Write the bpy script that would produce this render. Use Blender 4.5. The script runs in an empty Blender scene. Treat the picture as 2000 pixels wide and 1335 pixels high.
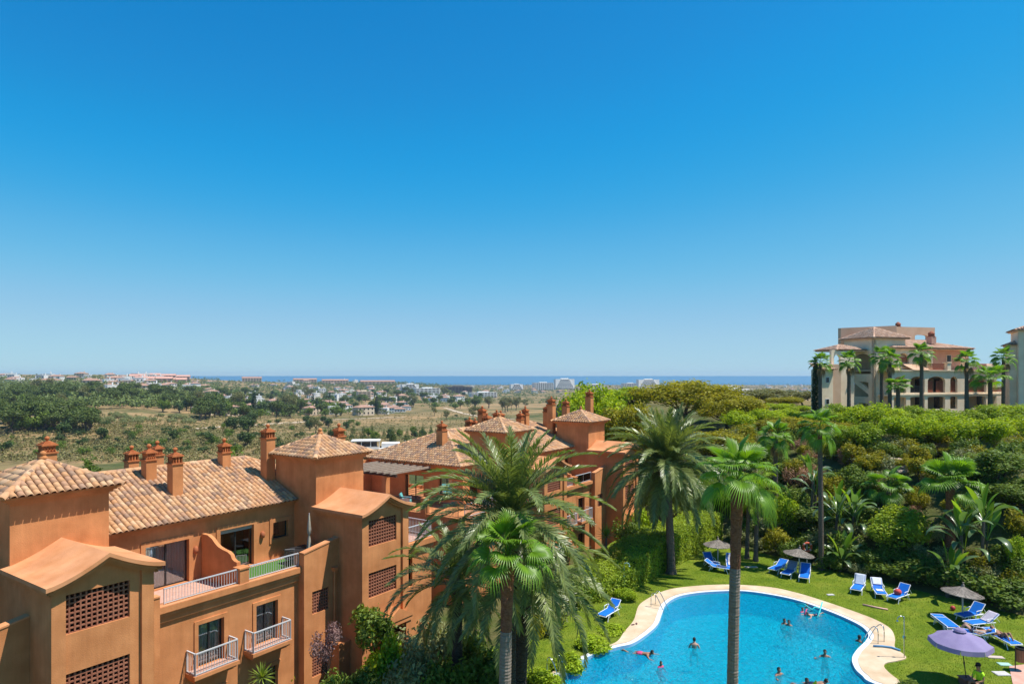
import bpy, bmesh, math, random
import numpy as np
from mathutils import Vector, Matrix, Euler
from mathutils.geometry import delaunay_2d_cdt

SC = bpy.context.scene
COL = SC.collection
R = math.radians
PI = math.pi
random.seed(7)
RNG = np.random.default_rng(7)

# ------------------------------------------------------------------ camera
F = 1283.0            # focal length in photo pixels (photo 2000 px wide)
HZ = 733.0            # horizon row in the photo
CZ = 14.0             # eye height above the pool lawn
cam_d = bpy.data.cameras.new('camera')
cam_d.sensor_width = 36.0
cam_d.lens = F / 2000 * 36
cam_d.shift_y = (HZ - 667.5) / 2000
cam_d.clip_start = 0.5
cam_d.clip_end = 120000
cam = bpy.data.objects.new('camera', cam_d)
COL.objects.link(cam)
cam.location = (0, 0, CZ)
cam.rotation_euler = (R(90), 0, 0)
SC.camera = cam

# ------------------------------------------------------------------ light
SUN_AZ, SUN_EL = 98.0, 64.0      # azimuth clockwise from +Y, elevation
world = bpy.data.worlds.new('World')
SC.world = world
world.use_nodes = True
wn = world.node_tree.nodes
wl = world.node_tree.links
wn.clear()
sky = wn.new('ShaderNodeTexSky')
sky.sky_type = 'NISHITA'
sky.sun_disc = False
sky.sun_elevation = R(SUN_EL)
sky.sun_rotation = R(SUN_AZ)
sky.altitude = 60
sky.air_density = 1.0
sky.dust_density = 0.0
sky.ozone_density = 1.0
k_in = wn.new('ShaderNodeMixRGB'); k_in.blend_type = 'MULTIPLY'; k_in.inputs[0].default_value = 1
k_in.inputs[2].default_value = (.1436, .1436, .1436, 1)
grade = wn.new('ShaderNodeRGBCurve')      # the photograph's deep, even blue
cm = grade.mapping
cm.use_clip = False
for ch, pts in ((0, [(.12, .006), (.17, .009), (.195, .013), (.262, .022), (.402, .115), (.665, .275), (1.0, .37)]),
                (1, [(.28, .215), (.337, .262), (.386, .31), (.497, .385), (.686, .49), (.922, .56), (1.0, .585)]),
                (2, [(.45, .53), (.591, .655), (.651, .71), (.783, .75), (.93, .775), (1.0, .78)])):
    c = cm.curves[ch]
    c.points[0].location = pts[0]; c.points[1].location = pts[-1]
    for p in pts[1:-1]: c.points.new(*p)
cm.update()
k_out = wn.new('ShaderNodeMixRGB'); k_out.blend_type = 'MULTIPLY'; k_out.inputs[0].default_value = 1
k_out.inputs[2].default_value = (6.96, 6.96, 6.96, 1)
bg = wn.new('ShaderNodeBackground')
bg.inputs['Strength'].default_value = 0.102
wo = wn.new('ShaderNodeOutputWorld')
wl.new(sky.outputs[0], k_in.inputs[1])
wl.new(k_in.outputs[0], grade.inputs['Color'])
wl.new(grade.outputs[0], k_out.inputs[1])
wl.new(k_out.outputs[0], bg.inputs['Color'])
wl.new(bg.outputs[0], wo.inputs['Surface'])
sun_d = bpy.data.lights.new('sun', 'SUN')
sun_d.energy = 4.5
sun_d.angle = R(0.53)
sun_d.color = (1.0, 0.95, 0.87)
sun = bpy.data.objects.new('sun', sun_d)
COL.objects.link(sun)
sdir = Vector((math.sin(R(SUN_AZ)) * math.cos(R(SUN_EL)), math.cos(R(SUN_AZ)) * math.cos(R(SUN_EL)), math.sin(R(SUN_EL))))
sun.rotation_euler = (-sdir).to_track_quat('-Z', 'Y').to_euler()
vs = SC.view_settings
vs.view_transform = 'Standard'
vs.look = 'None'
vs.exposure = 0.55
vs.gamma = 1.0
SC.render.engine = 'CYCLES'
SC.cycles.use_denoising = True
SC.cycles.max_bounces = 6
SC.cycles.diffuse_bounces = 4
SC.cycles.glossy_bounces = 2
SC.cycles.transmission_bounces = 3
SC.cycles.transparent_max_bounces = 10
SC.cycles.caustics_reflective = False
SC.cycles.caustics_refractive = False
SC.cycles.sample_clamp_indirect = 6.0
SC.cycles.volume_bounces = 0

# ------------------------------------------------------------------ materials
MATS = {}
def _n(nt, t, **kw):
    n = nt.nodes.new(t)
    for k, v in kw.items():
        setattr(n, k, v)
    return n

def pmat(name, cols, rough=0.8, scale=3.0, detail=4.0, bump=0.0, bscale=40.0, spec=0.3, metal=0.0,
         island=0.0, trans=None, stretch=None, coord='Object', cols2=None, scale2=0.4, bdist=0.02, objrand=False, streak=0.0):
    """cols: colour stops of a noise ramp.  island: per-piece brightness spread.  trans: translucent colour share.
    cols2: a second, larger noise that multiplies the first (wear, fading)."""
    if name in MATS:
        return MATS[name]
    m = bpy.data.materials.new(name)
    m.use_nodes = True
    nt = m.node_tree
    L = nt.links.new
    b = nt.nodes['Principled BSDF']
    out = nt.nodes['Material Output']
    b.inputs['Roughness'].default_value = rough
    b.inputs['Specular IOR Level'].default_value = spec
    b.inputs['Metallic'].default_value = metal
    tc = _n(nt, 'ShaderNodeTexCoord')
    vec = tc.outputs[coord]
    if stretch:
        mp = _n(nt, 'ShaderNodeMapping')
        mp.inputs['Scale'].default_value = stretch
        L(vec, mp.inputs['Vector'])
        vec = mp.outputs[0]
    if len(cols) > 1:
        no = _n(nt, 'ShaderNodeTexNoise')
        no.inputs['Scale'].default_value = scale
        no.inputs['Detail'].default_value = detail
        L(vec, no.inputs['Vector'])
        rp = _n(nt, 'ShaderNodeValToRGB')
        e = rp.color_ramp.elements
        ps = np.linspace(0.3, 0.7, len(cols))
        for i, c in enumerate(cols):
            if i < 2:
                el = e[i]
                el.position = ps[i]
            else:
                el = e.new(ps[i])
            el.color = (*c, 1)
        L(no.outputs['Fac'], rp.inputs['Fac'])
        c_out = rp.outputs['Color']
    else:
        rgb = _n(nt, 'ShaderNodeRGB')
        rgb.outputs[0].default_value = (*cols[0], 1)
        c_out = rgb.outputs[0]
    if cols2:
        no2 = _n(nt, 'ShaderNodeTexNoise')
        no2.inputs['Scale'].default_value = scale2
        no2.inputs['Detail'].default_value = 5
        no2.inputs['Roughness'].default_value = 0.65
        L(tc.outputs[coord], no2.inputs['Vector'])
        rp2 = _n(nt, 'ShaderNodeValToRGB')
        rp2.color_ramp.elements[0].position = 0.32
        rp2.color_ramp.elements[1].position = 0.68
        rp2.color_ramp.elements[0].color = (*cols2[0], 1)
        rp2.color_ramp.elements[1].color = (*cols2[1], 1)
        L(no2.outputs['Fac'], rp2.inputs['Fac'])
        mx = _n(nt, 'ShaderNodeMixRGB', blend_type='MULTIPLY')
        mx.inputs[0].default_value = 1
        L(c_out, mx.inputs[1]); L(rp2.outputs[0], mx.inputs[2])
        c_out = mx.outputs[0]
    if streak:
        mp3 = _n(nt, 'ShaderNodeMapping'); mp3.inputs['Scale'].default_value = (2.6, 2.6, .16)
        L(tc.outputs[coord], mp3.inputs['Vector'])
        n3 = _n(nt, 'ShaderNodeTexNoise'); n3.inputs['Scale'].default_value = 1.6; n3.inputs['Detail'].default_value = 6; n3.inputs['Roughness'].default_value = .7
        L(mp3.outputs[0], n3.inputs['Vector'])
        r3 = _n(nt, 'ShaderNodeMapRange'); r3.inputs['From Min'].default_value = .3; r3.inputs['From Max'].default_value = .62
        r3.inputs['To Min'].default_value = 1 - streak; r3.inputs['To Max'].default_value = 1.03
        L(n3.outputs['Fac'], r3.inputs['Value'])
        mx = _n(nt, 'ShaderNodeMixRGB', blend_type='MULTIPLY'); mx.inputs[0].default_value = 1
        L(c_out, mx.inputs[1]); L(r3.outputs[0], mx.inputs[2]); c_out = mx.outputs[0]
    if island:
        ge = _n(nt, 'ShaderNodeNewGeometry')
        val = ge.outputs['Random Per Island']
        if objrand:
            oi = _n(nt, 'ShaderNodeObjectInfo')
            ad = _n(nt, 'ShaderNodeMath', operation='ADD')
            fr = _n(nt, 'ShaderNodeMath', operation='FRACT')
            L(val, ad.inputs[0]); L(oi.outputs['Random'], ad.inputs[1]); L(ad.outputs[0], fr.inputs[0])
            val = fr.outputs[0]
        mr = _n(nt, 'ShaderNodeMapRange')
        mr.inputs['To Min'].default_value = 1 - island
        mr.inputs['To Max'].default_value = 1 + island
        L(val, mr.inputs['Value'])
        mx = _n(nt, 'ShaderNodeMixRGB', blend_type='MULTIPLY')
        mx.inputs[0].default_value = 1
        L(c_out, mx.inputs[1]); L(mr.outputs[0], mx.inputs[2])
        c_out = mx.outputs[0]
    L(c_out, b.inputs['Base Color'])
    if bump:
        nb = _n(nt, 'ShaderNodeTexNoise')
        nb.inputs['Scale'].default_value = bscale
        nb.inputs['Detail'].default_value = 3
        L(vec, nb.inputs['Vector'])
        bp = _n(nt, 'ShaderNodeBump')
        bp.inputs['Strength'].default_value = bump
        bp.inputs['Distance'].default_value = bdist
        L(nb.outputs['Fac'], bp.inputs['Height'])
        L(bp.outputs[0], b.inputs['Normal'])
    if trans:
        tl = _n(nt, 'ShaderNodeBsdfTranslucent')
        mt = _n(nt, 'ShaderNodeMixRGB', blend_type='MULTIPLY')
        mt.inputs[0].default_value = 1
        mt.inputs[2].default_value = (*trans[0], 1)
        L(c_out, mt.inputs[1]); L(mt.outputs[0], tl.inputs['Color'])
        ms = _n(nt, 'ShaderNodeMixShader')
        ms.inputs[0].default_value = trans[1]
        L(b.outputs[0], ms.inputs[1]); L(tl.outputs[0], ms.inputs[2])
        L(ms.outputs[0], out.inputs['Surface'])
    MATS[name] = m
    return m

def leafmat(name, c0, c1, tcol=(1.5, 1.35, 0.5), tf=0.38, island=0.35, rough=0.55, spec=0.25):
    c0 = (c0[0] * 1.38, c0[1] * 1.28, c0[2] * 1.2); c1 = (c1[0] * 1.38, c1[1] * 1.28, c1[2] * 1.2)
    return pmat(name, [c0, c1], rough=rough, scale=0.6, detail=3, spec=spec, island=island, trans=(tcol, tf), objrand=True)

STUCCO = pmat('stucco_orange', [(.54, .222, .088), (.63, .275, .114)], rough=.92, scale=1.1, bump=.6, bscale=26, spec=.1, streak=.10,
              cols2=[(.86, .83, .80), (1.06, 1.04, 1.02)], scale2=.55, bdist=.012)
STUCCO_LIT = pmat('stucco_lit_top', [(.58, .255, .11), (.68, .33, .165)], rough=.92, scale=1.3, bump=.45, bscale=22, spec=.1,  # lighter copy of the stucco, sunlight on top faces put into the colour
                  cols2=[(.84, .80, .78), (1.05, 1.03, 1.0)], scale2=.7, bdist=.012)
BRICKRED = pmat('lattice_clay', [(.27, .098, .058), (.34, .145, .088)], rough=.9, scale=6, spec=.1)
WHITEMETAL = pmat('rail_metal', [(.50, .51, .52)], rough=.4, spec=.4)
DARKMETAL = pmat('dark_metal', [(.025, .024, .025)], rough=.45, spec=.4)
GREYMETAL = pmat('shutter_box', [(.36, .34, .33), (.42, .40, .38)], rough=.6, scale=3)
BLACKIN = pmat('painted_dark', [(.012, .010, .010)], rough=.9, spec=.1)  # near-black for sheets behind openings, inner darkness put into the colour
CURTAIN = pmat('curtain', [(.80, .80, .78), (.90, .90, .88)], rough=.95, scale=2, spec=.05)
TERRACE = pmat('terrace_tile', [(.48, .27, .20), (.58, .36, .28)], rough=.8, scale=7, spec=.2)
WOODDARK = pmat('pergola_wood', [(.035, .022, .016), (.07, .045, .033)], rough=.7, scale=4, stretch=(8, 1, 1))
STEEL = pmat('steel', [(.55, .55, .56)], rough=.25, metal=1.0)
WHITE = pmat('white_plastic', [(.75, .76, .78)], rough=.45, spec=.4)

def glassmat(name, tint=(.86, .90, .91), glossy=.28, col=(.8, .85, .9)):
    m = bpy.data.materials.new(name)
    m.use_nodes = True
    nt = m.node_tree
    nt.nodes.clear()
    L = nt.links.new
    o = _n(nt, 'ShaderNodeOutputMaterial')
    t = _n(nt, 'ShaderNodeBsdfTransparent'); t.inputs[0].default_value = (*tint, 1)
    g = _n(nt, 'ShaderNodeBsdfGlossy'); g.inputs['Color'].default_value = (*col, 1); g.inputs['Roughness'].default_value = .03
    fr = _n(nt, 'ShaderNodeFresnel'); fr.inputs[0].default_value = 1.5
    ad = _n(nt, 'ShaderNodeMath', operation='ADD'); ad.inputs[1].default_value = glossy - .04
    ms = _n(nt, 'ShaderNodeMixShader')
    L(fr.outputs[0], ad.inputs[0]); L(ad.outputs[0], ms.inputs[0])
    L(t.outputs[0], ms.inputs[1]); L(g.outputs[0], ms.inputs[2]); L(ms.outputs[0], o.inputs[0])
    return m
GLASS = glassmat('window_glass', glossy=.20)
GLASS2 = glassmat('balustrade_glass', (.82, .86, .86), .1)

def tilemat(name, stops):
    m = bpy.data.materials.new(name)
    m.use_nodes = True
    nt = m.node_tree
    L = nt.links.new
    b = nt.nodes['Principled BSDF']
    b.inputs['Roughness'].default_value = .85
    b.inputs['Specular IOR Level'].default_value = .15
    ge = _n(nt, 'ShaderNodeNewGeometry'); oi = _n(nt, 'ShaderNodeObjectInfo')
    ad = _n(nt, 'ShaderNodeMath', operation='ADD'); fr = _n(nt, 'ShaderNodeMath', operation='FRACT')
    L(ge.outputs['Random Per Island'], ad.inputs[0]); L(oi.outputs['Random'], ad.inputs[1]); L(ad.outputs[0], fr.inputs[0])
    rp = _n(nt, 'ShaderNodeValToRGB'); rp.color_ramp.interpolation = 'CONSTANT'
    e = rp.color_ramp.elements
    ps = np.linspace(0, 1, len(stops) + 1)[:-1]
    for i, c in enumerate(stops):
        el = e[i] if i < 2 else e.new(ps[i])
        el.position = ps[i]; el.color = (*c, 1)
    L(fr.outputs[0], rp.inputs[0])
    tc = _n(nt, 'ShaderNodeTexCoord'); no = _n(nt, 'ShaderNodeTexNoise')
    no.inputs['Scale'].default_value = 9; no.inputs['Detail'].default_value = 5
    L(tc.outputs['Object'], no.inputs['Vector'])
    mr = _n(nt, 'ShaderNodeMapRange'); mr.inputs['To Min'].default_value = .68; mr.inputs['To Max'].default_value = 1.28
    L(no.outputs['Fac'], mr.inputs['Value'])
    mx = _n(nt, 'ShaderNodeMixRGB', blend_type='MULTIPLY'); mx.inputs[0].default_value = 1
    L(rp.outputs[0], mx.inputs[1]); L(mr.outputs[0], mx.inputs[2]); L(mx.outputs[0], b.inputs['Base Color'])
    return m
TILE = tilemat('clay_tile', [(.56, .32, .165), (.52, .275, .135), (.59, .36, .20), (.44, .245, .145), (.55, .30, .15), (.33, .205, .135),
                             (.61, .385, .225), (.49, .275, .155), (.56, .315, .165), (.38, .23, .15)])
TILE_PALE = tilemat('clay_tile_pale', [(.58, .36, .24), (.50, .30, .20), (.62, .42, .30), (.46, .29, .21)])

# ------------------------------------------------------------------ mesh helpers
def link(name, me, parent=None, mat=None):
    o = bpy.data.objects.new(name, me)
    COL.objects.link(o)
    if mat is not None and me is not None and not me.materials:
        me.materials.append(mat)
    if parent is not None:
        o.parent = parent
    return o

def tag(o, label=None, cat=None, group=None, kind=None):
    if label: o['label'] = label
    if cat: o['category'] = cat
    if group: o['group'] = group
    if kind: o['kind'] = kind
    return o

def empty(name, loc=(0, 0, 0), rz=0, scale=1.0):
    o = bpy.data.objects.new(name, None)
    COL.objects.link(o)
    o.location = loc
    o.rotation_euler = (0, 0, rz)
    o.scale = (scale,) * 3 if isinstance(scale, (int, float)) else scale
    return o

def np_mesh(name, V, Fc, mat=None, smooth=False):
    me = bpy.data.meshes.new(name)
    V = np.asarray(V, dtype=np.float32).reshape(-1, 3)
    Fc = np.asarray(Fc, dtype=np.int32)
    k = Fc.shape[1]
    me.vertices.add(len(V)); me.vertices.foreach_set('co', V.ravel())
    me.loops.add(Fc.size); me.loops.foreach_set('vertex_index', Fc.ravel())
    me.polygons.add(len(Fc)); me.polygons.foreach_set('loop_start', np.arange(0, Fc.size, k, dtype=np.int32))
    if smooth:
        me.polygons.foreach_set('use_smooth', np.ones(len(Fc), dtype=bool))
    me.update(calc_edges=True)
    if mat: me.materials.append(mat)
    return me

class MB:
    def __init__(s):
        s.v = []; s.f = []
    def add(s, vs, fs):
        b = len(s.v)
        s.v += [tuple(p) for p in vs]
        s.f += [tuple(b + i for i in f) for f in fs]
        return s
    def box(s, x0, x1, y0, y1, z0, z1):
        return s.add([(x0, y0, z0), (x1, y0, z0), (x1, y1, z0), (x0, y1, z0), (x0, y0, z1), (x1, y0, z1), (x1, y1, z1), (x0, y1, z1)],
                     [(0, 3, 2, 1), (4, 5, 6, 7), (0, 1, 5, 4), (1, 2, 6, 5), (2, 3, 7, 6), (3, 0, 4, 7)])
    def frustum(s, cx, cy, z0, z1, a0, a1):
        p = []
        for z, a in ((z0, a0), (z1, a1)):
            p += [(cx - a, cy - a, z), (cx + a, cy - a, z), (cx + a, cy + a, z), (cx - a, cy + a, z)]
        return s.add(p, [(0, 3, 2, 1), (4, 5, 6, 7), (0, 1, 5, 4), (1, 2, 6, 5), (2, 3, 7, 6), (3, 0, 4, 7)])
    def poly(s, pts):
        return s.add(pts, [tuple(range(len(pts)))])
    def prism_y(s, prof, y0, y1):
        n = len(prof)
        vs = [(x, y0, z) for x, z in prof] + [(x, y1, z) for x, z in prof]
        fs = [tuple(range(n)), tuple(range(2 * n - 1, n - 1, -1))] + [(i, i + n, (i + 1) % n + n, (i + 1) % n) for i in range(n)]
        return s.add(vs, fs)
    def prism_x(s, prof, x0, x1):
        n = len(prof)
        vs = [(x0, y, z) for y, z in prof] + [(x1, y, z) for y, z in prof]
        fs = [tuple(range(n - 1, -1, -1)), tuple(range(n, 2 * n))] + [(i, (i + 1) % n, (i + 1) % n + n, i + n) for i in range(n)]
        return s.add(vs, fs)
    def tube(s, pts, rad, n=8, cap=True):
        pts = [Vector(p) for p in pts]
        if not hasattr(rad, '__len__'): rad = [rad] * len(pts)
        b = len(s.v)
        ref = Vector((0, 0, 1))
        for i, p in enumerate(pts):
            d = (pts[min(i + 1, len(pts) - 1)] - pts[max(i - 1, 0)]).normalized()
            a = d.cross(ref)
            if a.length < .05: a = d.cross(Vector((1, 0, 0)))
            a.normalize(); c = d.cross(a)
            for k in range(n):
                t = 2 * PI * k / n
                s.v.append(tuple(p + (a * math.cos(t) + c * math.sin(t)) * rad[i]))
        for i in range(len(pts) - 1):
            for k in range(n):
                q = b + i * n
                s.f.append((q + k, q + (k + 1) % n, q + n + (k + 1) % n, q + n + k))
        if cap:
            s.f.append(tuple(b + k for k in range(n - 1, -1, -1)))
            s.f.append(tuple(b + (len(pts) - 1) * n + k for k in range(n)))
        return s
    def lathe(s, prof, n=12, c=(0, 0, 0), ph=0.0):
        b = len(s.v)
        for r, z in prof:
            for k in range(n):
                t = 2 * PI * k / n + ph
                s.v.append((c[0] + r * math.cos(t), c[1] + r * math.sin(t), c[2] + z))
        for i in range(len(prof) - 1):
            for k in range(n):
                q = b + i * n
                s.f.append((q + k, q + (k + 1) % n, q + n + (k + 1) % n, q + n + k))
        s.f.append(tuple(b + k for k in range(n - 1, -1, -1)))
        s.f.append(tuple(b + (len(prof) - 1) * n + k for k in range(n)))
        return s
    def wall(s, o, ux, W, z0, z1, holes, inward, depth=.25):
        """sheet in the plane through o along ux (unit xy), from z0 to z1, with rectangular holes (a0,a1,z0,z1) and reveals."""
        ux = Vector((*ux, 0)); inw = Vector((*inward, 0)) * depth; o = Vector((o[0], o[1], 0))
        xs = sorted({0, W} | {h[0] for h in holes} | {h[1] for h in holes})
        zs = sorted({z0, z1} | {h[2] for h in holes} | {h[3] for h in holes})
        P = lambda a, z: o + ux * a + Vector((0, 0, z))
        for i in range(len(xs) - 1):
            for j in range(len(zs) - 1):
                ca, cz = (xs[i] + xs[i + 1]) / 2, (zs[j] + zs[j + 1]) / 2
                if any(h[0] < ca < h[1] and h[2] < cz < h[3] for h in holes): continue
                s.poly([P(xs[i], zs[j]), P(xs[i + 1], zs[j]), P(xs[i + 1], zs[j + 1]), P(xs[i], zs[j + 1])])
        for h in holes:
            c = [P(h[0], h[2]), P(h[1], h[2]), P(h[1], h[3]), P(h[0], h[3])]
            for k in range(4):
                a, b_ = c[k], c[(k + 1) % 4]
                s.poly([a, b_, b_ + inw, a + inw])
        return s
    def build(s, name, mat, parent=None, smooth=False):
        me = bpy.data.meshes.new(name)
        me.from_pydata(s.v, [], s.f)
        if smooth:
            for p in me.polygons: p.use_smooth = True
        me.update()
        return link(name, me, parent, mat)

def copy_tree(o, parent=None):
    c = o.copy(); COL.objects.link(c)
    c.parent = parent
    for ch in o.children:
        copy_tree(ch, c)
    return c

def pix(px, py, z=0.0):
    """point of height z seen at a photo pixel (layout helper)"""
    Y = (CZ - z) * F / (py - HZ)
    return Vector(((px - 1000) / F * Y, Y, z))
def at(px, Y, z=0.0):
    return Vector(((px - 1000) / F * Y, Y, z))

def catmull(pts, n=6, closed=True):
    out = []
    m = len(pts)
    for i in range(m if closed else m - 1):
        p = [np.array(pts[(i + k) % m] if closed else pts[min(max(i + k, 0), m - 1)], float) for k in (-1, 0, 1, 2)]
        for j in range(n):
            t = j / n
            out.append(.5 * (2 * p[1] + (p[2] - p[0]) * t + (2 * p[0] - 5 * p[1] + 4 * p[2] - p[3]) * t * t + (3 * p[1] - p[0] - 3 * p[2] + p[3]) * t ** 3))
    return np.array(out)

def sstep(a, b, x):
    t = np.clip((x - a) / (b - a), 0, 1)
    return t * t * (3 - 2 * t)

# ------------------------------------------------------------------ terrain
def height(x, y):
    x = np.asarray(x, float); y = np.asarray(y, float)
    yy = np.maximum(y, 1.0)
    a = x / np.maximum(yy, 60)
    far = np.interp(y, [0, 58, 75, 110, 165, 260, 450, 700, 1000, 1500, 2500, 4300, 4700, 6000],
                    [-.9, -2, -6, -12, -17, -20, -23, -27.5, -33, -38, -42, -47, -54, -56])
    # wooded rise and hill on the left
    hill = sstep(-.28, -.62, a) * np.interp(y, [250, 420, 600, 900, 1500, 2200, 3000], [0, 7, 17, 28, 40, 38, 5])
    hill += sstep(.02, -.2, a) * np.interp(y, [900, 1500, 2000, 2300, 3000], [0, 12, 28, 31, 0]) * (1 - .35 * sstep(-.3, -.5, a))
    far = far + hill
    far = far + 1.2 * np.sin(x * .021 + 1) * np.sin(y * .017) * sstep(140, 300, y) + .5 * np.sin(x * .09) * np.sin(y * .07 + 2) * sstep(110, 200, y)
    # dry gully bank on the left
    far = far + 3.0 * sstep(255, 285, y + .25 * x) * (1 - sstep(285, 420, y + .25 * x)) * sstep(-.05, -.2, a)
    # bank and plateau on the right
    d = (x - 22.3) * .81 + (y - 47.6) * .59
    bank = np.interp(d, [0, 2, 7, 13, 26, 45, 90, 160, 300], [0, .5, 4.0, 6.8, 7.4, 8.7, 8.7, 2, -8])
    w = sstep(7, 17, x) * (1 - sstep(180, 420, y))
    # lawn / garden shelf
    g = 1 - sstep(56, 64, y)
    gx = sstep(-9, 1.5, x - .55 * (y - 30))
    shelf = -.95 + (.80) * gx
    near = shelf * g + far * (1 - g)
    z = near * (1 - w) + np.where(d > 0, np.maximum(bank, np.where(y > 150, far, -99)), near) * w
    return z - .12

def hz(x, y):
    return float(height(x, y))

def drop(px, py, z0=40, z1=8000):
    """follow the sight line of a photo pixel down to the terrain"""
    Y = z0
    dx = (px - 1000) / F; dz = -(py - HZ) / F
    prev = Y
    while Y < z1:
        if CZ + dz * Y < hz(dx * Y, Y):
            lo, hi = prev, Y
            for _ in range(12):
                m = (lo + hi) / 2
                if CZ + dz * m < hz(dx * m, m): hi = m
                else: lo = m
            return Vector((dx * hi, hi, hz(dx * hi, hi)))
        prev = Y
        Y *= 1.03
    return None

def ground_material():
    m = bpy.data.materials.new('terrain')
    m.use_nodes = True
    nt = m.node_tree
    L = nt.links.new
    b = nt.nodes['Principled BSDF']
    b.inputs['Roughness'].default_value = .95
    b.inputs['Specular IOR Level'].default_value = .05
    tc = _n(nt, 'ShaderNodeTexCoord')
    def ramp(scale, stops, detail=6, rough=.6):
        no = _n(nt, 'ShaderNodeTexNoise')
        no.inputs['Scale'].default_value = scale; no.inputs['Detail'].default_value = detail; no.inputs['Roughness'].default_value = rough
        L(tc.outputs['Object'], no.inputs['Vector'])
        rp = _n(nt, 'ShaderNodeValToRGB')
        for i, (p, c) in enumerate(stops):
            el = rp.color_ramp.elements[i] if i < 2 else rp.color_ramp.elements.new(p)
            el.position = p; el.color = (*c, 1)
        L(no.outputs['Fac'], rp.inputs[0])
        return rp.outputs[0]
    dry = ramp(.02, [(.3, (.15, .12, .05)), (.47, (.27, .195, .095)), (.6, (.37, .24, .12)), (.72, (.21, .17, .075))])
    scrub = ramp(.05, [(.3, (.045, .07, .022)), (.7, (.12, .125, .045))])
    mask = ramp(.011, [(.46, (0, 0, 0)), (.62, (1, 1, 1))], 8, .7)
    fine = ramp(.12, [(.3, (.55, .58, .55)), (.7, (1.3, 1.25, 1.2))], 9, .75)
    mx = _n(nt, 'ShaderNodeMixRGB'); L(mask, mx.inputs[0]); L(dry, mx.inputs[1]); L(scrub, mx.inputs[2])
    # planted soil near the houses
    sp = _n(nt, 'ShaderNodeSeparateXYZ'); L(tc.outputs['Object'], sp.inputs[0])
    mr = _n(nt, 'ShaderNodeMapRange'); mr.inputs['From Min'].default_value = 95; mr.inputs['From Max'].default_value = 150
    L(sp.outputs['Y'], mr.inputs['Value'])
    soil = ramp(.5, [(.35, (.06, .085, .022)), (.65, (.13, .115, .05))])
    m2 = _n(nt, 'ShaderNodeMixRGB'); L(mr.outputs[0], m2.inputs[0]); L(soil, m2.inputs[1]); L(mx.outputs[0], m2.inputs[2])
    m3 = _n(nt, 'ShaderNodeMixRGB', blend_type='MULTIPLY'); m3.inputs[0].default_value = 1
    L(m2.outputs[0], m3.inputs[1]); L(fine, m3.inputs[2])
    L(m3.outputs[0], b.inputs['Base Color'])
    nb = _n(nt, 'ShaderNodeTexNoise'); nb.inputs['Scale'].default_value = .9; nb.inputs['Detail'].default_value = 6
    L(tc.outputs['Object'], nb.inputs['Vector'])
    bp = _n(nt, 'ShaderNodeBump'); bp.inputs['Strength'].default_value = .7; bp.inputs['Distance'].default_value = .5
    L(nb.outputs['Fac'], bp.inputs['Height']); L(bp.outputs[0], b.inputs['Normal'])
    return m

# pool outline (inner edge of the coping) and deck outline, in metres
POOL_IN = [pix(*p).xy for p in [(1077, 1334), (1105, 1310), (1154, 1280), (1204, 1264), (1234, 1257), (1259, 1242), (1284, 1220), (1293, 1198),
           (1301, 1180), (1322, 1166), (1352, 1159), (1394, 1155), (1450, 1154), (1505, 1161), (1560, 1173), (1615, 1192), (1656, 1209),
           (1684, 1224), (1696, 1239), (1690, 1252), (1673, 1269), (1664, 1286), (1670, 1305), (1684, 1319), (1708, 1335)]]
POOL_IN += [Vector(p) for p in [(18.2, 27.8), (17.5, 26.2), (12, 25.6), (6, 26.4), (2.4, 27.8)]]
POOL_OUT = [pix(*p).xy for p in [(1060, 1335), (1086, 1308), (1132, 1283), (1174, 1266), (1205, 1253), (1220, 1233), (1238, 1211), (1247, 1184),
            (1264, 1170), (1292, 1156), (1325, 1148), (1380, 1143), (1435, 1142), (1505, 1147), (1560, 1159), (1615, 1176), (1670, 1195),
            (1711, 1211), (1739, 1228), (1748, 1247), (1748, 1264), (1766, 1279), (1769, 1286), (1752, 1291), (1731, 1295), (1727, 1303), (1739, 1316),
            (1755, 1328), (1768, 1336)]]
POOL_OUT += [Vector(p) for p in [(19.6, 27.6), (18.6, 25.2), (12, 24.5), (5.4, 25.3), (1.4, 27.4)]]
PIN = catmull([tuple(p) for p in POOL_IN], 5)
POUT = catmull([tuple(p) for p in POOL_OUT], 5)

def inside(poly, x, y):
    poly = np.asarray(poly); c = np.zeros(np.shape(x), bool)
    j = len(poly) - 1
    for i in range(len(poly)):
        xi, yi = poly[i]; xj, yj = poly[j]
        cond = ((yi > y) != (yj > y)) & (x < (xj - xi) * (y - yi) / (yj - yi + 1e-12) + xi)
        c ^= cond; j = i
    return c

def spaced(lo, hi, flo, fhi, step, grow):
    c = list(np.arange(flo, fhi + step, step))
    s = step
    while c[-1] < hi: s *= grow; c.append(c[-1] + s)
    s = step
    while c[0] > lo: s *= grow; c.insert(0, c[0] - s)
    return np.array(c)
gx_ = spaced(-9000, 9000, -45, 70, 1.0, 1.055)
gy_ = spaced(-60, 7000, 15, 110, 1.0, 1.045)
GX, GY = np.meshgrid(gx_, gy_)
GZ = height(GX, GY)
GZ = np.where(inside(POUT, GX, GY), -3.0, GZ)
nx, ny = len(gx_), len(gy_)
V = np.stack([GX, GY, GZ], -1).reshape(-1, 3)
ii, jj = np.meshgrid(np.arange(nx - 1), np.arange(ny - 1))
q = (jj * nx + ii).ravel()
FACE = np.stack([q, q + 1, q + nx + 1, q + nx], 1)
tag(link('ground', np_mesh('ground', V, FACE, ground_material(), True)), kind='structure')

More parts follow.
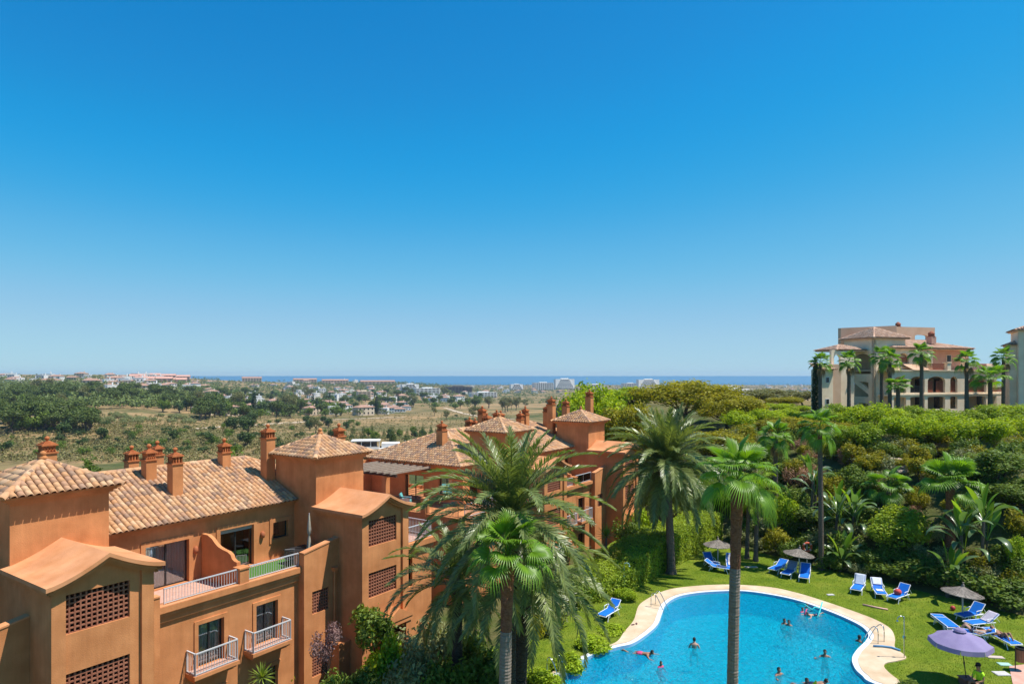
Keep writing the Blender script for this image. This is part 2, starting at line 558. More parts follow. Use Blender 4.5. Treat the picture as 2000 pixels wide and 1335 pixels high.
# sea
SEA = pmat('sea_water', [(.003, .10, .20), (.006, .13, .25)], rough=.35, scale=.002, spec=.35, stretch=(1, 6, 1), bump=.25, bscale=.05, bdist=2)
sea = link('sea', np_mesh('sea', [(-90000, 3000, -50), (90000, 3000, -50), (90000, 90000, -50), (-90000, 90000, -50)], [(0, 1, 2, 3)], SEA))
tag(sea, kind='structure')
# ================================================================== the orange apartment houses
BO = Vector((-10.6, 31.0, 0.0))
BROT = math.atan2(.825, .565)
def bl(s, t, z=0):
    """house axes (along the facade, into the house, up) to world"""
    c, sn = math.cos(BROT), math.sin(BROT)
    return Vector((BO.x + s * c - t * sn, BO.y + s * sn + t * c, z))

TILE_BUDGET = {}
def tile_mesh(r=.115, L=.38, n=6, taper=.84, th=.018):
    vs = []; fs = []
    for e, (y, rr, zz) in enumerate(((0, r, .022), (L, r * taper, 0.0))):
        for k in range(n + 1):
            a = PI * k / n
            vs.append((rr * math.cos(a), y, zz + rr * .82 * math.sin(a)))
    for k in range(n):
        fs.append((k, k + 1, n + 2 + k, n + 1 + k))
    b = len(vs)      # thickness of the lower end
    for k in range(n + 1):
        a = PI * k / n
        vs.append(((r - th) * math.cos(a), 0, .022 + (r - th) * .82 * math.sin(a)))
    for k in range(n):
        fs.append((k + 1, k, b + k, b + k + 1))
    return np.array(vs), fs
TV, TF = tile_mesh()
TILE_ME = None
def roof_plane(corners, roof, picks, big=1.0, mat=TILE, base_mat=None, seed=0, cover=None):
    """corners: eave-left, eave-right, then the upper points (1 or 2); lays rows of barrel tiles on the slope.
    picks collects (distance, matrix) for single tiles, the others go into the returned arrays."""
    P = [Vector(c) for c in corners]
    e = (P[1] - P[0]).normalized()
    nrm = e.cross(P[2] - P[0]).normalized()
    if nrm.z < 0: nrm = -nrm
    up = nrm.cross(e).normalized()
    pol = [((p - P[0]).dot(e), (p - P[0]).dot(up)) for p in P]
    W = max(a for a, b in pol); Hh = max(b for a, b in pol)
    lo = min(a for a, b in pol)
    pitch, row = .245 * big, .31 * big
    rng = np.random.default_rng(seed)
    mats = []
    cols = int((W - lo) / pitch) + 1
    for j in range(-0, int(Hh / row) + 1):
        for i in range(cols):
            a = lo + (i + .5) * pitch; b_ = j * row
            if not inside(pol, np.array(a), np.array(max(b_ + row * .45, .01))): continue
            o = P[0] + e * a + up * (b_ - .05) + nrm * (.012 + rng.normal() * .004)
            rot = Matrix((e, up, nrm)).transposed().to_4x4()
            rot = Matrix.Translation(o) @ rot @ Matrix.Rotation(rng.normal() * .025, 4, 'Z') @ Matrix.Rotation(R(2.5), 4, 'X') @ Matrix.Scale(big, 4)
            mats.append(rot)
    return mats, nrm

def lay_tiles(parent, mats, single, name='tile', mat=TILE):
    """the nearest SINGLE tiles are objects of their own, the rest one mesh"""
    global TILE_ME
    if TILE_ME is None:
        TILE_ME = bpy.data.meshes.new('tile'); TILE_ME.from_pydata([tuple(v) for v in TV], [], TF); TILE_ME.materials.append(TILE)
        for p in TILE_ME.polygons: p.use_smooth = True
    for mm in mats[:single]:
        o = link(name, TILE_ME, parent)
        o.matrix_local = mm
    rest = mats[single:]
    if rest:
        M = np.array([np.array(m_) for m_ in rest])
        hv = np.hstack([TV, np.ones((len(TV), 1))])
        A = np.einsum('mij,vj->mvi', M, hv)[:, :, :3].reshape(-1, 3)
        fs = np.array(TF)
        FF = (fs[None] + (np.arange(len(rest)) * len(TV))[:, None, None]).reshape(-1, 4)
        o = link('tile_field', np_mesh('tile_field', A, FF, mat, True), parent)
        o['kind'] = 'stuff'

def ridge_line(mb, a, b, r=.14):
    a, b = Vector(a), Vector(b)
    d = (b - a); n = max(1, int(d.length / .4)); d.normalize()
    side = d.cross(Vector((0, 0, 1))).normalized(); up = side.cross(d)
    L = (b - a).length / n
    for i in range(n):
        p0 = a + d * (i * L - .03); p1 = a + d * ((i + 1) * L + .03)
        vs = []
        for p, rr, dz in ((p0, r * 1.04, 0.0), (p1, r * .9, .015)):
            for k in range(7):
                t = PI * k / 6
                vs.append(p + side * rr * math.cos(t) + up * (rr * .9 * math.sin(t) + dz))
        mb.add(vs, [(k, k + 1, 8 + k, 7 + k) for k in range(6)] + [tuple(range(7)), tuple(range(13, 6, -1))])

def hip_roof(root, x0, x1, y0, y1, ze, zr, ridge=None, name='roof', hip_l=True, hip_r=True, faces='FLRB', single=0, over=.38, sheet=STUCCO, mat=TILE, big=1.0, cmat=None):
    """tiled roof over the rectangle, with eave moulding; ridge along x (or a point when square)"""
    X0, X1, Y0, Y1 = x0 - over, x1 + over, y0 - over, y1 + over
    ym = (Y0 + Y1) / 2
    run = ridge if ridge is not None else (Y1 - Y0) / 2
    ra = X0 + run if hip_l else X0
    rb = X1 - run if hip_r else X1
    if rb < ra: ra = rb = (X0 + X1) / 2
    A, B, C, D = (X0, Y0, ze), (X1, Y0, ze), (X1, Y1, ze), (X0, Y1, ze)
    Ra, Rb = (ra, ym, zr), (rb, ym, zr)
    m = MB()
    pt = abs(ra - rb) < .01
    m.poly([A, B, Ra] if pt else [A, B, Rb, Ra])
    m.poly([C, D, Ra] if pt else [C, D, Ra, Rb])
    m.poly([B, C, Rb]); m.poly([D, A, Ra])
    m.poly([D, C, B, A])
    roof = m.build(name, cmat or pmat('tile_bed', [(.20, .10, .06), (.30, .16, .09)], scale=3), root)
    # eave moulding below the tiles (clear of the wall face)
    c = MB()
    for k, (ov, za, zb) in enumerate(((over - .07, ze - .085, ze - .012), (over - .17, ze - .17, ze - .088), (over - .27, ze - .27, ze - .173))):
        c.box(x0 - ov, x1 + ov, y0 - ov, y1 + ov, za, zb)
    c.build('eave_moulding', sheet, roof)
    mats = []
    if 'F' in faces: mats += roof_plane([A, B, Ra] if pt else [A, B, Rb, Ra], roof, None, seed=1, big=big)[0]
    if 'L' in faces and hip_l: mats += roof_plane([D, A, Ra], roof, None, seed=2, big=big)[0]
    if 'R' in faces and hip_r: mats += roof_plane([B, C, Rb], roof, None, seed=3, big=big)[0]
    if 'B' in faces: mats += roof_plane([C, D, Ra] if pt else [C, D, Ra, Rb], roof, None, seed=4, big=big)[0]
    M0 = Matrix.Translation(root.location) @ Matrix.Rotation(root.rotation_euler.z, 4, 'Z')
    mats.sort(key=lambda mm: ((M0 @ mm.to_translation()) - Vector((0, 0, CZ))).length)
    if single > 0:
        # only tiles inside the picture become single objects
        vis = []; rest = []
        for mm in mats:
            w = M0 @ mm.to_translation()
            px = 1000 + F * w.x / w.y
            (vis if (-5 < px < 2005 and len(vis) < single) else rest).append(mm)
        mats = vis + rest; single = len(vis)
    lay_tiles(roof, mats, single, mat=mat)
    rm = MB()
    if not pt: ridge_line(rm, Ra, Rb)
    if hip_l or pt: ridge_line(rm, A, Ra); ridge_line(rm, D, Ra)
    if hip_r or pt: ridge_line(rm, B, Rb); ridge_line(rm, C, Rb)
    o = rm.build('ridge_tiles', mat, roof, True); o['kind'] = 'stuff'
    if pt:
        MB().lathe([(.16, -.02), (.16, .06), (.10, .10), (.10, .15), (.13, .19), (.09, .27), (.0, .31)], 10, (ra, ym, zr + .08)).build('finial', STUCCO, roof, True)
    return roof

def lattice(root, mx_o, ux, W, z0, z1, inward, cell=.165, bar=.05, depth=.10, mat=BRICKRED, name='lattice_screen', dark=True):
    """clay lattice filling an opening (geometry joined: the cells are a few pixels)"""
    m = MB()
    ux3 = Vector((*ux, 0)); inn = Vector((*inward, 0)); o = Vector((mx_o[0], mx_o[1], 0))
    def bx(a0, a1, za, zb, d0, d1):
        p = lambda a, d, z: o + ux3 * a + inn * d + Vector((0, 0, z))
        m.add([p(a0, d0, za), p(a1, d0, za), p(a1, d1, za), p(a0, d1, za), p(a0, d0, zb), p(a1, d0, zb), p(a1, d1, zb), p(a0, d1, zb)],
              [(0, 3, 2, 1), (4, 5, 6, 7), (0, 1, 5, 4), (1, 2, 6, 5), (2, 3, 7, 6), (3, 0, 4, 7)])
    nc = max(2, round(W / cell)); nr = max(2, round((z1 - z0) / cell))
    for i in range(nc + 1):
        a = W * i / nc
        bx(max(a - bar / 2, 0.004), min(a + bar / 2, W - .004), z0 + .004, z1 - .004, .06, .06 + depth)
    for j in range(nr + 1):
        z = z0 + (z1 - z0) * j / nr
        bx(.004, W - .004, max(z - bar / 2, z0 + .004), min(z + bar / 2, z1 - .004), .063, .057 + depth)
    o_ = m.build(name, mat, root); o_['kind'] = 'stuff'
    return o_

def window(root, x0, x1, z0, z1, y, nrm=(0, 1), name='window', curtain=True, frame=DARKMETAL, shutter=0.0, mid=True, ux=(1, 0)):
    """glazing set back in a hole: frame, panes, curtain"""
    ux3 = Vector((*ux, 0)); inn = Vector((*nrm, 0))
    W = x1 - x0
    base = Vector((x0, y, 0)) if ux == (1, 0) else Vector((y, x0, 0))
    def P(a, d, z): return base + ux3 * a + inn * d + Vector((0, 0, z))
    def bx(m, a0, a1, d0, d1, za, zb):
        m.add([P(a0, d0, za), P(a1, d0, za), P(a1, d1, za), P(a0, d1, za), P(a0, d0, zb), P(a1, d0, zb), P(a1, d1, zb), P(a0, d1, zb)],
              [(0, 3, 2, 1), (4, 5, 6, 7), (0, 1, 5, 4), (1, 2, 6, 5), (2, 3, 7, 6), (3, 0, 4, 7)])
    m = MB(); f = .05
    bx(m, .004, W - .004, .16, .22, z0 + .004, z0 + f); bx(m, .004, W - .004, .16, .22, z1 - f, z1 - .004)
    bx(m, .004, f, .163, .217, z0 + f, z1 - f); bx(m, W - f, W - .004, .163, .217, z0 + f, z1 - f)
    if mid: bx(m, W / 2 - .035, W / 2 + .035, .158, .222, z0 + f, z1 - f)
    w = m.build(name, frame, root)
    for a0, a1 in (((f, W / 2 - .035), (W / 2 + .035, W - f)) if mid else ((f, W - f),)):
        g = MB(); bx(g, a0, a1, .185, .195, z0 + f, z1 - f); g.build('pane', GLASS, w)
    if curtain:
        c = MB()
        n = int(W / .04)
        vs = []
        for i in range(n + 1):
            a = .03 + (W - .06) * i / n
            d = .25 + .03 * math.sin(i * 1.9) + .02 * math.sin(i * .7)
            vs += [P(a, d, z0 + .03), P(a, d, z1 - .05)]
        c.add(vs, [(2 * i, 2 * i + 2, 2 * i + 3, 2 * i + 1) for i in range(n)])
        c.build('curtain', CURTAIN, w)
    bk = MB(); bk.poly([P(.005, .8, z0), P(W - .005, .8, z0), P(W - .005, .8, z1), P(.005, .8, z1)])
    bk.build('room_dark_sheet', BLACKIN, w)  # black sheet added in place of the unlit room
    if shutter:
        s = MB(); bx(s, .01, W - .01, .10, .155, z1 - shutter, z1 - .008)
        s.build('shutter_box', GREYMETAL, w)
    return w

def surround(mb, x0, x1, z0, z1, y, w=.17, pr=.05, sill=True):
    mb.box(x0 - w, x0 - .001, y - pr, y + .02, z0 - (0 if not sill else 0), z1 + w)
    mb.box(x1 + .001, x1 + w, y - pr, y + .02, z0, z1 + w)
    mb.box(x0 - .001, x1 + .001, y - pr, y + .02, z1 + .001, z1 + w)

def railing(root, p0, p1, z0, z1, name='railing', mat=WHITEMETAL, gap=.12, r=.0085, post=True):
    p0 = Vector((*p0, 0)); p1 = Vector((*p1, 0)); d = p1 - p0; L = d.length; d.normalize(); sd = Vector((-d.y, d.x, 0))
    def bar(m, a0, a1, w, za, zb):
        m.add([p0 + d * a0 - sd * w + Vector((0, 0, za)), p0 + d * a1 - sd * w + Vector((0, 0, za)), p0 + d * a1 + sd * w + Vector((0, 0, za)), p0 + d * a0 + sd * w + Vector((0, 0, za)),
               p0 + d * a0 - sd * w + Vector((0, 0, zb)), p0 + d * a1 - sd * w + Vector((0, 0, zb)), p0 + d * a1 + sd * w + Vector((0, 0, zb)), p0 + d * a0 + sd * w + Vector((0, 0, zb))],
              [(0, 3, 2, 1), (4, 5, 6, 7), (0, 1, 5, 4), (1, 2, 6, 5), (2, 3, 7, 6), (3, 0, 4, 7)])
    t = MB(); bar(t, 0, L, .03, z1 - .045, z1)
    o = t.build(name, mat, root)
    t = MB(); bar(t, 0, L, .022, z0 + .03, z0 + .06); t.build('bottom_rail', mat, o)
    b = MB(); n = max(2, int(L / gap))
    for i in range(n + 1):
        a = L * i / n
        w = .024 if (post and i in (0, n)) else r
        bar(b, max(a - w, 0), min(a + w, L), w, z0 if w > r else z0 + .061, z1 - .046)
    q_ = b.build('baluster_bars', mat, o); q_['kind'] = 'stuff'
    return o

def chimney(root, x, y, z0, zt, w=.62, style=0):
    """stuccoed shaft with a pierced lantern head and stepped cap"""
    h = w / 2
    zc = zt - .78
    m = MB(); m.box(x - h, x + h, y - h, y + h, z0, zc)
    c = m.build('chimney', STUCCO, root)
    k = MB()
    k.box(x - h - .05, x + h + .05, y - h - .05, y + h + .05, zc + .002, zc + .07)
    g = h - .05
    zl = zc + .36
    n = 3 if style == 0 else 4
    for side in range(4):
        for i in range(n + 1):
            a = -g + 2 * g * i / n
            if side % 2 == 0:
                yy = y + (g if side else -g); xx = x + a
            else:
                xx = x + (g if side == 1 else -g); yy = y + a
            if style == 0:
                k.box(xx - .035, xx + .035, yy - .035, yy + .035, zc + .072, zl)
            elif i < n:
                q0 = Vector((xx, yy, zc + .09)); st = 2 * g / n
                q1 = Vector((xx + (st if side % 2 == 0 else 0), yy + (st if side % 2 else 0), zl))
                k.tube([q0, q1], .032, 4); k.tube([Vector((q0.x, q0.y, zl)), Vector((q1.x, q1.y, zc + .09))], .032, 4)
    k.box(x - h + .12, x + h - .12, y - h + .12, y + h - .12, zc + .072, zl)
    for i, (a, za, zb) in enumerate(((h + .04, zl + .001, zl + .06), (h - .02, zl + .061, zl + .11), (h - .10, zl + .111, zl + .165), (h - .17, zl + .166, zl + .21))):
        k.box(x - a, x + a, y - a, y + a, za, zb)
    k.lathe([(.06, 0), (.05, .05), (.10, .10), (.11, .15), (.08, .21), (.01, .24)], 10, (x, y, zl + .205))
    k.build('chimney_cap', pmat('chimney_cap_clay', [(.40, .125, .045), (.52, .19, .075)], rough=.9, scale=6, spec=.1), c)
    return c

def tower(root, x0, w=3.25, front=-2.15, single=0, lat=True):
    """stair tower: gabled front box with clay lattices, entrance portico, square lantern with a tiled cap"""
    x1 = x0 + w
    yc = 1.3
    xm = (x0 + x1) / 2
    zE = 7.24
    # recessed front between two pillars
    m = MB()
    oa, ob = x0 + .42, x0 + .42 + 2.05
    holes = [(oa - x0, ob - x0, 5.5, 6.8), (oa - x0, ob - x0, 2.95, 4.2)]
    m.wall((x0, front + .12), (1, 0), w, -1.6, zE - .1, holes, (0, 1), .22)
    gp = [(x0 - .26 + k / 9 * (w / 2 + .26), zE - .08 + .74 * ((k / 9) ** 1.45)) for k in range(2, 10)]
    gp = gp + [(2 * xm - x, z) for x, z in gp[-2::-1]]
    m.poly([(x0, front + .12, zE - .1), (x1, front + .12, zE - .1)] + [(x, front + .12, z) for x, z in gp[::-1]])
    wl_ = m.build('stair_tower_wall', STUCCO, root)
    m = MB()
    m.poly([(x0, front, -1.6), (x0, yc + .2, -1.6), (x0, yc + .2, zE - .04), (x0, front, zE - .04)][::-1])
    m.poly([(x1, front, -1.6), (x1, yc + .2, -1.6), (x1, yc + .2, zE - .04), (x1, front, zE - .04)])
    m.build('side_wall', STUCCO, root)
    m = MB(); m.box(x0 + .003, x0 + .42, front, front + .14, -1.6, zE - .05)
    m.build('corner_pillar', STUCCO, root)
    m = MB(); m.box(x1 - .42, x1 - .003, front, front + .14, -1.6, zE - .05)
    m.build('corner_pillar', STUCCO, root)
    m = MB(); m.poly([(x0 + .05, 1.2, -1.5), (x1 - .05, 1.2, -1.5), (x1 - .05, 1.2, zE), (x0 + .05, 1.2, zE)])
    for zf in (2.2, 4.9): m.box(x0 + .05, x1 - .05, front + .5, 1.18, zf - .2, zf)
    m.build('stair_interior', BRICKRED, root)
    if lat:
        for hh in holes:
            lattice(root, (x0 + hh[0], front + .12), (1, 0), hh[1] - hh[0], hh[2], hh[3], (0, 1))
    # flared gable roof, stuccoed
    prof = []
    n = 9
    for k in range(n + 1):
        t = k / n
        prof.append((x0 - .26 + t * (w / 2 + .26), zE + .03 + .74 * (t ** 1.45)))
    prof = prof + [(2 * xm - x, z) for x, z in prof[-2::-1]]
    th = [(x, z - .14) for x, z in prof][::-1]
    m = MB()
    a = [(x, front - .3, z) for x, z in prof]; b = [(x, yc + .05, z) for x, z in prof]
    a2 = [(x, front - .3, z) for x, z in th[::-1]]; b2 = [(x, yc + .05, z) for x, z in th[::-1]]
    N = len(prof)
    m.add(a + b + a2 + b2, [(i, i + 1, N + i + 1, N + i) for i in range(N - 1)] + [(2 * N + i + 1, 2 * N + i, 3 * N + i, 3 * N + i + 1) for i in range(N - 1)] +
          [(i + 1, i, 2 * N + i, 2 * N + i + 1) for i in range(N - 1)] + [(0, N, 3 * N, 2 * N), (N - 1, 3 * N - 1, 4 * N - 1, 2 * N - 1)])
    m.build('gable_roof', STUCCO_LIT, root)
    m = MB()     # gable moulding
    for (ov, dz0, dz1) in ((.2, -.26, -.145), (.1, -.36, -.265)):
        up_ = [(x if abs(x - xm) < w / 2 + ov else xm + math.copysign(w / 2 + ov, x - xm), z + dz1) for x, z in prof]
        lo_ = [(x, z + dz0 - dz1) for x, z in up_]
        for i in range(len(up_) - 1):
            (xa, za), (xb, zb) = up_[i], up_[i + 1]
            (_, zc_), (_, zd_) = lo_[i], lo_[i + 1]
            m.add([(xa, front - ov, za), (xb, front - ov, zb), (xb, front - ov, zd_), (xa, front - ov, zc_),
                   (xa, front + .1, za), (xb, front + .1, zb), (xb, front + .1, zd_), (xa, front + .1, zc_)], [(0, 1, 2, 3), (3, 2, 6, 7)])
        for sx in (-1, 1):
            xo = xm + sx * (w / 2 + ov)
            m.box(min(xo, xo - sx * (ov - .004)), max(xo, xo - sx * (ov - .004)), front - ov, yc, zE + .03 + dz0, zE + .03 + dz1)
    m.build('gable_moulding', STUCCO, root)
    # lantern
    m = MB(); m.box(x0 + .02, x1 + .02, yc, yc + 3.35, 3.0, 9.75)
    m.build('tower_wall', STUCCO, root)
    hip_roof(root, x0 + .02, x1 + .02, yc, yc + 3.35, 9.74, 10.72, name='tower_roof', single=single)
    # entrance portico
    px0, px1 = x0 + 1.1, x1 - .3
    pm = (px0 + px1) / 2
    m = MB()
    yf = front - .45
    m.box(px0, px0 + .34, yf, front + .1, -1.6, 1.35); m.box(px1 - .34, px1, yf, front + .1, -1.6, 1.35)
    m.box(px0 - .06, px1 + .06, yf - .06, front + .1, 1.352, 1.58)
    m.prism_y([(px0 - .14, 1.582), (px1 + .14, 1.582), (pm, 2.2)], yf - .1, front + .118)
    m.build('entrance_portico', STUCCO, root)
    m = MB(); m.box(px0 + .342, px1 - .342, front + .02, front + .08, -1.4, 1.35)
    m.build('entrance_door', pmat('door_wood', [(.035, .02, .012), (.06, .032, .02)], rough=.5, scale=3), root)

def side_block(root, x0, x1, ztop0, ztop1, lat=((0.5, 3.55),), yb=-.45):
    """lower wall block beside a tower, with small clay lattices"""
    m = MB()
    W = x1 - x0
    holes = []
    for lx0, lx1, z0, z1 in lat: holes.append((lx0 - x0, lx1 - x0, z0, z1))
    m.wall((x0, yb), (1, 0), W, -1.6, 5.2, holes, (0, 1), .2)
    m.poly([(x0, yb, 5.2), (x1, yb, 5.2), (x1, yb, ztop1), (x0, yb, ztop0)])
    m.poly([(x0, yb, -1.6), (x0, yb, ztop0), (x0, yb + .75, ztop0), (x0, yb + .75, -1.6)])
    m.poly([(x1, yb, -1.6), (x1, yb + .75, -1.6), (x1, yb + .75, ztop1), (x1, yb, ztop1)])
    m.poly([(x0, yb + .3, 4.4), (x0, yb + .3, ztop0), (x1, yb + .3, ztop1), (x1, yb + .3, 4.4)])
    m.build('parapet_block', STUCCO, root)
    c = MB()
    c.add([(x0 - .03, yb - .03, ztop0), (x1, yb - .03, ztop1), (x1, yb + .33, ztop1), (x0 - .03, yb + .33, ztop0),
           (x0 - .03, yb - .03, ztop0 + .06), (x1, yb - .03, ztop1 + .06), (x1, yb + .33, ztop1 + .06), (x0 - .03, yb + .33, ztop0 + .06)],
          [(0, 3, 2, 1), (4, 5, 6, 7), (0, 1, 5, 4), (1, 2, 6, 5), (2, 3, 7, 6), (3, 0, 4, 7)])
    c.build('parapet_cap', STUCCO_LIT, root)
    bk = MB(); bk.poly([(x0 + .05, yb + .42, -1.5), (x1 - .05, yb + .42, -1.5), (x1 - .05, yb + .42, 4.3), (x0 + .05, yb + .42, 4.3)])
    bk.build('block_dark_sheet', BLACKIN, root)  # black sheet behind the lattices, inner shade put into its colour
    for (a0, a1, z0, z1) in holes:
        lattice(root, (x0 + a0, yb), (1, 0), a1 - a0, z0, z1, (0, 1), cell=.15)

def balcony(root, x0, x1, zf):
    m = MB()
    m.box(x0, x1, -.72, -.001, zf - .16, zf)
    m.box(x0 + .07, x1 - .07, -.60, -.001, zf - .27, zf - .161)
    m.box(x0 + .14, x1 - .14, -.48, -.001, zf - .36, zf - .271)
    b = m.build('balcony', STUCCO, root)
    f = MB(); f.box(x0 + .03, x1 - .03, -.69, -.02, zf + .001, zf + .02)
    f.build('balcony_floor', TERRACE, b)
    railing(b, (x0 + .06, -.66), (x1 - .06, -.66), zf + .02, zf + .92, gap=.115)
    railing(b, (x0 + .06, -.62), (x0 + .06, -.03), zf + .02, zf + .92, gap=.115)
    railing(b, (x1 - .06, -.62), (x1 - .06, -.03), zf + .02, zf + .92, gap=.115)
    return b

def bay(root, X, glass_rail=False):
    """the bay left of the tower that starts at X: two windows with balconies per floor, a terrace, the set-back attic wall"""
    d = X - 2.7
    xa, xb = -6.2 + d, .6 + d          # facade stretch
    win = [(-4.4 + d, -3.25 + d), (-1.68 + d, -.55 + d)]
    holes = []
    for a, b in win:
        holes += [(a - xa, b - xa, 1.82, 3.62), (a - xa, b - xa, -1.3, .62)]
    m = MB()
    m.wall((xa, 0), (1, 0), xb - xa, -1.8, 4.2, holes, (0, 1), .16)
    m.build('facade_wall', STUCCO, root)
    for a, b in win:
        for z0, z1 in ((1.82, 3.62), (-1.3, .62)):
            s = MB(); surround(s, a, b, z0, z1, 0); s.build('window_surround', STUCCO, root)
    for a, b in win:
        window(root, a, b, 1.82, 3.62, 0)
        window(root, a, b, -1.3, .62, 0)
    balcony(root, -4.95 + d, -2.95 + d, 1.82); balcony(root, -2.3 + d, -.25 + d, 1.82)
    # cornice and terrace
    c = MB()
    c.box(xa, xb, -.28, .3, 4.62, 4.86)
    c.box(xa, xb, -.20, .3, 4.45, 4.618)
    c.box(xa, xb, -.10, .3, 4.2, 4.448)
    c.build('cornice', STUCCO, root)
    cp = MB(); cp.box(xa + .02, xb - .02, -.26, .22, 4.862, 4.885); cp.build('cornice_cap', STUCCO_LIT, root)
    t = MB(); t.box(xa - 1.1, -2.45 + d, .3, 3.1, 4.3, 4.5); t.build('terrace_floor', TERRACE, root)
    t = MB(); t.box(-2.3 + d, xb + 2.1, .3, 3.1, 4.3, 4.5); t.build('terrace_floor', TERRACE, root)
    p = MB(); p.box(-2.62 + d, -2.18 + d, -.24, .2, 4.886, 5.5); p.box(-2.66 + d, -2.14 + d, -.28, .24, 5.502, 5.57); p.build('railing_pier', STUCCO, root)
    if not glass_rail:
        railing(root, (xa + .35, -.05), (-2.63 + d, -.05), 4.9, 5.53)
        railing(root, (-2.17 + d, -.05), (xb - .02, -.05), 4.9, 5.53)
    else:
        railing(root, (xa + .35, -.05), (-2.63 + d, -.05), 4.9, 5.53)
        r_ = railing(root, (-2.17 + d, -.05), (xb - .02, -.05), 4.9, 5.62, gap=1.4)
        g = MB(); g.box(-2.12 + d, xb - .06, -.056, -.044, 4.97, 5.57); g.build('glass_panel', GLASS2, r_)
    # scalloped dividing wall
    prof = [(3.05, 4.5), (3.05, 6.62), (2.55, 6.62), (2.2, 6.5), (1.95, 6.32), (1.7, 6.2), (1.3, 6.12), (.95, 6.08), (.72, 5.98), (.62, 5.82), (.45, 5.74), (.25, 5.72), (.25, 4.5)]
    w_ = MB(); w_.prism_x([(y, z) for y, z in prof], -2.46 + d, -2.28 + d); w_.build('dividing_wall', STUCCO, root)
    # attic wall
    doors = [(-5.0 + d, -3.05 + d, 4.55, 6.5), (-1.5 + d, .3 + d, 4.55, 6.55), (1.42 + d, 2.36 + d, 5.55, 6.4)]
    ax0 = xa - 1.15; ax1 = X + .1
    m = MB(); m.wall((ax0, 3.1), (1, 0), ax1 - ax0, 4.3, 7.3, [(a - ax0, b - ax0, z0, z1) for a, b, z0, z1 in doors], (0, 1), .22)
    m.build('attic_wall', STUCCO, root)
    for k, (a, b, z0, z1) in enumerate(doors):
        s = MB(); surround(s, a, b, z0, z1, 3.1, .2, .045)
        if k == 2: s.box(a - .2, b + .2, 3.05, 3.12, 5.35, 5.548)
        s.build('door_surround', STUCCO, root)
    window(root, *doors[0], 3.1, name='sliding_door')
    window(root, *doors[1], 3.1, name='sliding_door', curtain=False, shutter=.2)
    window(root, *doors[2], 3.1, curtain=False, mid=False)
    for lx in (-2.75 + d, .78 + d):
        l_ = MB(); l_.lathe([(.02, 0), (.09, .04), (.12, .16), (.10, .3), (.02, .36)], 8, (lx, 3.03, 5.75)); l_.build('wall_lamp', pmat('clay_lamp', [(.38, .12, .05)], rough=.8), root, True)

def lower_box(root, x0, x1, y1=11.5):
    """hidden sides and rear of the house, so that it stands as a body"""
    m = MB()
    m.poly([(x1, 0, -4), (x1, y1, -4), (x1, y1, 4.3), (x1, 0, 4.3)])
    m.poly([(x0, 0, -4), (x0, 0, 4.3), (x0, y1, 4.3), (x0, y1, -4)])
    m.poly([(x1, y1, -4), (x0, y1, -4), (x0, y1, 7.3), (x1, y1, 7.3)])
    m.poly([(x0, 3.5, 4.28), (x1, 3.5, 4.28), (x1, y1, 4.28), (x0, y1, 4.28)])
    m.build('rear_wall', STUCCO, root)

# ---- near house
b1 = empty('apartment_house', BO, BROT)
tag(b1, 'terracotta orange apartment house with tiled roofs and white balconies, at the bottom left', 'building')
T1, T2 = -10.55, 2.7
lower_box(b1, -16, 10.2)
tower(b1, T1, single=215)
tower(b1, T2, single=0)
bay(b1, T2)
side_block(b1, -7.28, -6.2, 5.35, 5.35, [(-7.1, -6.5, 2.75, 3.85), (-7.1, -6.5, 0.0, 1.1)])
side_block(b1, .6, T2 - .003, 5.5, 5.85, [(1.08, 2.08, 2.5, 3.58), (1.08, 2.08, -.55, .6)])
side_block(b1, -12.2, T1 - .003, 5.6, 5.9, [(-11.9, -11.2, 2.6, 3.7)])
m = MB(); m.tube([(2.35, -.56, 4.35), (2.35, -.56, -1.2)], .055, 8); m.frustum(2.35, -.56, 4.3, 4.5, .08, .15)
m.build('downpipe', STUCCO, b1)
m = MB(); m.box(1.95, T2 - .002, -1.35, -.46, .85, .97); m.box(2.0, T2 - .002, -1.3, -.46, -1.6, .848); m.build('porch_wall', STUCCO, b1)
# stretch right of the tower
xr0, xr1 = T2 + 3.25, 10.2
m = MB(); m.wall((xr0, 0), (1, 0), xr1 - xr0, -1.8, 4.2, [(1.4, 2.6, 1.82, 3.62)], (0, 1), .16); m.build('facade_wall', STUCCO, b1)
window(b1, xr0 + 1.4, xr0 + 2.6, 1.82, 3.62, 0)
c = MB(); c.box(xr0, xr1 + .1, -.28, .3, 4.1, 4.4); c.box(xr0, xr1 + .04, -.16, .3, 3.85, 4.098); c.build('cornice', STUCCO, b1)
m = MB(); m.box(xr0, xr1, .3, 5.0, 4.12, 4.3); m.build('terrace_floor', TERRACE, b1)
railing(b1, (xr0 + .1, -.05), (xr1 - .1, -.05), 4.42, 5.3)
railing(b1, (xr1 - .05, .05), (xr1 - .05, 4.8), 4.42, 5.3)
m = MB(); m.wall((xr0, 3.1), (1, 0), .62, 4.3, 7.3, [], (0, 1), .2); m.poly([(xr0 + .62, 3.1, 4.3), (xr0 + .62, 11.4, 4.3), (xr0 + .62, 11.4, 7.3), (xr0 + .62, 3.1, 7.3)]); m.build('attic_wall', STUCCO, b1)
main_roof = hip_roof(b1, -15.5, xr0 + .62, 3.15, 11.4, 7.42, 9.36, ridge=4.4, hip_l=False, single=80)
def roofz(y, y0=3.15 - .38, ym=7.275, ze=7.42, zr=9.36):
    return ze + (zr - ze) * (1 - abs(y - ym) / (ym - y0))
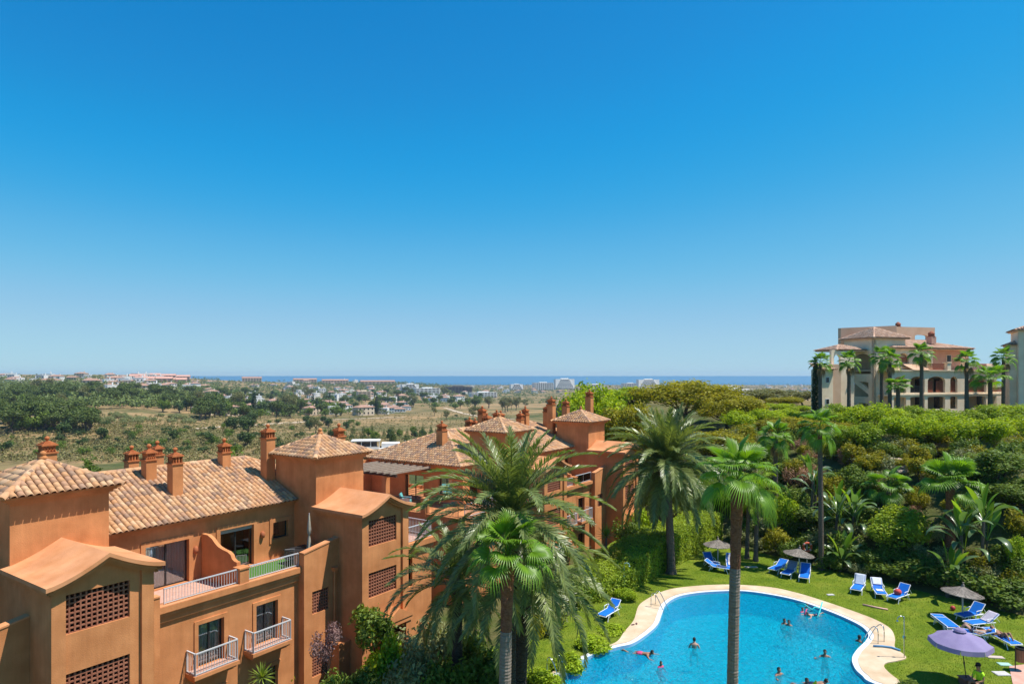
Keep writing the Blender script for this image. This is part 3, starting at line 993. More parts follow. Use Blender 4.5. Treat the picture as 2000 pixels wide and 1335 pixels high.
for (x, y, zt, w, st) in [(-3.09, 8.3, 10.46, .50, 0), (-3.21, 6.35, 10.66, .50, 1), (-1.55, 8.8, 10.55, .46, 1), (-2.76, 4.8, 10.55, .5, 0), (.93, 6.65, 10.6, .48, 0), (2.40, 4.9, 11.35, .54, 0), (6.35, 3.75, 11.2, .52, 1),
                          (-6.54, 9.0, 11.15, .60, 1), (-9.6, 7.0, 10.2, .5, 0)]:
    chimney(b1, x, y, roofz(min(y, 10.8)) - .5, zt, w, st)
# artificial turf on the right terrace
m = MB(); m.box(-2.15, 2.3, .35, 2.75, 4.502, 4.53)
turf = m.build('turf_mat', pmat('artificial_turf', [(.05, .14, .02), (.09, .22, .035)], rough=.95, scale=30, bump=.8, bscale=200), None)
turf.location = BO; turf.rotation_euler = (0, 0, BROT)
tag(turf, 'green artificial turf mat laid on the roof terrace beside the scalloped dividing wall', 'turf mat')

# ---- far house of the same row
BO2 = bl(17.7, .5)
b2 = empty('apartment_house', (BO2.x, BO2.y, 0), BROT)
tag(b2, 'terracotta orange apartment house with dark pergola, behind the large centre palm', 'building')
U1, U2 = 2.75, 16.0
tower(b2, U1); tower(b2, U2)
bay(b2, U2, True)
side_block(b2, U1 + 3.27, U1 + 4.35, 5.35, 5.35, [(U1 + 3.5, U1 + 4.1, 2.75, 3.85)])
side_block(b2, U2 - 2.1, U2 - .003, 5.5, 5.85, [(U2 - 1.62, U2 - .62, 2.5, 3.58)])
lower_box(b2, -4.0, 21.5, 12.5)
hip_roof(b2, -.1, 21.0, 3.2, 13.0, 7.42, 9.5, ridge=4.6, faces='FLRB')
m = MB()     # end wall with windows facing the near house
m.wall((.0, 12.8), (0, -1), 9.7, 4.3, 7.3, [(4.0, 5.9, 4.5, 6.4), (7.4, 8.7, 5.2, 6.4)], (1, 0), .2)
m.wall((0, 3.1), (1, 0), U1 + .1, 4.3, 7.3, [(.8, 1.9, 5.1, 6.4)], (0, 1), .2)
m.build('attic_wall', STUCCO, b2)
window(b2, 6.9, 8.8, 4.5, 6.4, 0, nrm=(1, 0), ux=(0, 1), name='sliding_door')
window(b2, 4.1, 5.4, 5.2, 6.4, 0, nrm=(1, 0), ux=(0, 1))
window(b2, .8, 1.9, 5.1, 6.4, 3.1, curtain=False, mid=False)
m = MB(); m.box(-4.0, .0, 0, 12.5, 4.25, 4.45); m.box(-4.05, U1, -.2, .2, 4.1, 4.7); m.box(-4.1, -3.85, .2, 12.5, 4.0, 4.7); m.box(.001, U1, .21, 3.1, 4.26, 4.46); m.build('end_terrace', STUCCO, b2)
m = MB(); m.wall((-4.0, 0), (1, 0), U1 + 4.0, -3, 4.1, [(1.6, 2.8, 1.7, 3.5), (4.6, 5.8, 1.7, 3.5)], (0, 1), .2); m.build('facade_wall', STUCCO, b2)
window(b2, -2.4, -1.2, 1.7, 3.5, 0); window(b2, .6, 1.8, 1.7, 3.5, 0)
railing(b2, (-3.97, .3), (-3.97, 3.0), 4.72, 5.6, mat=DARKMETAL); railing(b2, (-3.97, 3.5), (-3.97, 9), 4.72, 5.6, mat=DARKMETAL)
railing(b2, (-3.7, 0), (U1 - .3, 0), 4.72, 5.6)
m = MB(); m.box(-4.15, -3.75, 3.02, 3.42, 4.3, 5.75); m.build('railing_pier', STUCCO, b2)
m = MB(); m.box(-4.25, -3.85, 6.6, 6.98, 4.3, 6.948); m.build('pergola_pier', STUCCO, b2)
pg = MB()
pg.box(-4.3, -4.12, 5.6, 11.5, 6.95, 7.13); pg.box(-.62, -.5, 5.6, 11.5, 6.95, 7.1)
pgo = pg.build('pergola', WOODDARK, b2)
RAFT = pmat('weathered_wood', [(.26, .20, .15), (.36, .29, .22)], rough=.85, scale=4)
for i in range(9):
    y = 5.8 + i * .66
    q_ = MB(); q_.box(-4.6, -.45, y, y + .11, 7.132, 7.27); q_.build('rafter', RAFT, pgo)
roofz2 = lambda y: roofz(y, 2.82, 8.1, 7.42, 9.5)
def loc2(s, t): return s - 17.7, t - .5
for (px, Y, zt, w, st) in [(863, 51.5, 10.45, .62, 1), (951, 54.3, 10.9, .62, 0), (942, 58, 11.3, .6, 1), (917, 60, 10.2, .6, 0), (928, 60, 10.1, .55, 0), (970, 60, 10.85, .6, 1), (978, 61, 10.75, .55, 0), (1016, 61.5, 10.7, .55, 0), (1026, 62, 11.1, .55, 1),
                           (1077, 62.5, 12.0, .6, 1), (1068, 64, 11.2, .55, 0), (1105, 67.5, 11.6, .6, 1), (1151, 66, 12.6, .62, 1)]:
    X = (px - 1000) / F * Y
    dx, dy = X - BO2.x, Y - BO2.y
    cs, sn = math.cos(BROT), math.sin(BROT)
    s_, t_ = dx * cs + dy * sn, -dx * sn + dy * cs
    chimney(b2, s_, t_, 8.0 if px != 1151 else 6, zt, w, st)
# ================================================================== pool and lawn
def fill_loops(loops, z, name, mat, parent=None, flip=False):
    bm = bmesh.new()
    es = []
    for lp in loops:
        vs = [bm.verts.new((p[0], p[1], z)) for p in lp]
        for i in range(len(vs)): es.append(bm.edges.new((vs[i], vs[(i + 1) % len(vs)])))
    bmesh.ops.triangle_fill(bm, use_beauty=True, use_dissolve=False, edges=es)
    for f in bm.faces:
        if f.normal.z < 0: f.normal_flip()
    me = bpy.data.meshes.new(name); bm.to_mesh(me); bm.free()
    return link(name, me, parent, mat)
def offset_loop(lp, d):
    lp = np.asarray(lp); t = np.roll(lp, -1, 0) - np.roll(lp, 1, 0)
    n = np.stack([t[:, 1], -t[:, 0]], 1); n /= np.linalg.norm(n, axis=1)[:, None]
    area = .5 * np.sum(lp[:, 0] * np.roll(lp[:, 1], -1) - np.roll(lp[:, 0], -1) * lp[:, 1])
    return lp + n * d * (1 if area > 0 else -1)
def skirt(mb, lp, za, zb):
    n = len(lp); b = len(mb.v)
    mb.v += [(p[0], p[1], za) for p in lp] + [(p[0], p[1], zb) for p in lp]
    mb.f += [(b + i, b + (i + 1) % n, b + n + (i + 1) % n, b + n + i) for i in range(n)]

GRASS = pmat('lawn_grass', [(.105, .165, .012), (.145, .205, .018), (.20, .24, .030)], rough=.95, scale=.55, detail=8, bump=1.0, bscale=22, spec=.08,
             cols2=[(.74, .82, .74), (1.22, 1.10, 1.05)], scale2=1.3, bdist=.05)
LAWN = [(-6, 18), (40, 18), (40, 30), (31.5, 37.0), (24.2, 47.2), (19.5, 54.5), (15.5, 60), (9.5, 57), (4.5, 46), (0.6, 37), (-3.2, 29)]
lawn = fill_loops([catmull(LAWN, 4), POUT], 0.0, 'lawn', GRASS)
tag(lawn, kind='structure')
STONE = pmat('pool_deck_stone', [(.52, .40, .27), (.60, .47, .33), (.66, .55, .42)], rough=.85, scale=.9, detail=7, bump=.25, bscale=30, spec=.15,
             cols2=[(.86, .80, .72), (1.06, 1.05, 1.05)], scale2=.6)
LIPM = pmat('pool_lip', [(.62, .66, .70), (.72, .75, .78)], rough=.5, scale=2)
LIP = offset_loop(PIN, .26)
deck = fill_loops([POUT, LIP], .045, 'pool_deck', STONE); tag(deck, kind='structure')
m = MB(); skirt(m, POUT, -.15, .045); m.build('deck_edge', STONE, deck)
lip = fill_loops([LIP, PIN], .03, 'pool_lip', LIPM, deck)
m = MB(); skirt(m, PIN, -.3, .03); m.build('waterline', pmat('waterline_tile', [(.22, .42, .62), (.30, .5, .68)], rough=.3, scale=5), deck)
def pool_mat(name, ca, cb):
    m = bpy.data.materials.new(name); m.use_nodes = True
    nt = m.node_tree; L = nt.links.new
    b = nt.nodes['Principled BSDF']; b.inputs['Roughness'].default_value = .5; b.inputs['Specular IOR Level'].default_value = .2
    tc = _n(nt, 'ShaderNodeTexCoord')
    br = _n(nt, 'ShaderNodeTexBrick'); br.inputs['Scale'].default_value = 6; br.offset = 0
    br.inputs['Brick Width'].default_value = .5; br.inputs['Row Height'].default_value = .5; br.inputs['Mortar Size'].default_value = .012
    br.inputs['Color1'].default_value = (*ca, 1); br.inputs['Color2'].default_value = (*cb, 1); br.inputs['Mortar'].default_value = (*[min(1, c * 1.15) for c in cb], 1)
    L(tc.outputs['Object'], br.inputs['Vector']); L(br.outputs['Color'], b.inputs['Base Color'])
    return m
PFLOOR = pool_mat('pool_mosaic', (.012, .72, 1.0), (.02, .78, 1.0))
PWALL_SHADE = pool_mat('pool_wall_shade', (.01, .32, .80), (.02, .37, .86))  # darker copy of the floor mosaic, wall shade put into the colour
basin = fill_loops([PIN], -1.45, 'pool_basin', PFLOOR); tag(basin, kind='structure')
m = MB(); skirt(m, PIN, -1.45, -.3); m.build('basin_wall', PWALL_SHADE, basin)
def water_mat():
    m = bpy.data.materials.new('pool_water'); m.use_nodes = True
    nt = m.node_tree; nt.nodes.clear(); L = nt.links.new
    o = _n(nt, 'ShaderNodeOutputMaterial')
    tc = _n(nt, 'ShaderNodeTexCoord')
    n1 = _n(nt, 'ShaderNodeTexNoise'); n1.inputs['Scale'].default_value = 3.2; n1.inputs['Detail'].default_value = 3; n1.inputs['Distortion'].default_value = 1.2
    n2 = _n(nt, 'ShaderNodeTexNoise'); n2.inputs['Scale'].default_value = 9; n2.inputs['Detail'].default_value = 2; n2.inputs['Distortion'].default_value = 1.5
    L(tc.outputs['Object'], n1.inputs['Vector']); L(tc.outputs['Object'], n2.inputs['Vector'])
    ad = _n(nt, 'ShaderNodeMath', operation='MULTIPLY_ADD'); ad.inputs[1].default_value = .35
    L(n2.outputs['Fac'], ad.inputs[0]); L(n1.outputs['Fac'], ad.inputs[2])
    bp = _n(nt, 'ShaderNodeBump'); bp.inputs['Strength'].default_value = 1.0; bp.inputs['Distance'].default_value = .5
    L(ad.outputs[0], bp.inputs['Height'])
    t = _n(nt, 'ShaderNodeBsdfTransparent'); t.inputs[0].default_value = (.70, 1, 1, 1)
    g = _n(nt, 'ShaderNodeBsdfGlossy'); g.inputs['Roughness'].default_value = .06; g.inputs['Color'].default_value = (1, 1, 1, 1)
    fr = _n(nt, 'ShaderNodeFresnel'); fr.inputs[0].default_value = 1.33
    L(bp.outputs[0], fr.inputs['Normal']); L(bp.outputs[0], g.inputs['Normal'])
    df = _n(nt, 'ShaderNodeBsdfDiffuse'); L(bp.outputs[0], df.inputs['Normal']); df.inputs[0].default_value = (.0, .70, 1.0, 1)     # light scattered back by the water
    m0 = _n(nt, 'ShaderNodeMixShader'); m0.inputs[0].default_value = .44; L(t.outputs[0], m0.inputs[1]); L(df.outputs[0], m0.inputs[2])
    ms = _n(nt, 'ShaderNodeMixShader'); L(fr.outputs[0], ms.inputs[0]); L(m0.outputs[0], ms.inputs[1]); L(g.outputs[0], ms.inputs[2])
    L(ms.outputs[0], o.inputs[0])
    return m
water = fill_loops([PIN], -.13, 'pool_water', water_mat()); tag(water, kind='structure')

# paved corner at the bottom right and stepping slabs in the grass
PAV = pmat('clay_paving', [(.50, .27, .20), (.60, .36, .28)], rough=.85, scale=3, bump=.2, bscale=20)
pv = [pix(1971, 1301), pix(2060, 1290), Vector((30, 27, 0)), Vector((21.9, 27, 0)), pix(1978, 1335)]
m = MB(); vs_ = [(p.x, p.y, .03) for p in pv]; lo_ = [(p.x, p.y, -.1) for p in pv]; k = len(vs_)
m.add(vs_ + lo_, [tuple(range(k))[::-1]] + [(i, (i + 1) % k, (i + 1) % k + k, i + k) for i in range(k)])
o = m.build('paved_path', PAV, None); tag(o, kind='structure')

def slab(px, py, w, d, rz, mat, label):
    p = pix(px, py)
    m = MB(); m.box(-w / 2, w / 2, -d / 2, d / 2, -.05, .035); m.box(-w / 2 + .04, w / 2 - .04, -d / 2 + .04, d / 2 - .04, .0352, .045)
    o = m.build('stepping_slab', mat, None); o.location = p; o.rotation_euler = (0, 0, rz)
    tag(o, label, 'slab')
GREYST = pmat('grey_stone', [(.46, .44, .42), (.55, .53, .50)], rough=.9, scale=4)
slab(1944, 1283, .75, .30, -.15, pmat('pale_clay', [(.52, .42, .36)], rough=.9), 'pale clay stepping slab in the lawn nearest the sun loungers')
slab(1962, 1297, .55, .36, -.1, pmat('cover_green', [(.35, .55, .45)], rough=.7), 'small pale green access cover set in the lawn')
slab(1956, 1315, .65, .45, 0, GREYST, 'pale grey stepping slab in the lawn nearest the paved corner')
slab(1622, 1161, .45, .25, .1, GREYST, 'small grey slab in the lawn above the far pool edge')
slab(1467, 1107, .9, .3, .05, pmat('pale_clay', [(.52, .42, .36)]), 'pale worn slab in the lawn between thatched parasols')

# grass blades over the part of the lawn in view
def grass(n, seed):
    rng = np.random.default_rng(seed)
    px = rng.uniform(1000, 2020, n * 2); py = 733 + 14 * F / rng.uniform(28.5, 58, n * 2)
    Y = 14 * F / (py - 733); X = (px - 1000) / F * Y
    ok = inside(catmull(LAWN, 4), X, Y) & ~inside(offset_loop(POUT, .04), X, Y) & ~inside([(q.x, q.y) for q in pv], X, Y)
    X, Y = X[ok][:n], Y[ok][:n]; n = len(X)
    a = rng.uniform(0, 2 * PI, n); h = rng.uniform(.018, .045, n); w = .012
    P = np.stack([X, Y, np.zeros(n)], 1); S = np.stack([np.cos(a), np.sin(a), np.zeros(n)], 1) * w
    T = P + np.stack([rng.normal(0, .02, n), rng.normal(0, .02, n), h], 1)
    V = np.stack([P - S, P + S, T + S * .3, T - S * .3], 1).reshape(-1, 3)
    o = link('grass', np_mesh('grass', V, np.arange(4 * n).reshape(n, 4), pmat('grass_blade', [(.12, .19, .014), (.175, .245, .022), (.25, .285, .045)], rough=.7, scale=.8, spec=.15, island=.4, trans=((1.2, 1.2, .5), .3))))
    tag(o, 'short mown grass of the lawn around the pool', 'grass', None, 'stuff')
grass(110000, 3)
# ================================================================== plants
def unit(a):
    return a / np.maximum(np.linalg.norm(a, axis=-1, keepdims=True), 1e-9)
def leaf_quads(P, N, L, w, rng, hang=0.0):
    n = len(P)
    t = unit(np.cross(N, rng.normal(size=(n, 3))))
    t = unit(t + np.array([0, 0, -hang]))
    b = unit(np.cross(N, t))
    s = rng.uniform(.65, 1.25, (n, 1))
    A = P - t * L * .5 * s; B = P + b * w * .5 * s + t * L * .08; C = P + t * L * .5 * s; D = P - b * w * .5 * s + t * L * .08
    V = np.stack([A, B, C, D], 1).reshape(-1, 3)
    return V, np.arange(4 * n).reshape(n, 4)
def crown_points(blobs, n, rng, hollow=.55, flat=1.0, upn=.25):
    B = np.array(blobs, float)
    wgt = B[:, 3] ** 2; wgt /= wgt.sum()
    k = rng.choice(len(B), n, p=wgt)
    d = unit(rng.normal(size=(n, 3)))
    r = B[k, 3] * (hollow + (1 - hollow) * rng.random(n) ** .6) * (1 + .14 * rng.normal(size=n))
    P = B[k, :3] + d * r[:, None] * np.array([1, 1, flat])
    N = unit(d * .7 + rng.normal(size=(n, 3)) * .55 + np.array([0, 0, upn]))
    return P, N
def rand_blobs(rng, n, rx, rz, zc, r0, r1, ry=None, lower=-.6):
    out = []
    while len(out) < n:
        p = unit(rng.normal(size=3)) * rng.uniform(.35, 1) ** .6
        if p[2] < lower: continue
        r = rng.uniform(r0, r1)
        out.append((p[0] * (rx - r * .6), p[1] * ((ry or rx) - r * .6), zc + p[2] * (rz - r * .6), r))
    return out
BARK = pmat('bark', [(.07, .05, .035), (.13, .10, .07)], rough=.95, scale=6, bump=.6, bscale=18, stretch=(1, 1, .3))
BARKD = pmat('bark_dark', [(.045, .032, .024), (.085, .065, .048)], rough=.95, scale=6, bump=.6, bscale=18, stretch=(1, 1, .3))

class TreeKind:
    """a trunk mesh and a crown mesh shared by the trees of one kind"""
    def __init__(s, key, h, tr, blobs, n, L, w, mat, seed, flat=1.0, hollow=.5, limbs=6, bark=BARK, z0=None, hang=.0, upn=.25):
        rng = np.random.default_rng(seed)
        P, N = crown_points(blobs, n, rng, hollow, flat, upn)
        V, Fc = leaf_quads(P, N, L, w, rng, hang)
        s.crown = np_mesh(key + '_crown', V, Fc, mat)
        m = MB()
        zb = z0 if z0 is not None else min(b[2] for b in blobs) * .8
        top = (rng.normal() * .04 * h, rng.normal() * .04 * h, max(zb, .1 * h))
        m.tube([(0, 0, -.4), (top[0] * .4, top[1] * .4, top[2] * .5), top], [tr * 1.3, tr, tr * .8], 7)
        for b in sorted(blobs, key=lambda b: -b[3])[:limbs]:
            mid = [(top[i] * .45 + b[i] * .55) for i in range(3)]; mid[2] -= .05 * h
            m.tube([top, mid, b[:3]], [tr * .6, tr * .4, tr * .12], 5)
        me = bpy.data.meshes.new(key + '_trunk'); me.from_pydata(m.v, [], m.f); me.materials.append(bark)
        s.trunk = me
        s.key = key
def plant(kind, name, loc, scale=1.0, rz=None, label=None, cat='tree', group=None, crown='crown', trunk='trunk'):
    e = empty(name, loc, random.uniform(0, 6.28) if rz is None else rz, scale)
    link(trunk, kind.trunk, e); c = link(crown, kind.crown, e)
    tag(e, label, cat, group)
    return e
def leafrow(*a): return leafmat(*a)
LF_BRIGHT = leafmat('leaf_bright', (.165, .26, .008), (.27, .36, .014), tcol=(1.35, 1.25, .45), tf=.45)
LF_YELLOW = leafmat('leaf_olive_yellow', (.155, .165, .010), (.265, .26, .018), tcol=(1.3, 1.2, .5), tf=.42)
LF_DARK = leafmat('leaf_dark', (.065, .115, .018), (.125, .19, .03), tf=.36)
LF_MID = leafmat('leaf_mid', (.075, .13, .016), (.13, .19, .026), tf=.3)
LF_GREY = leafmat('leaf_grey', (.14, .17, .07), (.22, .25, .12), tf=.25)
LF_PINE = leafmat('leaf_pine', (.045, .075, .015), (.095, .13, .024), tf=.2)
LF_EUC = leafmat('leaf_eucalyptus', (.10, .115, .04), (.16, .17, .07), tf=.25)
LF_BROWN = leafmat('leaf_dry', (.20, .11, .06), (.34, .21, .13), tcol=(1.2, 1, .8), tf=.2)
LF_PURPLE = leafmat('leaf_purple', (.16, .09, .085), (.34, .25, .24), tcol=(1.2, .9, .9), tf=.2)
LF_LIME = leafmat('leaf_lime', (.17, .27, .010), (.27, .37, .018))
LF_HEDGE = leafmat('leaf_hedge', (.16, .25, .018), (.25, .33, .030), tf=.40)

# ---- palms ----------------------------------------------------------------
FR_DATE = leafmat('date_frond', (.105, .150, .045), (.175, .225, .075), tcol=(1.3, 1.3, .5), tf=.36, island=.35, rough=.36, spec=.6)
FR_QUEEN = leafmat('queen_frond', (.13, .23, .015), (.20, .31, .025), tf=.38)
FR_FAN = leafmat('fan_leaf', (.085, .19, .014), (.14, .27, .022), tcol=(1.4, 1.4, .45), tf=.40, island=.25, rough=.38, spec=.5)
FR_DEAD = leafmat('dead_frond', (.20, .12, .055), (.30, .20, .10), tcol=(1, 1, 1), tf=.15)
PALM_BARK = pmat('palm_bark', [(.085, .062, .046), (.15, .115, .09), (.10, .075, .055)], rough=.95, scale=5, bump=.9, bscale=14, stretch=(1, 1, 2.5), bdist=.05)
PALM_DARK = pmat('palm_bark_dark', [(.045, .034, .026), (.09, .07, .052)], rough=.95, scale=7, bump=1.0, bscale=12, stretch=(1, 1, 2), bdist=.06)
PALM_RED = pmat('palm_bark_red', [(.16, .055, .028), (.30, .13, .07)], rough=.95, scale=9, bump=.9, bscale=20, stretch=(1, 1, 2), bdist=.05)
PALM_GREY = pmat('palm_bark_grey', [(.20, .155, .125), (.30, .245, .20)], rough=.95, scale=4, bump=.7, bscale=18, stretch=(1, 1, 4), bdist=.03)

def frond_mesh(key, L, elev, droop, mat, seed, nl=60, lf=.5, lw=.038, hangl=.35, vee=.25, dense=1.0):
    rng = np.random.default_rng(seed)
    n = 16
    ts = np.linspace(0, 1, n + 1)
    ang = np.radians(elev - droop * ts ** 1.25)
    d = np.stack([np.cos(ang), 0.06 * rng.normal() * ts, np.sin(ang)], 1)
    P = np.vstack([[0, 0, 0], np.cumsum(d[:-1] * (L / n), 0)])
    V = []; Fc = []
    sw = np.linspace(.042, .006, n + 1)
    for i in range(n):          # rachis: a three-sided strip
        T = d[i]; up = np.array([-T[2], 0, T[0]])
        a = [P[i] + np.array([0, sw[i], 0]), P[i] - np.array([0, sw[i], 0]), P[i + 1] - np.array([0, sw[i + 1], 0]), P[i + 1] + np.array([0, sw[i + 1], 0])]
        b = len(V); V += a + [P[i] - up * sw[i], P[i + 1] - up * sw[i + 1]]
        Fc += [(b, b + 1, b + 2, b + 3), (b + 1, b + 4, b + 5, b + 2), (b + 4, b, b + 3, b + 5)]
    for i in range(nl):
        t = .10 + .90 * (i + .5) / nl
        k = min(int(t * n), n - 1); u = t * n - k
        p = P[k] * (1 - u) + P[k + 1] * u
        T = unit(d[k] * (1 - u) + d[min(k + 1, n)] * u)
        up = np.array([-T[2], 0, T[0]])
        for sd in (-1, 1):
            l = lf * min(1, .25 + t / .3) * (1 - .55 * max(0, (t - .5) / .5) ** 1.3) * rng.uniform(.85, 1.12)
            a = np.radians(28 + 38 * t + rng.normal() * 6)
            D = unit(np.array([0, sd, 0]) * math.cos(a) + T * math.sin(a) + up * (vee + rng.normal() * .12))
            q1 = p + D * l * .5
            D2 = unit(D + np.array([0, 0, -hangl - rng.random() * .15]))
            q2 = q1 + D2 * l * .5
            W = unit(T - D * np.dot(T, D)) * lw * .5
            b = len(V)
            V += [p - W * .5, p + W * .5, q1 + W, q1 - W, q2 + W * .15, q2 - W * .15]
            Fc += [(b, b + 1, b + 2, b + 3), (b + 3, b + 2, b + 4, b + 5)]
    return np_mesh(key, V, Fc, mat)

def fan_mesh(key, elev, mat, seed, pet=1.05, Rr=.95, nseg=28, spread=225, tip=.45, droop=18):
    rng = np.random.default_rng(seed)
    V = []; Fc = []
    n = 6; P = [np.zeros(3)]
    for i in range(n):
        a = math.radians(elev - droop * (i / n) ** 1.3)
        P.append(P[-1] + np.array([math.cos(a), 0, math.sin(a)]) * pet / n)
    a = math.radians(elev - droop * 1.35)
    D = np.array([math.cos(a), 0, math.sin(a)]); Nn = np.array([-D[2], 0, D[0]]); Y = np.array([0, 1, 0])
    for i in range(n):
        w = .028 - .012 * i / n
        b = len(V); V += [P[i] + Y * w, P[i] - Y * w, P[i + 1] - Y * w, P[i + 1] + Y * w, P[i] - Nn * w, P[i + 1] - Nn * w]
        Fc += [(b, b + 1, b + 2, b + 3), (b + 1, b + 4, b + 5, b + 2), (b + 4, b, b + 3, b + 5)]
    Q = P[-1]
    dp = math.radians(spread) / nseg
    for k in range(nseg):
        ph = -math.radians(spread) / 2 + (k + .5) * dp
        R_ = Rr * (.62 + .38 * math.cos(ph * .55) ** 2) * rng.uniform(.93, 1.05)
        def pt(phi, r, lift=0):
            d_ = D * math.cos(phi) + Y * math.sin(phi)
            cup = .30 * r * math.sin(abs(phi)) ** 2 - .16 * r * r
            return Q + d_ * r + Nn * (cup + lift)
        r0, r1, r2 = .03, R_ * .55, R_ * .80
        g = np.array([0, 0, -1.0])
        l0, c0, e0 = pt(ph - dp / 2, r0), pt(ph, r0, .005), pt(ph + dp / 2, r0)
        l1, c1, e1 = pt(ph - dp / 2, r1, -.012), pt(ph, r1, .03), pt(ph + dp / 2, r1, -.012)
        sg = tip * R_ * .22
        l2, c2, e2 = pt(ph - dp * .27, r2, -.01) + g * sg * .35, pt(ph, r2, .02) + g * sg * .35, pt(ph + dp * .27, r2, -.01) + g * sg * .35
        t2 = pt(ph + rng.normal() * .02, R_, 0) + g * sg * (1.4 + rng.random())
        b = len(V)
        V += [l0, c0, e0, l1, c1, e1, l2, c2, e2, t2, t2 + Y * .006]
        Fc += [(b, b + 1, b + 4, b + 3), (b + 1, b + 2, b + 5, b + 4), (b + 3, b + 4, b + 7, b + 6), (b + 4, b + 5, b + 8, b + 7), (b + 6, b + 7, b + 10, b + 9), (b + 7, b + 8, b + 9, b + 10)]
    return np_mesh(key, V, Fc, mat)

DATE_SET = []
for k, (el, dr, L) in enumerate([(84, 20, 3.2), (74, 34, 3.5), (64, 50, 3.8), (52, 60, 4.0), (40, 66, 4.1), (27, 70, 4.1), (12, 68, 4.1), (-6, 60, 4.0), (-26, 46, 3.8), (-48, 30, 3.4)]):
    DATE_SET.append([frond_mesh('date_frond', L * (.96 + .06 * v), el, dr * (.9 + .25 * v), FR_DATE, 10 * k + v, nl=76, lf=.56, lw=.044, hangl=.16) for v in (0, 1, 2)])
QUEEN_SET = [[frond_mesh('queen_frond', 2.9, el, dr, FR_QUEEN, 300 + 5 * k + v, nl=46, lf=.62, lw=.045, hangl=.9, vee=.1) for v in (0, 1)]
             for k, (el, dr) in enumerate([(78, 60), (62, 95), (45, 115), (25, 110), (5, 90), (-25, 60)])]
FAN_SET = [[fan_mesh('fan_leaf', el, FR_FAN, 500 + 5 * k + v, droop=dr, tip=tp) for v in (0, 1)]
           for k, (el, dr, tp) in enumerate([(84, 6, .25), (70, 10, .3), (54, 16, .5), (36, 22, .8), (16, 26, 1.1), (-8, 26, 1.5), (-34, 20, 1.7)])]
FAN_DEAD = [fan_mesh('dead_leaf', el, FR_DEAD, 600 + k, droop=8, tip=1.6, pet=.7) for k, el in enumerate((-58, -74))]
FAN_LONG = [[fan_mesh('fan_leaf', el, FR_FAN, 550 + 5 * k + v, droop=dr, tip=tp, pet=1.4, Rr=1.3, nseg=34) for v in (0, 1)]
            for k, (el, dr, tp) in enumerate([(84, 6, .2), (66, 12, .3), (46, 18, .6), (24, 26, 1.2), (0, 28, 2.0), (-28, 22, 2.3)])]

def trunk_mesh(h, r0, r1, lean, rings, bark, seed, n=12, flare=1.35, z0=0.0):
    rng = np.random.default_rng(seed)
    m = MB(); pts = []; rad = []
    k = max(4, int(h / rings))
    for i in range(2 * k + 1):
        t = i / (2 * k)
        pts.append((lean[0] * t ** 1.4, lean[1] * t ** 1.4, z0 + h * t))
        r = r0 + (r1 - r0) * t
        r *= 1 + (flare - 1) * max(0, 1 - t * h / .9) ** 2
        rad.append(r * ((1.05 if i % 2 else .965) if bark is PALM_DARK else (1.022 if i % 2 else .985)) * rng.uniform(.975, 1.025))
    m.tube(pts, rad, n)
    me = bpy.data.meshes.new('trunk'); me.from_pydata(m.v, [], m.f); me.materials.append(bark)
    return me

def palm(kind, base, h, label, n=70, scale=1.0, lean=(0, 0), r=(.27, .22), bark=None, seed=0, cls=None, red=0.0, dead=0, group=None, rings=.11):
    rng = random.Random(seed)
    sets = {'date': DATE_SET, 'fan': FAN_SET, 'queen': QUEEN_SET, 'fanlong': FAN_LONG}[kind]
    e = empty('palm_tree', base)
    bark = bark or (PALM_DARK if kind == 'date' else PALM_BARK)
    link('trunk', trunk_mesh(h - red, r[0], r[1] if not red else r[0] + (r[1] - r[0]) * (1 - red / h), (lean[0] * (1 - red / h) ** 1.4, lean[1] * (1 - red / h) ** 1.4), rings, bark, seed), e)
    top = Vector((lean[0], lean[1], h))
    if red:
        l0 = Vector((lean[0] * (1 - red / h) ** 1.4, lean[1] * (1 - red / h) ** 1.4, h - red))
        m = MB(); k = 12
        m.tube([l0.lerp(top, i / k) for i in range(k + 1)], [(r[1] * (1.0 + .35 * (i / k) ** 2)) * (1.07 if i % 2 else .96) for i in range(k + 1)], 12)
        m.build('leaf_base_sheath', PALM_RED, e)
    if kind == 'date':
        m = MB(); m.lathe([(r[1] * .9, -.9), (r[1] * 1.5, -.45), (r[1] * 1.75, -.1), (r[1] * 1.2, .25), (.05, .5)], 12, top)
        m.build('crown_shaft', PALM_BARK, e)
    lo, hi = cls or (0, len(sets) - 1)
    for k in range(n):
        t = (k + .5) / n
        c = lo + (hi - lo) * t ** .85
        ci = min(max(int(round(c + rng.uniform(-.45, .45))), lo), hi)
        me = rng.choice(sets[ci])
        f = link('frond' if kind in ('date', 'queen') else 'fan_leaf', me, e)
        f.location = top + Vector((0, 0, (.28 - .5 * t) * scale))
        f.rotation_euler = (rng.uniform(-.22, .22) if kind != 'fan' else rng.uniform(-.35, .35), rng.uniform(-.06, .06), k * 2.39996 + rng.uniform(-.25, .25))
        f.scale = (scale * rng.uniform(.92, 1.06),) * 3
    for k in range(dead):
        f = link('dead_leaf', FAN_DEAD[k % 2], e)
        f.location = top + Vector((0, 0, -.35 * scale)); f.rotation_euler = (rng.uniform(-.2, .2), 0, k * 2.4); f.scale = (scale * .9,) * 3
    tag(e, label, 'palm', group)
    return e

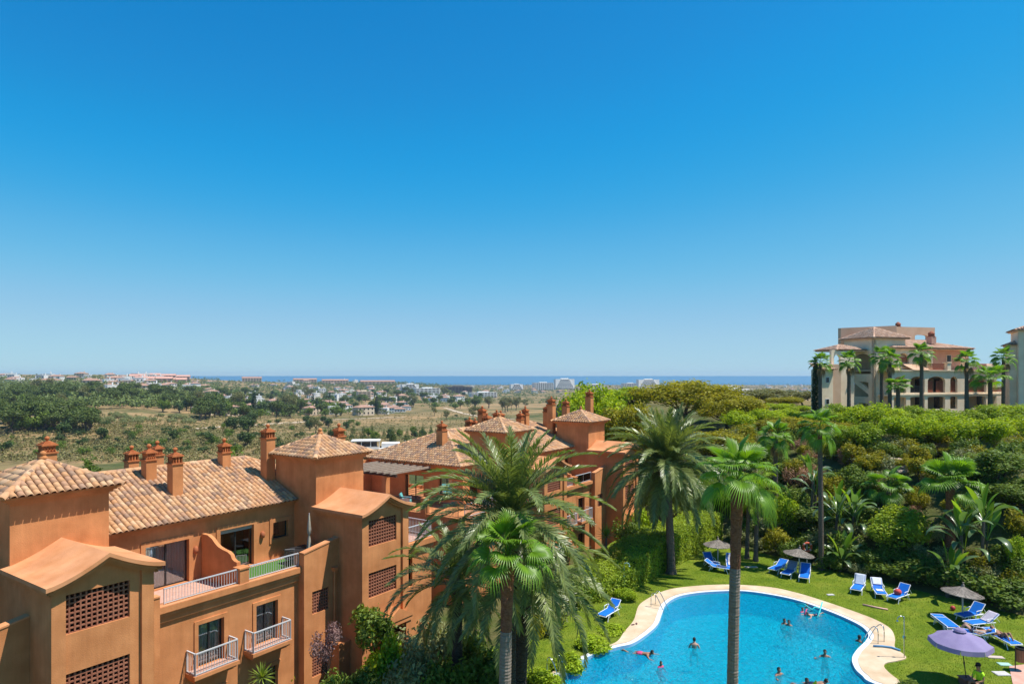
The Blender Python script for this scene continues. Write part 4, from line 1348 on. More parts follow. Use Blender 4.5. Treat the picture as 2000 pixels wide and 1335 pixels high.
# centre group
palm('date', at(993, 25.6, -.35), 8.75, 'large date palm with a broad arching crown, in front of the far orange house', n=74, lean=(.12, 0), seed=1, r=(.27, .24), scale=1.02, cls=(0, 8))
palm('date', at(893, 29.0, -.7), 5.6, 'shorter date palm standing between the near house and the big centre palm', n=40, seed=2, lean=(0, 0), r=(.25, .22), scale=.86)
palm('date', at(1013, 27.2, -.3), 6.0, 'dark-trunked date palm half hidden behind the big centre palm, over the pool edge', n=32, seed=3, lean=(.35, 0), r=(.27, .25), scale=.98, cls=(4, 8))
palm('fan', at(983, 22.4, -.4), 8.1, 'fan palm with glossy green leaves and red sheathed trunk before the centre date palms', n=22, seed=4, lean=(.16, 0), r=(.22, .19), bark=PALM_GREY, red=2.4, scale=.84, cls=(0, 4))
# right of the pool house
palm('date', pix(1311, 1119), 7.6, 'date palm with hanging grey-green fronds beside the clipped hedge', n=110, seed=5, lean=(-.35, 0), r=(.30, .23), scale=1.22, bark=PALM_BARK)
palm('fanlong', at(1429, 24.6, 0), 10.0, 'tall fan palm with red-brown trunk crossing in front of the pool', n=20, seed=6, lean=(.22, 0), r=(.21, .19), bark=PALM_GREY, red=3.2, scale=.66, cls=(0, 4))
palm('queen', pix(1459, 1090), 4.6, 'slender palm with drooping bright fronds, left one of a pair on the far lawn', n=20, seed=7, lean=(.15, 0), r=(.16, .13), scale=.95)
palm('queen', pix(1476, 1095), 5.2, 'slender palm with drooping bright fronds, right one of a pair on the far lawn', n=20, seed=8, lean=(.25, .2), r=(.17, .13), scale=.92)
# ---- shrubs, hedges, garden trees -------------------------------------------
K = {}
def mk(key, *a, **kw):
    K[key] = TreeKind(key, *a, **kw)
rg = np.random.default_rng(21)
for v in (0, 1, 2):
    mk('feather%d' % v, 4.4, .13, rand_blobs(rg, 17, 3.1, 1.7, 2.8, .55, 1.0), 9000, .26, .11, LF_BRIGHT if v != 1 else leafmat('leaf_feather_mid', (.11, .19, .010), (.19, .27, .018), tf=.42), 30 + v, hollow=.4, hang=.25, z0=1.3)
    mk('olive%d' % v, 10, .3, rand_blobs(rg, 34, 5.2, 3.6, 6.6, 1.0, 1.7), 15000, .34, .20, LF_YELLOW, 40 + v, hollow=.45, z0=2.5)
    mk('shrub%d' % v, 1.6, .05, rand_blobs(rg, 9, .95, .75, .8, .35, .55), 2200, .16, .08, LF_MID, 60 + v, hollow=.3, z0=.2)
    mk('darkshrub%d' % v, 1.6, .05, rand_blobs(rg, 9, 1.0, .85, .85, .35, .55), 2200, .18, .10, LF_DARK, 70 + v, hollow=.3, z0=.2)
    mk('greyshrub%d' % v, 1.4, .05, rand_blobs(rg, 9, 1.1, .65, .7, .3, .5), 2200, .14, .06, LF_GREY, 80 + v, hollow=.3, z0=.2)
    mk('yellowshrub%d' % v, 1.5, .05, rand_blobs(rg, 9, .9, .8, .8, .3, .5), 2000, .17, .07, LF_YELLOW, 90 + v, hollow=.3, z0=.2)
    mk('brownshrub%d' % v, 1.2, .05, rand_blobs(rg, 7, .9, .6, .6, .3, .45), 1600, .20, .025, LF_BROWN, 95 + v, hollow=.2, z0=.2, bark=BARKD)
mk('tallbright', 11, .3, rand_blobs(rg, 30, 3.9, 4.0, 6.8, .9, 1.5), 14000, .32, .18, LF_BRIGHT, 50, hollow=.45, z0=2.5)
mk('darktree', 7.5, .2, rand_blobs(rg, 26, 2.3, 3.3, 4.1, .7, 1.1), 9000, .34, .13, LF_DARK, 51, hollow=.4, z0=1, hang=.5)
mk('ball', 3.0, .10, [(0, 0, 1.75, 1.25)] + rand_blobs(rg, 14, 1.5, 1.4, 1.75, .45, .6), 9000, .15, .095, LF_HEDGE, 52, hollow=.75, z0=.5)
mk('ballbright', 2.4, .08, [(0, 0, 1.45, .85)] + rand_blobs(rg, 12, 1.12, 1.0, 1.45, .35, .5), 6000, .14, .09, LF_LIME, 53, hollow=.7, z0=.5)
mk('lime', 1.3, .05, rand_blobs(rg, 12, 1.0, .75, .75, .3, .45), 3500, .17, .085, LF_LIME, 54, hollow=.4, z0=.15)
mk('frangipani', 4.0, .07, rand_blobs(rg, 11, 1.15, 1.0, 2.9, .35, .55), 1500, .30, .10, LF_MID, 55, hollow=.45, z0=1.2, hang=.35, limbs=9)
mk('plum', 2.6, .04, rand_blobs(rg, 9, .85, .75, 1.9, .28, .42), 1300, .13, .06, LF_PURPLE, 56, hollow=.3, z0=.9, limbs=9, bark=BARKD)

def shrub(key, px, py_top, Y, wpx, label, cat='shrub', name='shrub', group=None, zg=None):
    """a plant of the width and crown height the photo shows at distance Y"""
    x = (px - 1000) / F * Y
    g = hz(x, Y) if zg is None else zg
    kind = K[key]
    co = np.empty(len(kind.crown.vertices) * 3, np.float32); kind.crown.vertices.foreach_get('co', co); co = co.reshape(-1, 3)
    w0 = co[:, 0].max() - co[:, 0].min(); h0 = co[:, 2].max()
    sx = wpx / F * Y / w0
    sz = max((CZ - (py_top - HZ) / F * Y - g) / h0, .2)
    e = plant(kind, name, (x, Y, g), (sx, sx, sz), None, label, cat, group)
    return e

def hedge(name, p0, p1, width, h0, h1, label, mat=LF_HEDGE, n=22000, L=.15, seed=0, z=0.0, rough=.06):
    """clipped hedge along the ground line p0-p1, its body to the left of it"""
    rng = np.random.default_rng(seed)
    p0 = np.array(p0[:2], float); p1 = np.array(p1[:2], float)
    d = p1 - p0; Lg = np.linalg.norm(d); d /= Lg; s = np.array([-d[1], d[0]])
    areas = np.array([Lg * (h0 + h1) / 2, Lg * (h0 + h1) / 2 * .6, Lg * width, width * h0, width * h1]); areas = areas / areas.sum()
    k = rng.choice(5, n, p=areas); a = rng.random(n); b = rng.random(n)
    t = np.where(k == 3, 0, np.where(k == 4, 1, a)); u = np.where(k == 0, 0, np.where(k == 1, 1, np.where(k == 2, b, a)))
    hh = h0 + (h1 - h0) * t
    wob = .12 * np.sin(t * Lg * 1.7 + seed) + .07 * np.sin(t * Lg * 4.1)
    v = np.where(k == 2, 1.0, b) * (hh + wob * .6)
    xy = p0 + np.outer(t * Lg, d) + np.outer(u * width + np.where(k == 0, wob * .6, 0), s)
    P = np.column_stack([xy, z + v])
    N0 = np.zeros((n, 3)); N0[k == 0, :2] = -s; N0[k == 1, :2] = s; N0[k == 2, 2] = 1; N0[k == 3, :2] = -d; N0[k == 4, :2] = d
    P = P + N0 * rng.normal(0, rough, (n, 1)) + rng.normal(0, .03, (n, 3))
    N = unit(N0 * .8 + rng.normal(size=(n, 3)) * .55 + np.array([0, 0, .25]))
    V, Fc = leaf_quads(P, N, L, L * .6, rng)
    e = empty(name, (0, 0, 0))
    link('foliage', np_mesh('foliage', V, Fc, mat), e)
    m = MB(); i = .16
    c = [p0 + d * i + s * i, p1 - d * i + s * i, p1 - d * i + s * (width - i), p0 + d * i + s * (width - i)]
    m.add([(*q_, z - .3) for q_ in c] + [(*c[0], z + h0 - i), (*c[1], z + h1 - i), (*c[2], z + h1 - i), (*c[3], z + h0 - i)],
          [(0, 3, 2, 1), (4, 5, 6, 7), (0, 1, 5, 4), (1, 2, 6, 5), (2, 3, 7, 6), (3, 0, 4, 7)])
    m.build('dark_core', pmat('hedge_core', [(.014, .026, .008), (.03, .045, .014)], rough=.95, scale=4), e)  # added box that stops views through the leaves, painted dark as inner shade
    tag(e, label, 'hedge')
    return e
hedge('hedge', pix(1312, 1108), pix(1410, 1056), 2.6, 2.2, 2.35, 'long clipped hedge running back along the far lawn behind the date palm', n=26000, seed=1)
hedge('hedge', pix(1246, 1146), pix(1309, 1110), 3.0, 1.75, 2.15, 'lower clipped hedge stretch between the date palm and the bright pool-side bush', n=20000, seed=2)
hedge('hedge', pix(1150, 1180), pix(1238, 1150), 2.6, 1.3, 1.5, 'rounded hedge at the pool end near the hanging palm fronds', n=16000, seed=3, rough=.16)

# plants by the pool and the near house
for a in [('ballbright', 1223, 1146, 41.0, 52, 'bright lime green bush growing beside the pool deck and garden shower'),
          ('lime', 1066, 1300, 29.6, 70, 'bright green low shrub with red flowers at the pool edge, nearest one', 'shrub'),
          ('lime', 1108, 1272, 31.4, 62, 'bright green low shrub at the pool edge, second from the bottom'),
          ('lime', 1158, 1238, 33.8, 72, 'bright green low shrub at the pool edge, third from the bottom'),
          ('lime', 1192, 1216, 36.2, 60, 'bright green low shrub at the pool edge, farthest of four'),
          ('shrub2', 1776, 1320, 29.4, 46, 'low shrub with reddish tips at the bottom edge beside the pool deck'),
          ('frangipani', 727, 1178, 31.2, 92, 'small tree with drooping long leaves in front of the stair tower entrance', 'tree'),
          ('lime', 752, 1226, 30.4, 88, 'bright green leafy bush beside the entrance portico of the near house'),
          ('plum', 637, 1210, 30.0, 66, 'purple-leaved small tree against the orange wall', 'tree'),
          ('darkshrub0', 728, 1290, 28.4, 90, 'dark green shrub below the entrance bushes at the bottom edge'),
          ('shrub1', 650, 1305, 27.4, 80, 'green shrub at the bottom edge under the purple-leaved tree'),
          ('yellowshrub0', 580, 1318, 27.0, 70, 'yellow-green shrub at the bottom edge by the orange facade'),
          ('greyshrub0', 832, 1205, 31.5, 150, 'large grey-green bush on the slope right of the entrance path'),
          ('greyshrub1', 800, 1268, 28.0, 150, 'large grey-green bush at the bottom edge right of the entrance path'),
          ('darkshrub1', 905, 1225, 30.5, 110, 'dark bush between the dark palm trunks'),
          ('shrub0', 940, 1255, 28.6, 120, 'green bush behind the red sheathed trunk of the fan palm'),
          ('shrub2', 860, 1270, 27.6, 110, 'green bush at the bottom edge below the shorter date palm'),
          ('yellowshrub1', 1030, 1180, 33.0, 90, 'yellow-green bush seen through the date palm fronds'),
          ('greyshrub2', 1080, 1150, 36.0, 120, 'pale bush along the path under the hanging fronds'),
          ('shrub1', 1110, 1105, 40.0, 110, 'green bush in front of the far house behind the fronds'),
          ('yellowshrub2', 1185, 1060, 45.0, 110, 'yellow-green ground bush in front of the shaded stair tower'),
          ('shrub0', 1225, 1000, 52.0, 56, 'leafy bush climbing the corner of the far stair tower'),
          ('lime', 1255, 985, 54.0, 56, 'bright bush at the far corner of the orange stair tower'),
          ('shrub2', 1262, 1020, 50.5, 74, 'variegated bush between the orange stair tower and the hedge'),
          ('darktree', 1350, 930, 60.0, 100, 'dark tree in the shade behind the long clipped hedge', 'tree'),
          ('darktree', 1415, 950, 59.0, 90, 'dark tree at the far end of the long hedge', 'tree'),
          ('darktree', 1290, 925, 63.0, 90, 'dark tree directly behind the date palm beside the hedge', 'tree')]:
    shrub(*a[:6], *a[6:7])

# the two big tree masses behind
BT = [('tallbright', 1152, 738, 84, 175, 'tall bright green round-headed tree at the right end of the orange houses'),
      ('tallbright', 1232, 752, 98, 130, 'bright green tree between the tall round tree and the wide olive-green tree'),
      ('olive0', 1232, 778, 74, 145, 'olive-green dense tree directly behind the date palm crown'),
      ('olive1', 1345, 738, 88, 250, 'widest olive-green tree rising to the sea horizon'),
      ('olive2', 1420, 768, 80, 150, 'olive-green tree at the right shoulder of the widest tree'),
      ('olive0', 1395, 835, 66, 150, 'lower olive-green tree behind the tall fan palm crown'),
      ('olive2', 1300, 820, 70, 120, 'lower olive-green tree left of the tall fan palm crown'),
      ('feather0', 1480, 795, 74, 130, 'light green feathery tree left of the slim palm pair on the bank'),
      ('olive1', 1540, 812, 70, 150, 'yellowish tree behind the two slim fan palms on the bank'),
      ('olive2', 1620, 818, 66, 120, 'yellowish tree left of the light green tree row')]
for a in BT: shrub(*a, cat='tree', name='broadleaf_tree')
for i, (px, top, Y, w) in enumerate([(1560, 796, 80, 120), (1632, 786, 73, 120), (1705, 780, 69, 130), (1775, 806, 60, 130), (1782, 790, 71, 120), (1850, 798, 64, 130), (1908, 812, 57, 130), (1928, 788, 69, 125), (1996, 804, 59, 140), (2005, 786, 71, 140), (1690, 822, 59, 110)]):
    shrub('feather%d' % (i % 3), px, top, Y, w, ['leftmost', 'second', 'third', 'fourth', 'fifth', 'sixth', 'seventh', 'eighth', 'ninth', 'tenth', 'lowest'][i if i < 10 else 10] +
          ' of the light green feathery trees in front of the beige building', 'tree', 'feathery_tree', 'light green trees below the beige building')

# the planted bank
for a in [('ball', 1757, 985, 46.5, 128, 'big clipped green ball bush on the bank above the loungers', 'shrub'),
          ('ballbright', 1532, 960, 53.0, 66, 'small round-headed tree with lime top on the bank left of the tall palm', 'tree'),
          ('ballbright', 1987, 1040, 41.0, 50, 'bright round bush at the right edge above the loungers', 'shrub'),
          ('darktree', 1935, 872, 47.5, 140, 'tall dark feathery tree at the right edge of the bank', 'tree'),
          ('darktree', 1995, 930, 45.0, 120, 'dark tree cut by the right edge of the picture', 'tree'),
          ('darkshrub2', 1692, 1070, 46.0, 66, 'dark square-clipped bush below the big ball bush', 'shrub'),
          ('darkshrub0', 1810, 1090, 43.5, 110, 'dark bush in the shade behind the third lounger of the trio', 'shrub'),
          ('darkshrub1', 1900, 1100, 41.5, 120, 'dark bush in the shade behind the right thatched parasol', 'shrub'),
          ('darkshrub2', 1965, 1130, 39.5, 120, 'dark bush at the right edge behind the reclining sunbathers', 'shrub'),
          ('darkshrub1', 1755, 1095, 44.6, 90, 'dark bush in the shade under the big ball bush', 'shrub'),
          ('shrub2', 1620, 1075, 47.5, 60, 'low leafy bush under the strelitzia left of the ball bush', 'shrub'),
          ('darktree', 1500, 985, 56.0, 80, 'dark shaded tree behind the pair of slender palms', 'tree'),
          ('darktree', 1580, 985, 52.0, 80, 'dark shaded tree behind the life ring', 'tree'),
          ('greyshrub0', 1700, 888, 58.0, 130, 'grey-green flowering bush left of the rocks on the bank', 'shrub'),
          ('greyshrub1', 1975, 870, 56.0, 110, 'pale grey-green bush high on the bank at the right edge', 'shrub'),
          ('brownshrub0', 1562, 905, 57.0, 62, 'dry brown bush hanging over the bank left of the tall palm trunk', 'shrub'),
          ('yellowshrub0', 1775, 880, 55.5, 26, 'narrow golden conifer bush in front of the rocks', 'shrub'),
          ('yellowshrub1', 1548, 890, 58.0, 44, 'golden bush above the dry brown bush', 'shrub'),
          ('yellowshrub2', 1905, 865, 54.0, 60, 'tall yellow-green bush right of the fan palm on the bank', 'shrub'),
          ('yellowshrub0', 1860, 870, 56.0, 60, 'tall yellow-green bush left behind the fan palm on the bank', 'shrub')]:
    shrub(*a)
rb = random.Random(5)
kinds = [('shrub', 'loose green shrub'), ('yellowshrub', 'yellow-green shrub'), ('greyshrub', 'grey-green shrub'), ('brownshrub', 'dry brown shrub'), ('darkshrub', 'dark green shrub')]
def bank_where(d, px):
    a = ' low' if d < 6 else ' midway' if d < 13 else ' high'
    return a + (' on the bank left of the thin palm' if px < 1605 else ' on the bank left of the ball bush' if px < 1730 else ' on the bank right of the ball bush' if px < 1850 else ' on the bank near the right edge')
cnt = 0
for i in range(2000):
    d_ = rb.uniform(.6, 24); a_ = rb.uniform(-22, 26)
    x = 22.3 + .81 * d_ + .59 * a_; y = 47.6 + .59 * d_ - .81 * a_
    px = 1000 + F * x / y
    if not (1440 < px < 2030) or y < 30: continue
    kk = rb.choices(range(5), [.34, .22, .16, .14 if d_ > 5 else 0, .3 if d_ < 7 else .05])[0]
    s_ = rb.uniform(.8, 1.45)
    e = plant(K[kinds[kk][0] + str(rb.randrange(3))], 'shrub', (x, y, hz(x, y) - .1), (s_, s_, s_ * rb.uniform(.8, 1.15)), None, kinds[kk][1] + bank_where(d_, px), 'shrub',
              kinds[kk][1] + 's on the planted bank')
    cnt += 1
    if cnt > 260: break
# rocks
ROCK = pmat('rock', [(.30, .22, .16), (.45, .36, .28), (.38, .30, .23)], rough=.95, scale=1.6, detail=8, bump=.9, bscale=5, bdist=.12)
def rock(loc, sx, sy, sz, rz, seed, label):
    bm = bmesh.new(); bmesh.ops.create_icosphere(bm, subdivisions=3, radius=1)
    rng = np.random.default_rng(seed); ph = rng.uniform(0, 6, 6)
    for v in bm.verts:
        c = v.co
        k = 1 + .13 * math.sin(3 * c.x + ph[0]) + .12 * math.sin(4 * c.y + ph[1]) + .1 * math.sin(5 * c.z + ph[2] + 2 * c.x)
        v.co = Vector((max(-.8, min(.8, c.x * k)) * sx, max(-.75, min(.75, c.y * k)) * sy, max(-.6, min(.62, c.z * k)) * sz))
    me = bpy.data.meshes.new('rock'); bm.to_mesh(me); bm.free()
    o = link('rock', me, None, ROCK); o.location = loc; o.rotation_euler = (0, 0, rz)
    tag(o, label, 'rock', 'rocks on the bank')
for i, (px, py, Y, sx, sz, lb) in enumerate([(1765, 902, 56, 1.6, .6, 'broad flat brown rock on the bank, upper left of the three'), (1805, 902, 57, 1.1, .55, 'brown rock on the bank, right one of the three'), (1757, 915, 54.5, 1.3, .5, 'low brown rock on the bank, lowest of the three')]):
    x = (px - 1000) / F * Y
    rock((x, Y, CZ - (py - HZ) / F * Y), sx, 1.0, sz, .3 * i, i, lb)

# fan palms on the bank
palm('fan', at(1515, 55, hz(22, 55) - .2), 8.9 - hz(22, 55), 'short fan palm on the bank left of the tall thin palm', n=20, seed=21, r=(.2, .17), scale=.82, dead=4)
palm('fan', at(1604, 47.5, .0), 10.1, 'tall thin fan palm rising from the lawn edge by the life ring', n=22, seed=22, r=(.19, .15), lean=(-.1, 0), bark=PALM_BARK, red=1.0, scale=.84)
palm('fan', at(1856, 45, hz(30, 45)), 6.2 - hz(30, 45), 'fan palm with reddish trunk on the right of the bank', n=24, seed=23, r=(.3, .26), bark=PALM_RED, scale=1.25, cls=(0, 4))
palm('fan', at(1735, 50, hz(28.6, 50)), 5.2 - hz(28.6, 50), 'low bright fan palm above the big ball bush', n=16, seed=24, r=(.2, .17), scale=1.05, cls=(1, 4))
# strelitzia clumps: large paddle leaves, each a part
ST_MAT = leafmat('paddle_leaf', (.07, .125, .05), (.12, .18, .08), tcol=(1.2, 1.5, .5), tf=.3, island=.2, rough=.3, spec=.6)
ST_BR = leafmat('paddle_leaf_bright', (.10, .20, .018), (.15, .27, .03), tf=.42, island=.2, rough=.35, spec=.5)
def paddle(key, elev, droop, mat, seed, L=1.5, W=.42, pet=1.0):
    rng = np.random.default_rng(seed); n = 9
    V = []; Fc = []; p = np.zeros(3)
    for i in range(n + 5):
        t = max(0, (i - 4) / n)
        a = math.radians(elev - droop * (i / (n + 4)) ** 1.6)
        D = np.array([math.cos(a), 0, math.sin(a)]); Nn = np.array([-D[2], 0, D[0]])
        w = .03 if i < 4 else W * .5 * math.sin(PI * min(1, .06 + .93 * t)) ** .6
        V += [p + np.array([0, w, 0]) + Nn * w * .35, p - Nn * .0, p - np.array([0, w, 0]) + Nn * w * .35]
        p = p + D * ((pet / 4) if i < 4 else L / n)
    for i in range(n + 4):
        b = 3 * i
        Fc += [(b, b + 1, b + 4, b + 3), (b + 1, b + 2, b + 5, b + 4)]
    return np_mesh(key, V, Fc, mat)
PAD = [paddle('paddle_leaf', el, dr, mt, 700 + k) for k, (el, dr, mt) in enumerate([(85, 15, ST_BR), (75, 35, ST_BR), (65, 55, ST_MAT), (55, 85, ST_MAT), (45, 110, ST_MAT), (30, 115, ST_MAT)])]
def strelitzia(px, py, Y, h, label, n=14, scale=1.0, seed=0):
    rng = random.Random(seed)
    x = (px - 1000) / F * Y
    g = hz(x, Y)
    e = empty('strelitzia', (x, Y, g))
    m = MB(); m.tube([(0, 0, -.2), (.05, .03, h * .5), (.1, 0, h)], [.13, .10, .09], 7); m.build('stem', PALM_BARK, e)
    m = MB(); m.tube([(.2, .15, -.2), (.35, .1, h * .35), (.4, .1, h * .65)], [.11, .09, .08], 7); m.build('stem', PALM_BARK, e)
    for k in range(n):
        f = link('paddle_leaf', PAD[min(5, int(6 * k / n))], e)
        f.location = (.1, 0, h) if k % 3 else (.4, .1, h * .65)
        f.rotation_euler = (rng.uniform(-.3, .3), 0, k * 2.4 + rng.uniform(-.3, .3)); f.scale = (scale * rng.uniform(.85, 1.1),) * 3
    tag(e, label, 'plant')
for i, (px, Y, h, n, sc, lb) in enumerate([(1632, 49.5, 2.6, 18, 1.0, 'strelitzia with upright bright paddle leaves beside the tall thin palm'), (1664, 49.0, 2.2, 16, 1.0, 'strelitzia between the tall thin palm and the big ball bush'),
        (1640, 47.0, .5, 20, .95, 'low strelitzia clump at the lawn edge right of the life ring'), (1585, 53, 3.2, 16, .9, 'silvery strelitzia behind the life ring'),
        (1875, 42.5, 3.0, 18, 1.05, 'tall strelitzia with hanging leaves behind the right thatched parasol'), (1918, 42.0, 3.6, 16, 1.0, 'tall strelitzia right of the fan palm with the reddish trunk'), (1850, 41.5, 1.2, 12, .95, 'lower strelitzia left behind the right thatched parasol')]):
    strelitzia(px, 0, Y, h, lb, n, sc, 30 + i)
e = empty('strelitzia', at(1587, 24.0, 0))
m = MB(); m.tube([(0, 0, -.1), (0, 0, .38)], [.12, .09], 7); m.build('stem', PALM_BARK, e)
for k, (sc_, rz_) in enumerate([(1.0, .3), (.8, 2.4), (.75, 4.4), (.7, 5.5)]):
    f = link('paddle_leaf', PAD[0 if k == 0 else 1], e); f.location = (0, 0, .36); f.rotation_euler = (0, -.1 if k == 0 else 0, rz_); f.scale = (sc_,) * 3
tag(e, 'tip of an upright paddle-leaved plant at the bottom edge in front of the pool', 'plant')
# yuccas: rosettes of stiff blades
YUC = leafmat('yucca_blade', (.11, .17, .02), (.18, .25, .04), tf=.3, island=.25)
def yucca_mesh(seed):
    rng = np.random.default_rng(seed); V = []; Fc = []
    for k in range(70):
        az = k * 2.4; el = math.radians(80 - 95 * (k / 70) + rng.normal() * 5); L = .75 * rng.uniform(.85, 1.1)
        D = np.array([math.cos(az) * math.cos(el), math.sin(az) * math.cos(el), math.sin(el)]); S = unit(np.cross(D, [0, 0, 1.0])) * .028
        b = len(V); q1 = D * L * .55; q2 = D * L + np.array([0, 0, -.06])
        V += [-S * .7, S * .7, q1 + S, q1 - S, q2 + S * .1, q2 - S * .1]; Fc += [(b, b + 1, b + 2, b + 3), (b + 3, b + 2, b + 4, b + 5)]
    return np_mesh('yucca_blades', V, Fc, YUC)
YM = yucca_mesh(1)
for px, py, Y, s_, lb in [(1184, 1046, 46, 1.25, 'yellow-green yucca rosette in front of the shaded far stair tower'), (1320, 1000, 57, 1.2, 'yucca rosette behind the long hedge, higher one'), (1330, 1028, 55, 1.2, 'yucca rosette behind the long hedge, lower one'),
                      (768, 1296, 30, .85, 'yucca rosette left of the entrance path of the near house'), (800, 1298, 30.5, .8, 'yucca rosette right of the entrance path of the near house'), (512, 1322, 25.5, .8, 'spiky grey-green rosette at the bottom edge below the balconies')]:
    x = (px - 1000) / F * Y; z = CZ - (py - HZ) / F * Y; g = hz(x, Y)
    e = empty('yucca', (x, Y, min(g, z - .1)))
    m = MB(); m.tube([(0, 0, -.1), (0, 0, max(.12, z - min(g, z - .1)))], [.09, .07], 6); m.build('stem', PALM_BARK, e)
    f = link('blades', YM, e); f['kind'] = 'stuff'; f.location = (0, 0, max(.1, z - min(g, z - .1))); f.scale = (s_,) * 3
    tag(e, lb, 'plant')
# ================================================================== pool furniture
BLUE = pmat('lounger_blue', [(.005, .13, .55), (.008, .17, .65)], rough=.6, scale=6, spec=.3)
LG_CACHE = {}
def lounger_meshes(ang):
    if ang in LG_CACHE: return LG_CACHE[ang]
    out = []
    W = .31; zb = .36; hx = .28
    a = math.radians(ang); ex = hx + .72 * math.cos(a); ez = zb + .72 * math.sin(a)
    def me_of(mb, mat, nm):
        me = bpy.data.meshes.new(nm); me.from_pydata(mb.v, [], mb.f); me.materials.append(mat); return me
    m = MB()
    for sy in (-W, W): m.tube([(-.95, sy, zb - .05), (-.9, sy, zb), (hx, sy, zb), (.62, sy, zb - .02)], .026, 6)
    m.tube([(-.93, -W, zb - .04), (-.93, W, zb - .04)], .024, 6); m.tube([(.6, -W, zb - .02), (.6, W, zb - .02)], .022, 6)
    out.append(('frame', me_of(m, WHITE, 'lounger_frame')))
    for sx, dx in ((-.62, -.16), (.42, .16)):
        for sy in (-W, W):
            m = MB(); m.tube([(sx, sy, zb), (sx + dx, sy * 1.06, .0)], [.026, .022], 6); m.tube([(sx - dx * .9, sy, zb), (sx - dx * .4, sy * 1.03, .17)], .018, 5)
            out.append(('leg', me_of(m, WHITE, 'lounger_leg')))
    m = MB(); m.box(-.9, hx, -W + .03, W - .03, zb - .005, zb + .018); out.append(('seat', me_of(m, BLUE, 'lounger_seat')))
    m = MB()
    n = 7; vs = []
    for i in range(n + 1):
        t = i / n; sag = -.03 * math.sin(PI * t)
        x = hx + (ex - hx) * t - sag * -math.sin(a); z = zb + (ez - zb) * t + sag * math.cos(a)
        vs += [(x, -W + .03, z), (x, W - .03, z), (x - .018 * math.sin(a), W - .03, z + .018 * math.cos(a)), (x - .018 * math.sin(a), -W + .03, z + .018 * math.cos(a))]
    m.add(vs, [(4 * i + k, 4 * i + (k + 1) % 4, 4 * i + 4 + (k + 1) % 4, 4 * i + 4 + k) for i in range(n) for k in range(4)] + [(0, 3, 2, 1), (4 * n, 4 * n + 1, 4 * n + 2, 4 * n + 3)])
    out.append(('backrest', me_of(m, BLUE, 'lounger_backrest')))
    m = MB()
    for sy in (-W, W): m.tube([(hx, sy, zb), (ex, sy, ez)], .024, 6)
    m.tube([(ex, -W, ez), (ex, W, ez)], .024, 6)
    if ang > 10: m.tube([(hx + .45 * math.cos(a), -W, zb + .45 * math.sin(a)), (hx + .62, -W, zb - .02)], .015, 5); m.tube([(hx + .45 * math.cos(a), W, zb + .45 * math.sin(a)), (hx + .62, W, zb - .02)], .015, 5)
    out.append(('back_frame', me_of(m, WHITE, 'lounger_back_frame')))
    if ang > 10:
        for sy in (-W - .02, W + .02):
            m = MB(); m.tube([(-.02, sy, zb), (.0, sy, zb + .2), (.1, sy, zb + .22), (.42, sy, zb + .22), (hx + .3 * math.cos(a), sy, zb + .3 * math.sin(a))], .02, 6); out.append(('armrest', me_of(m, WHITE, 'lounger_armrest')))
    LG_CACHE[ang] = out
    return out
def lounger(foot, head, ang, label, z=0.0):
    a, b = pix(*foot), pix(*head)
    c = (a + b) / 2; rz = math.atan2(b.y - a.y, b.x - a.x)
    e = empty('sun_lounger', (c.x, c.y, z), rz)
    for nm, me in lounger_meshes(ang): link(nm, me, e)
    tag(e, label, 'sun lounger', 'blue sun loungers on the lawn')
    return e
LG = {}
for key, foot, head, ang, lb in [
    ('a', (1399, 1113), (1379, 1099), 45, 'blue sun lounger left of the leftmost thatched parasol pole'),
    ('b', (1415, 1117), (1391, 1113), 30, 'blue sun lounger directly under the leftmost thatched parasol'),
    ('c', (1429, 1119), (1426, 1101), 55, 'blue sun lounger half hidden by the tall palm trunk'),
    ('d', (1505, 1122), (1535, 1109), 30, 'blue sun lounger left of the pole of the middle thatched parasol'),
    ('e', (1530, 1132), (1554, 1116), 45, 'blue sun lounger with a grey-blue towel under the middle parasol'),
    ('f', (1569, 1141), (1575, 1120), 55, 'blue sun lounger right of the middle thatched parasol pole'),
    ('g', (1669, 1164), (1684, 1144), 55, 'blue sun lounger with a pale towel over its raised back'),
    ('h', (1723, 1171), (1709, 1151), 45, 'blue sun lounger with a bundled white towel on its seat'),
    ('i', (1738, 1178), (1774, 1165), 50, 'blue sun lounger holding a red bag'),
    ('j', (1857, 1236), (1835, 1219), 0, 'flat stacked blue sun lounger left of the right parasol pole'),
    ('k', (1866, 1215), (1925, 1203), 45, 'empty blue sun lounger nearest the right thatched parasol pole'),
    ('l', (1880, 1229), (1953, 1221), 35, 'blue sun lounger with a pale towel on its back beside the right parasol'),
    ('m', (1876, 1242), (1928, 1252), 25, 'blue sun lounger mostly hidden by the purple umbrella'),
    ('n', (1980, 1268), (1935, 1245), 10, 'blue sun lounger with a sunbather with raised knees'),
    ('p', (1180, 1210), (1200, 1198), 40, 'blue sun lounger half hidden behind the hanging palm fronds left of the pool')]:
    LG[key] = lounger(foot, head, ang, lb)
lounger((1857, 1236), (1835, 1219), 0, 'upper flat blue sun lounger of the stack left of the right parasol', .10)

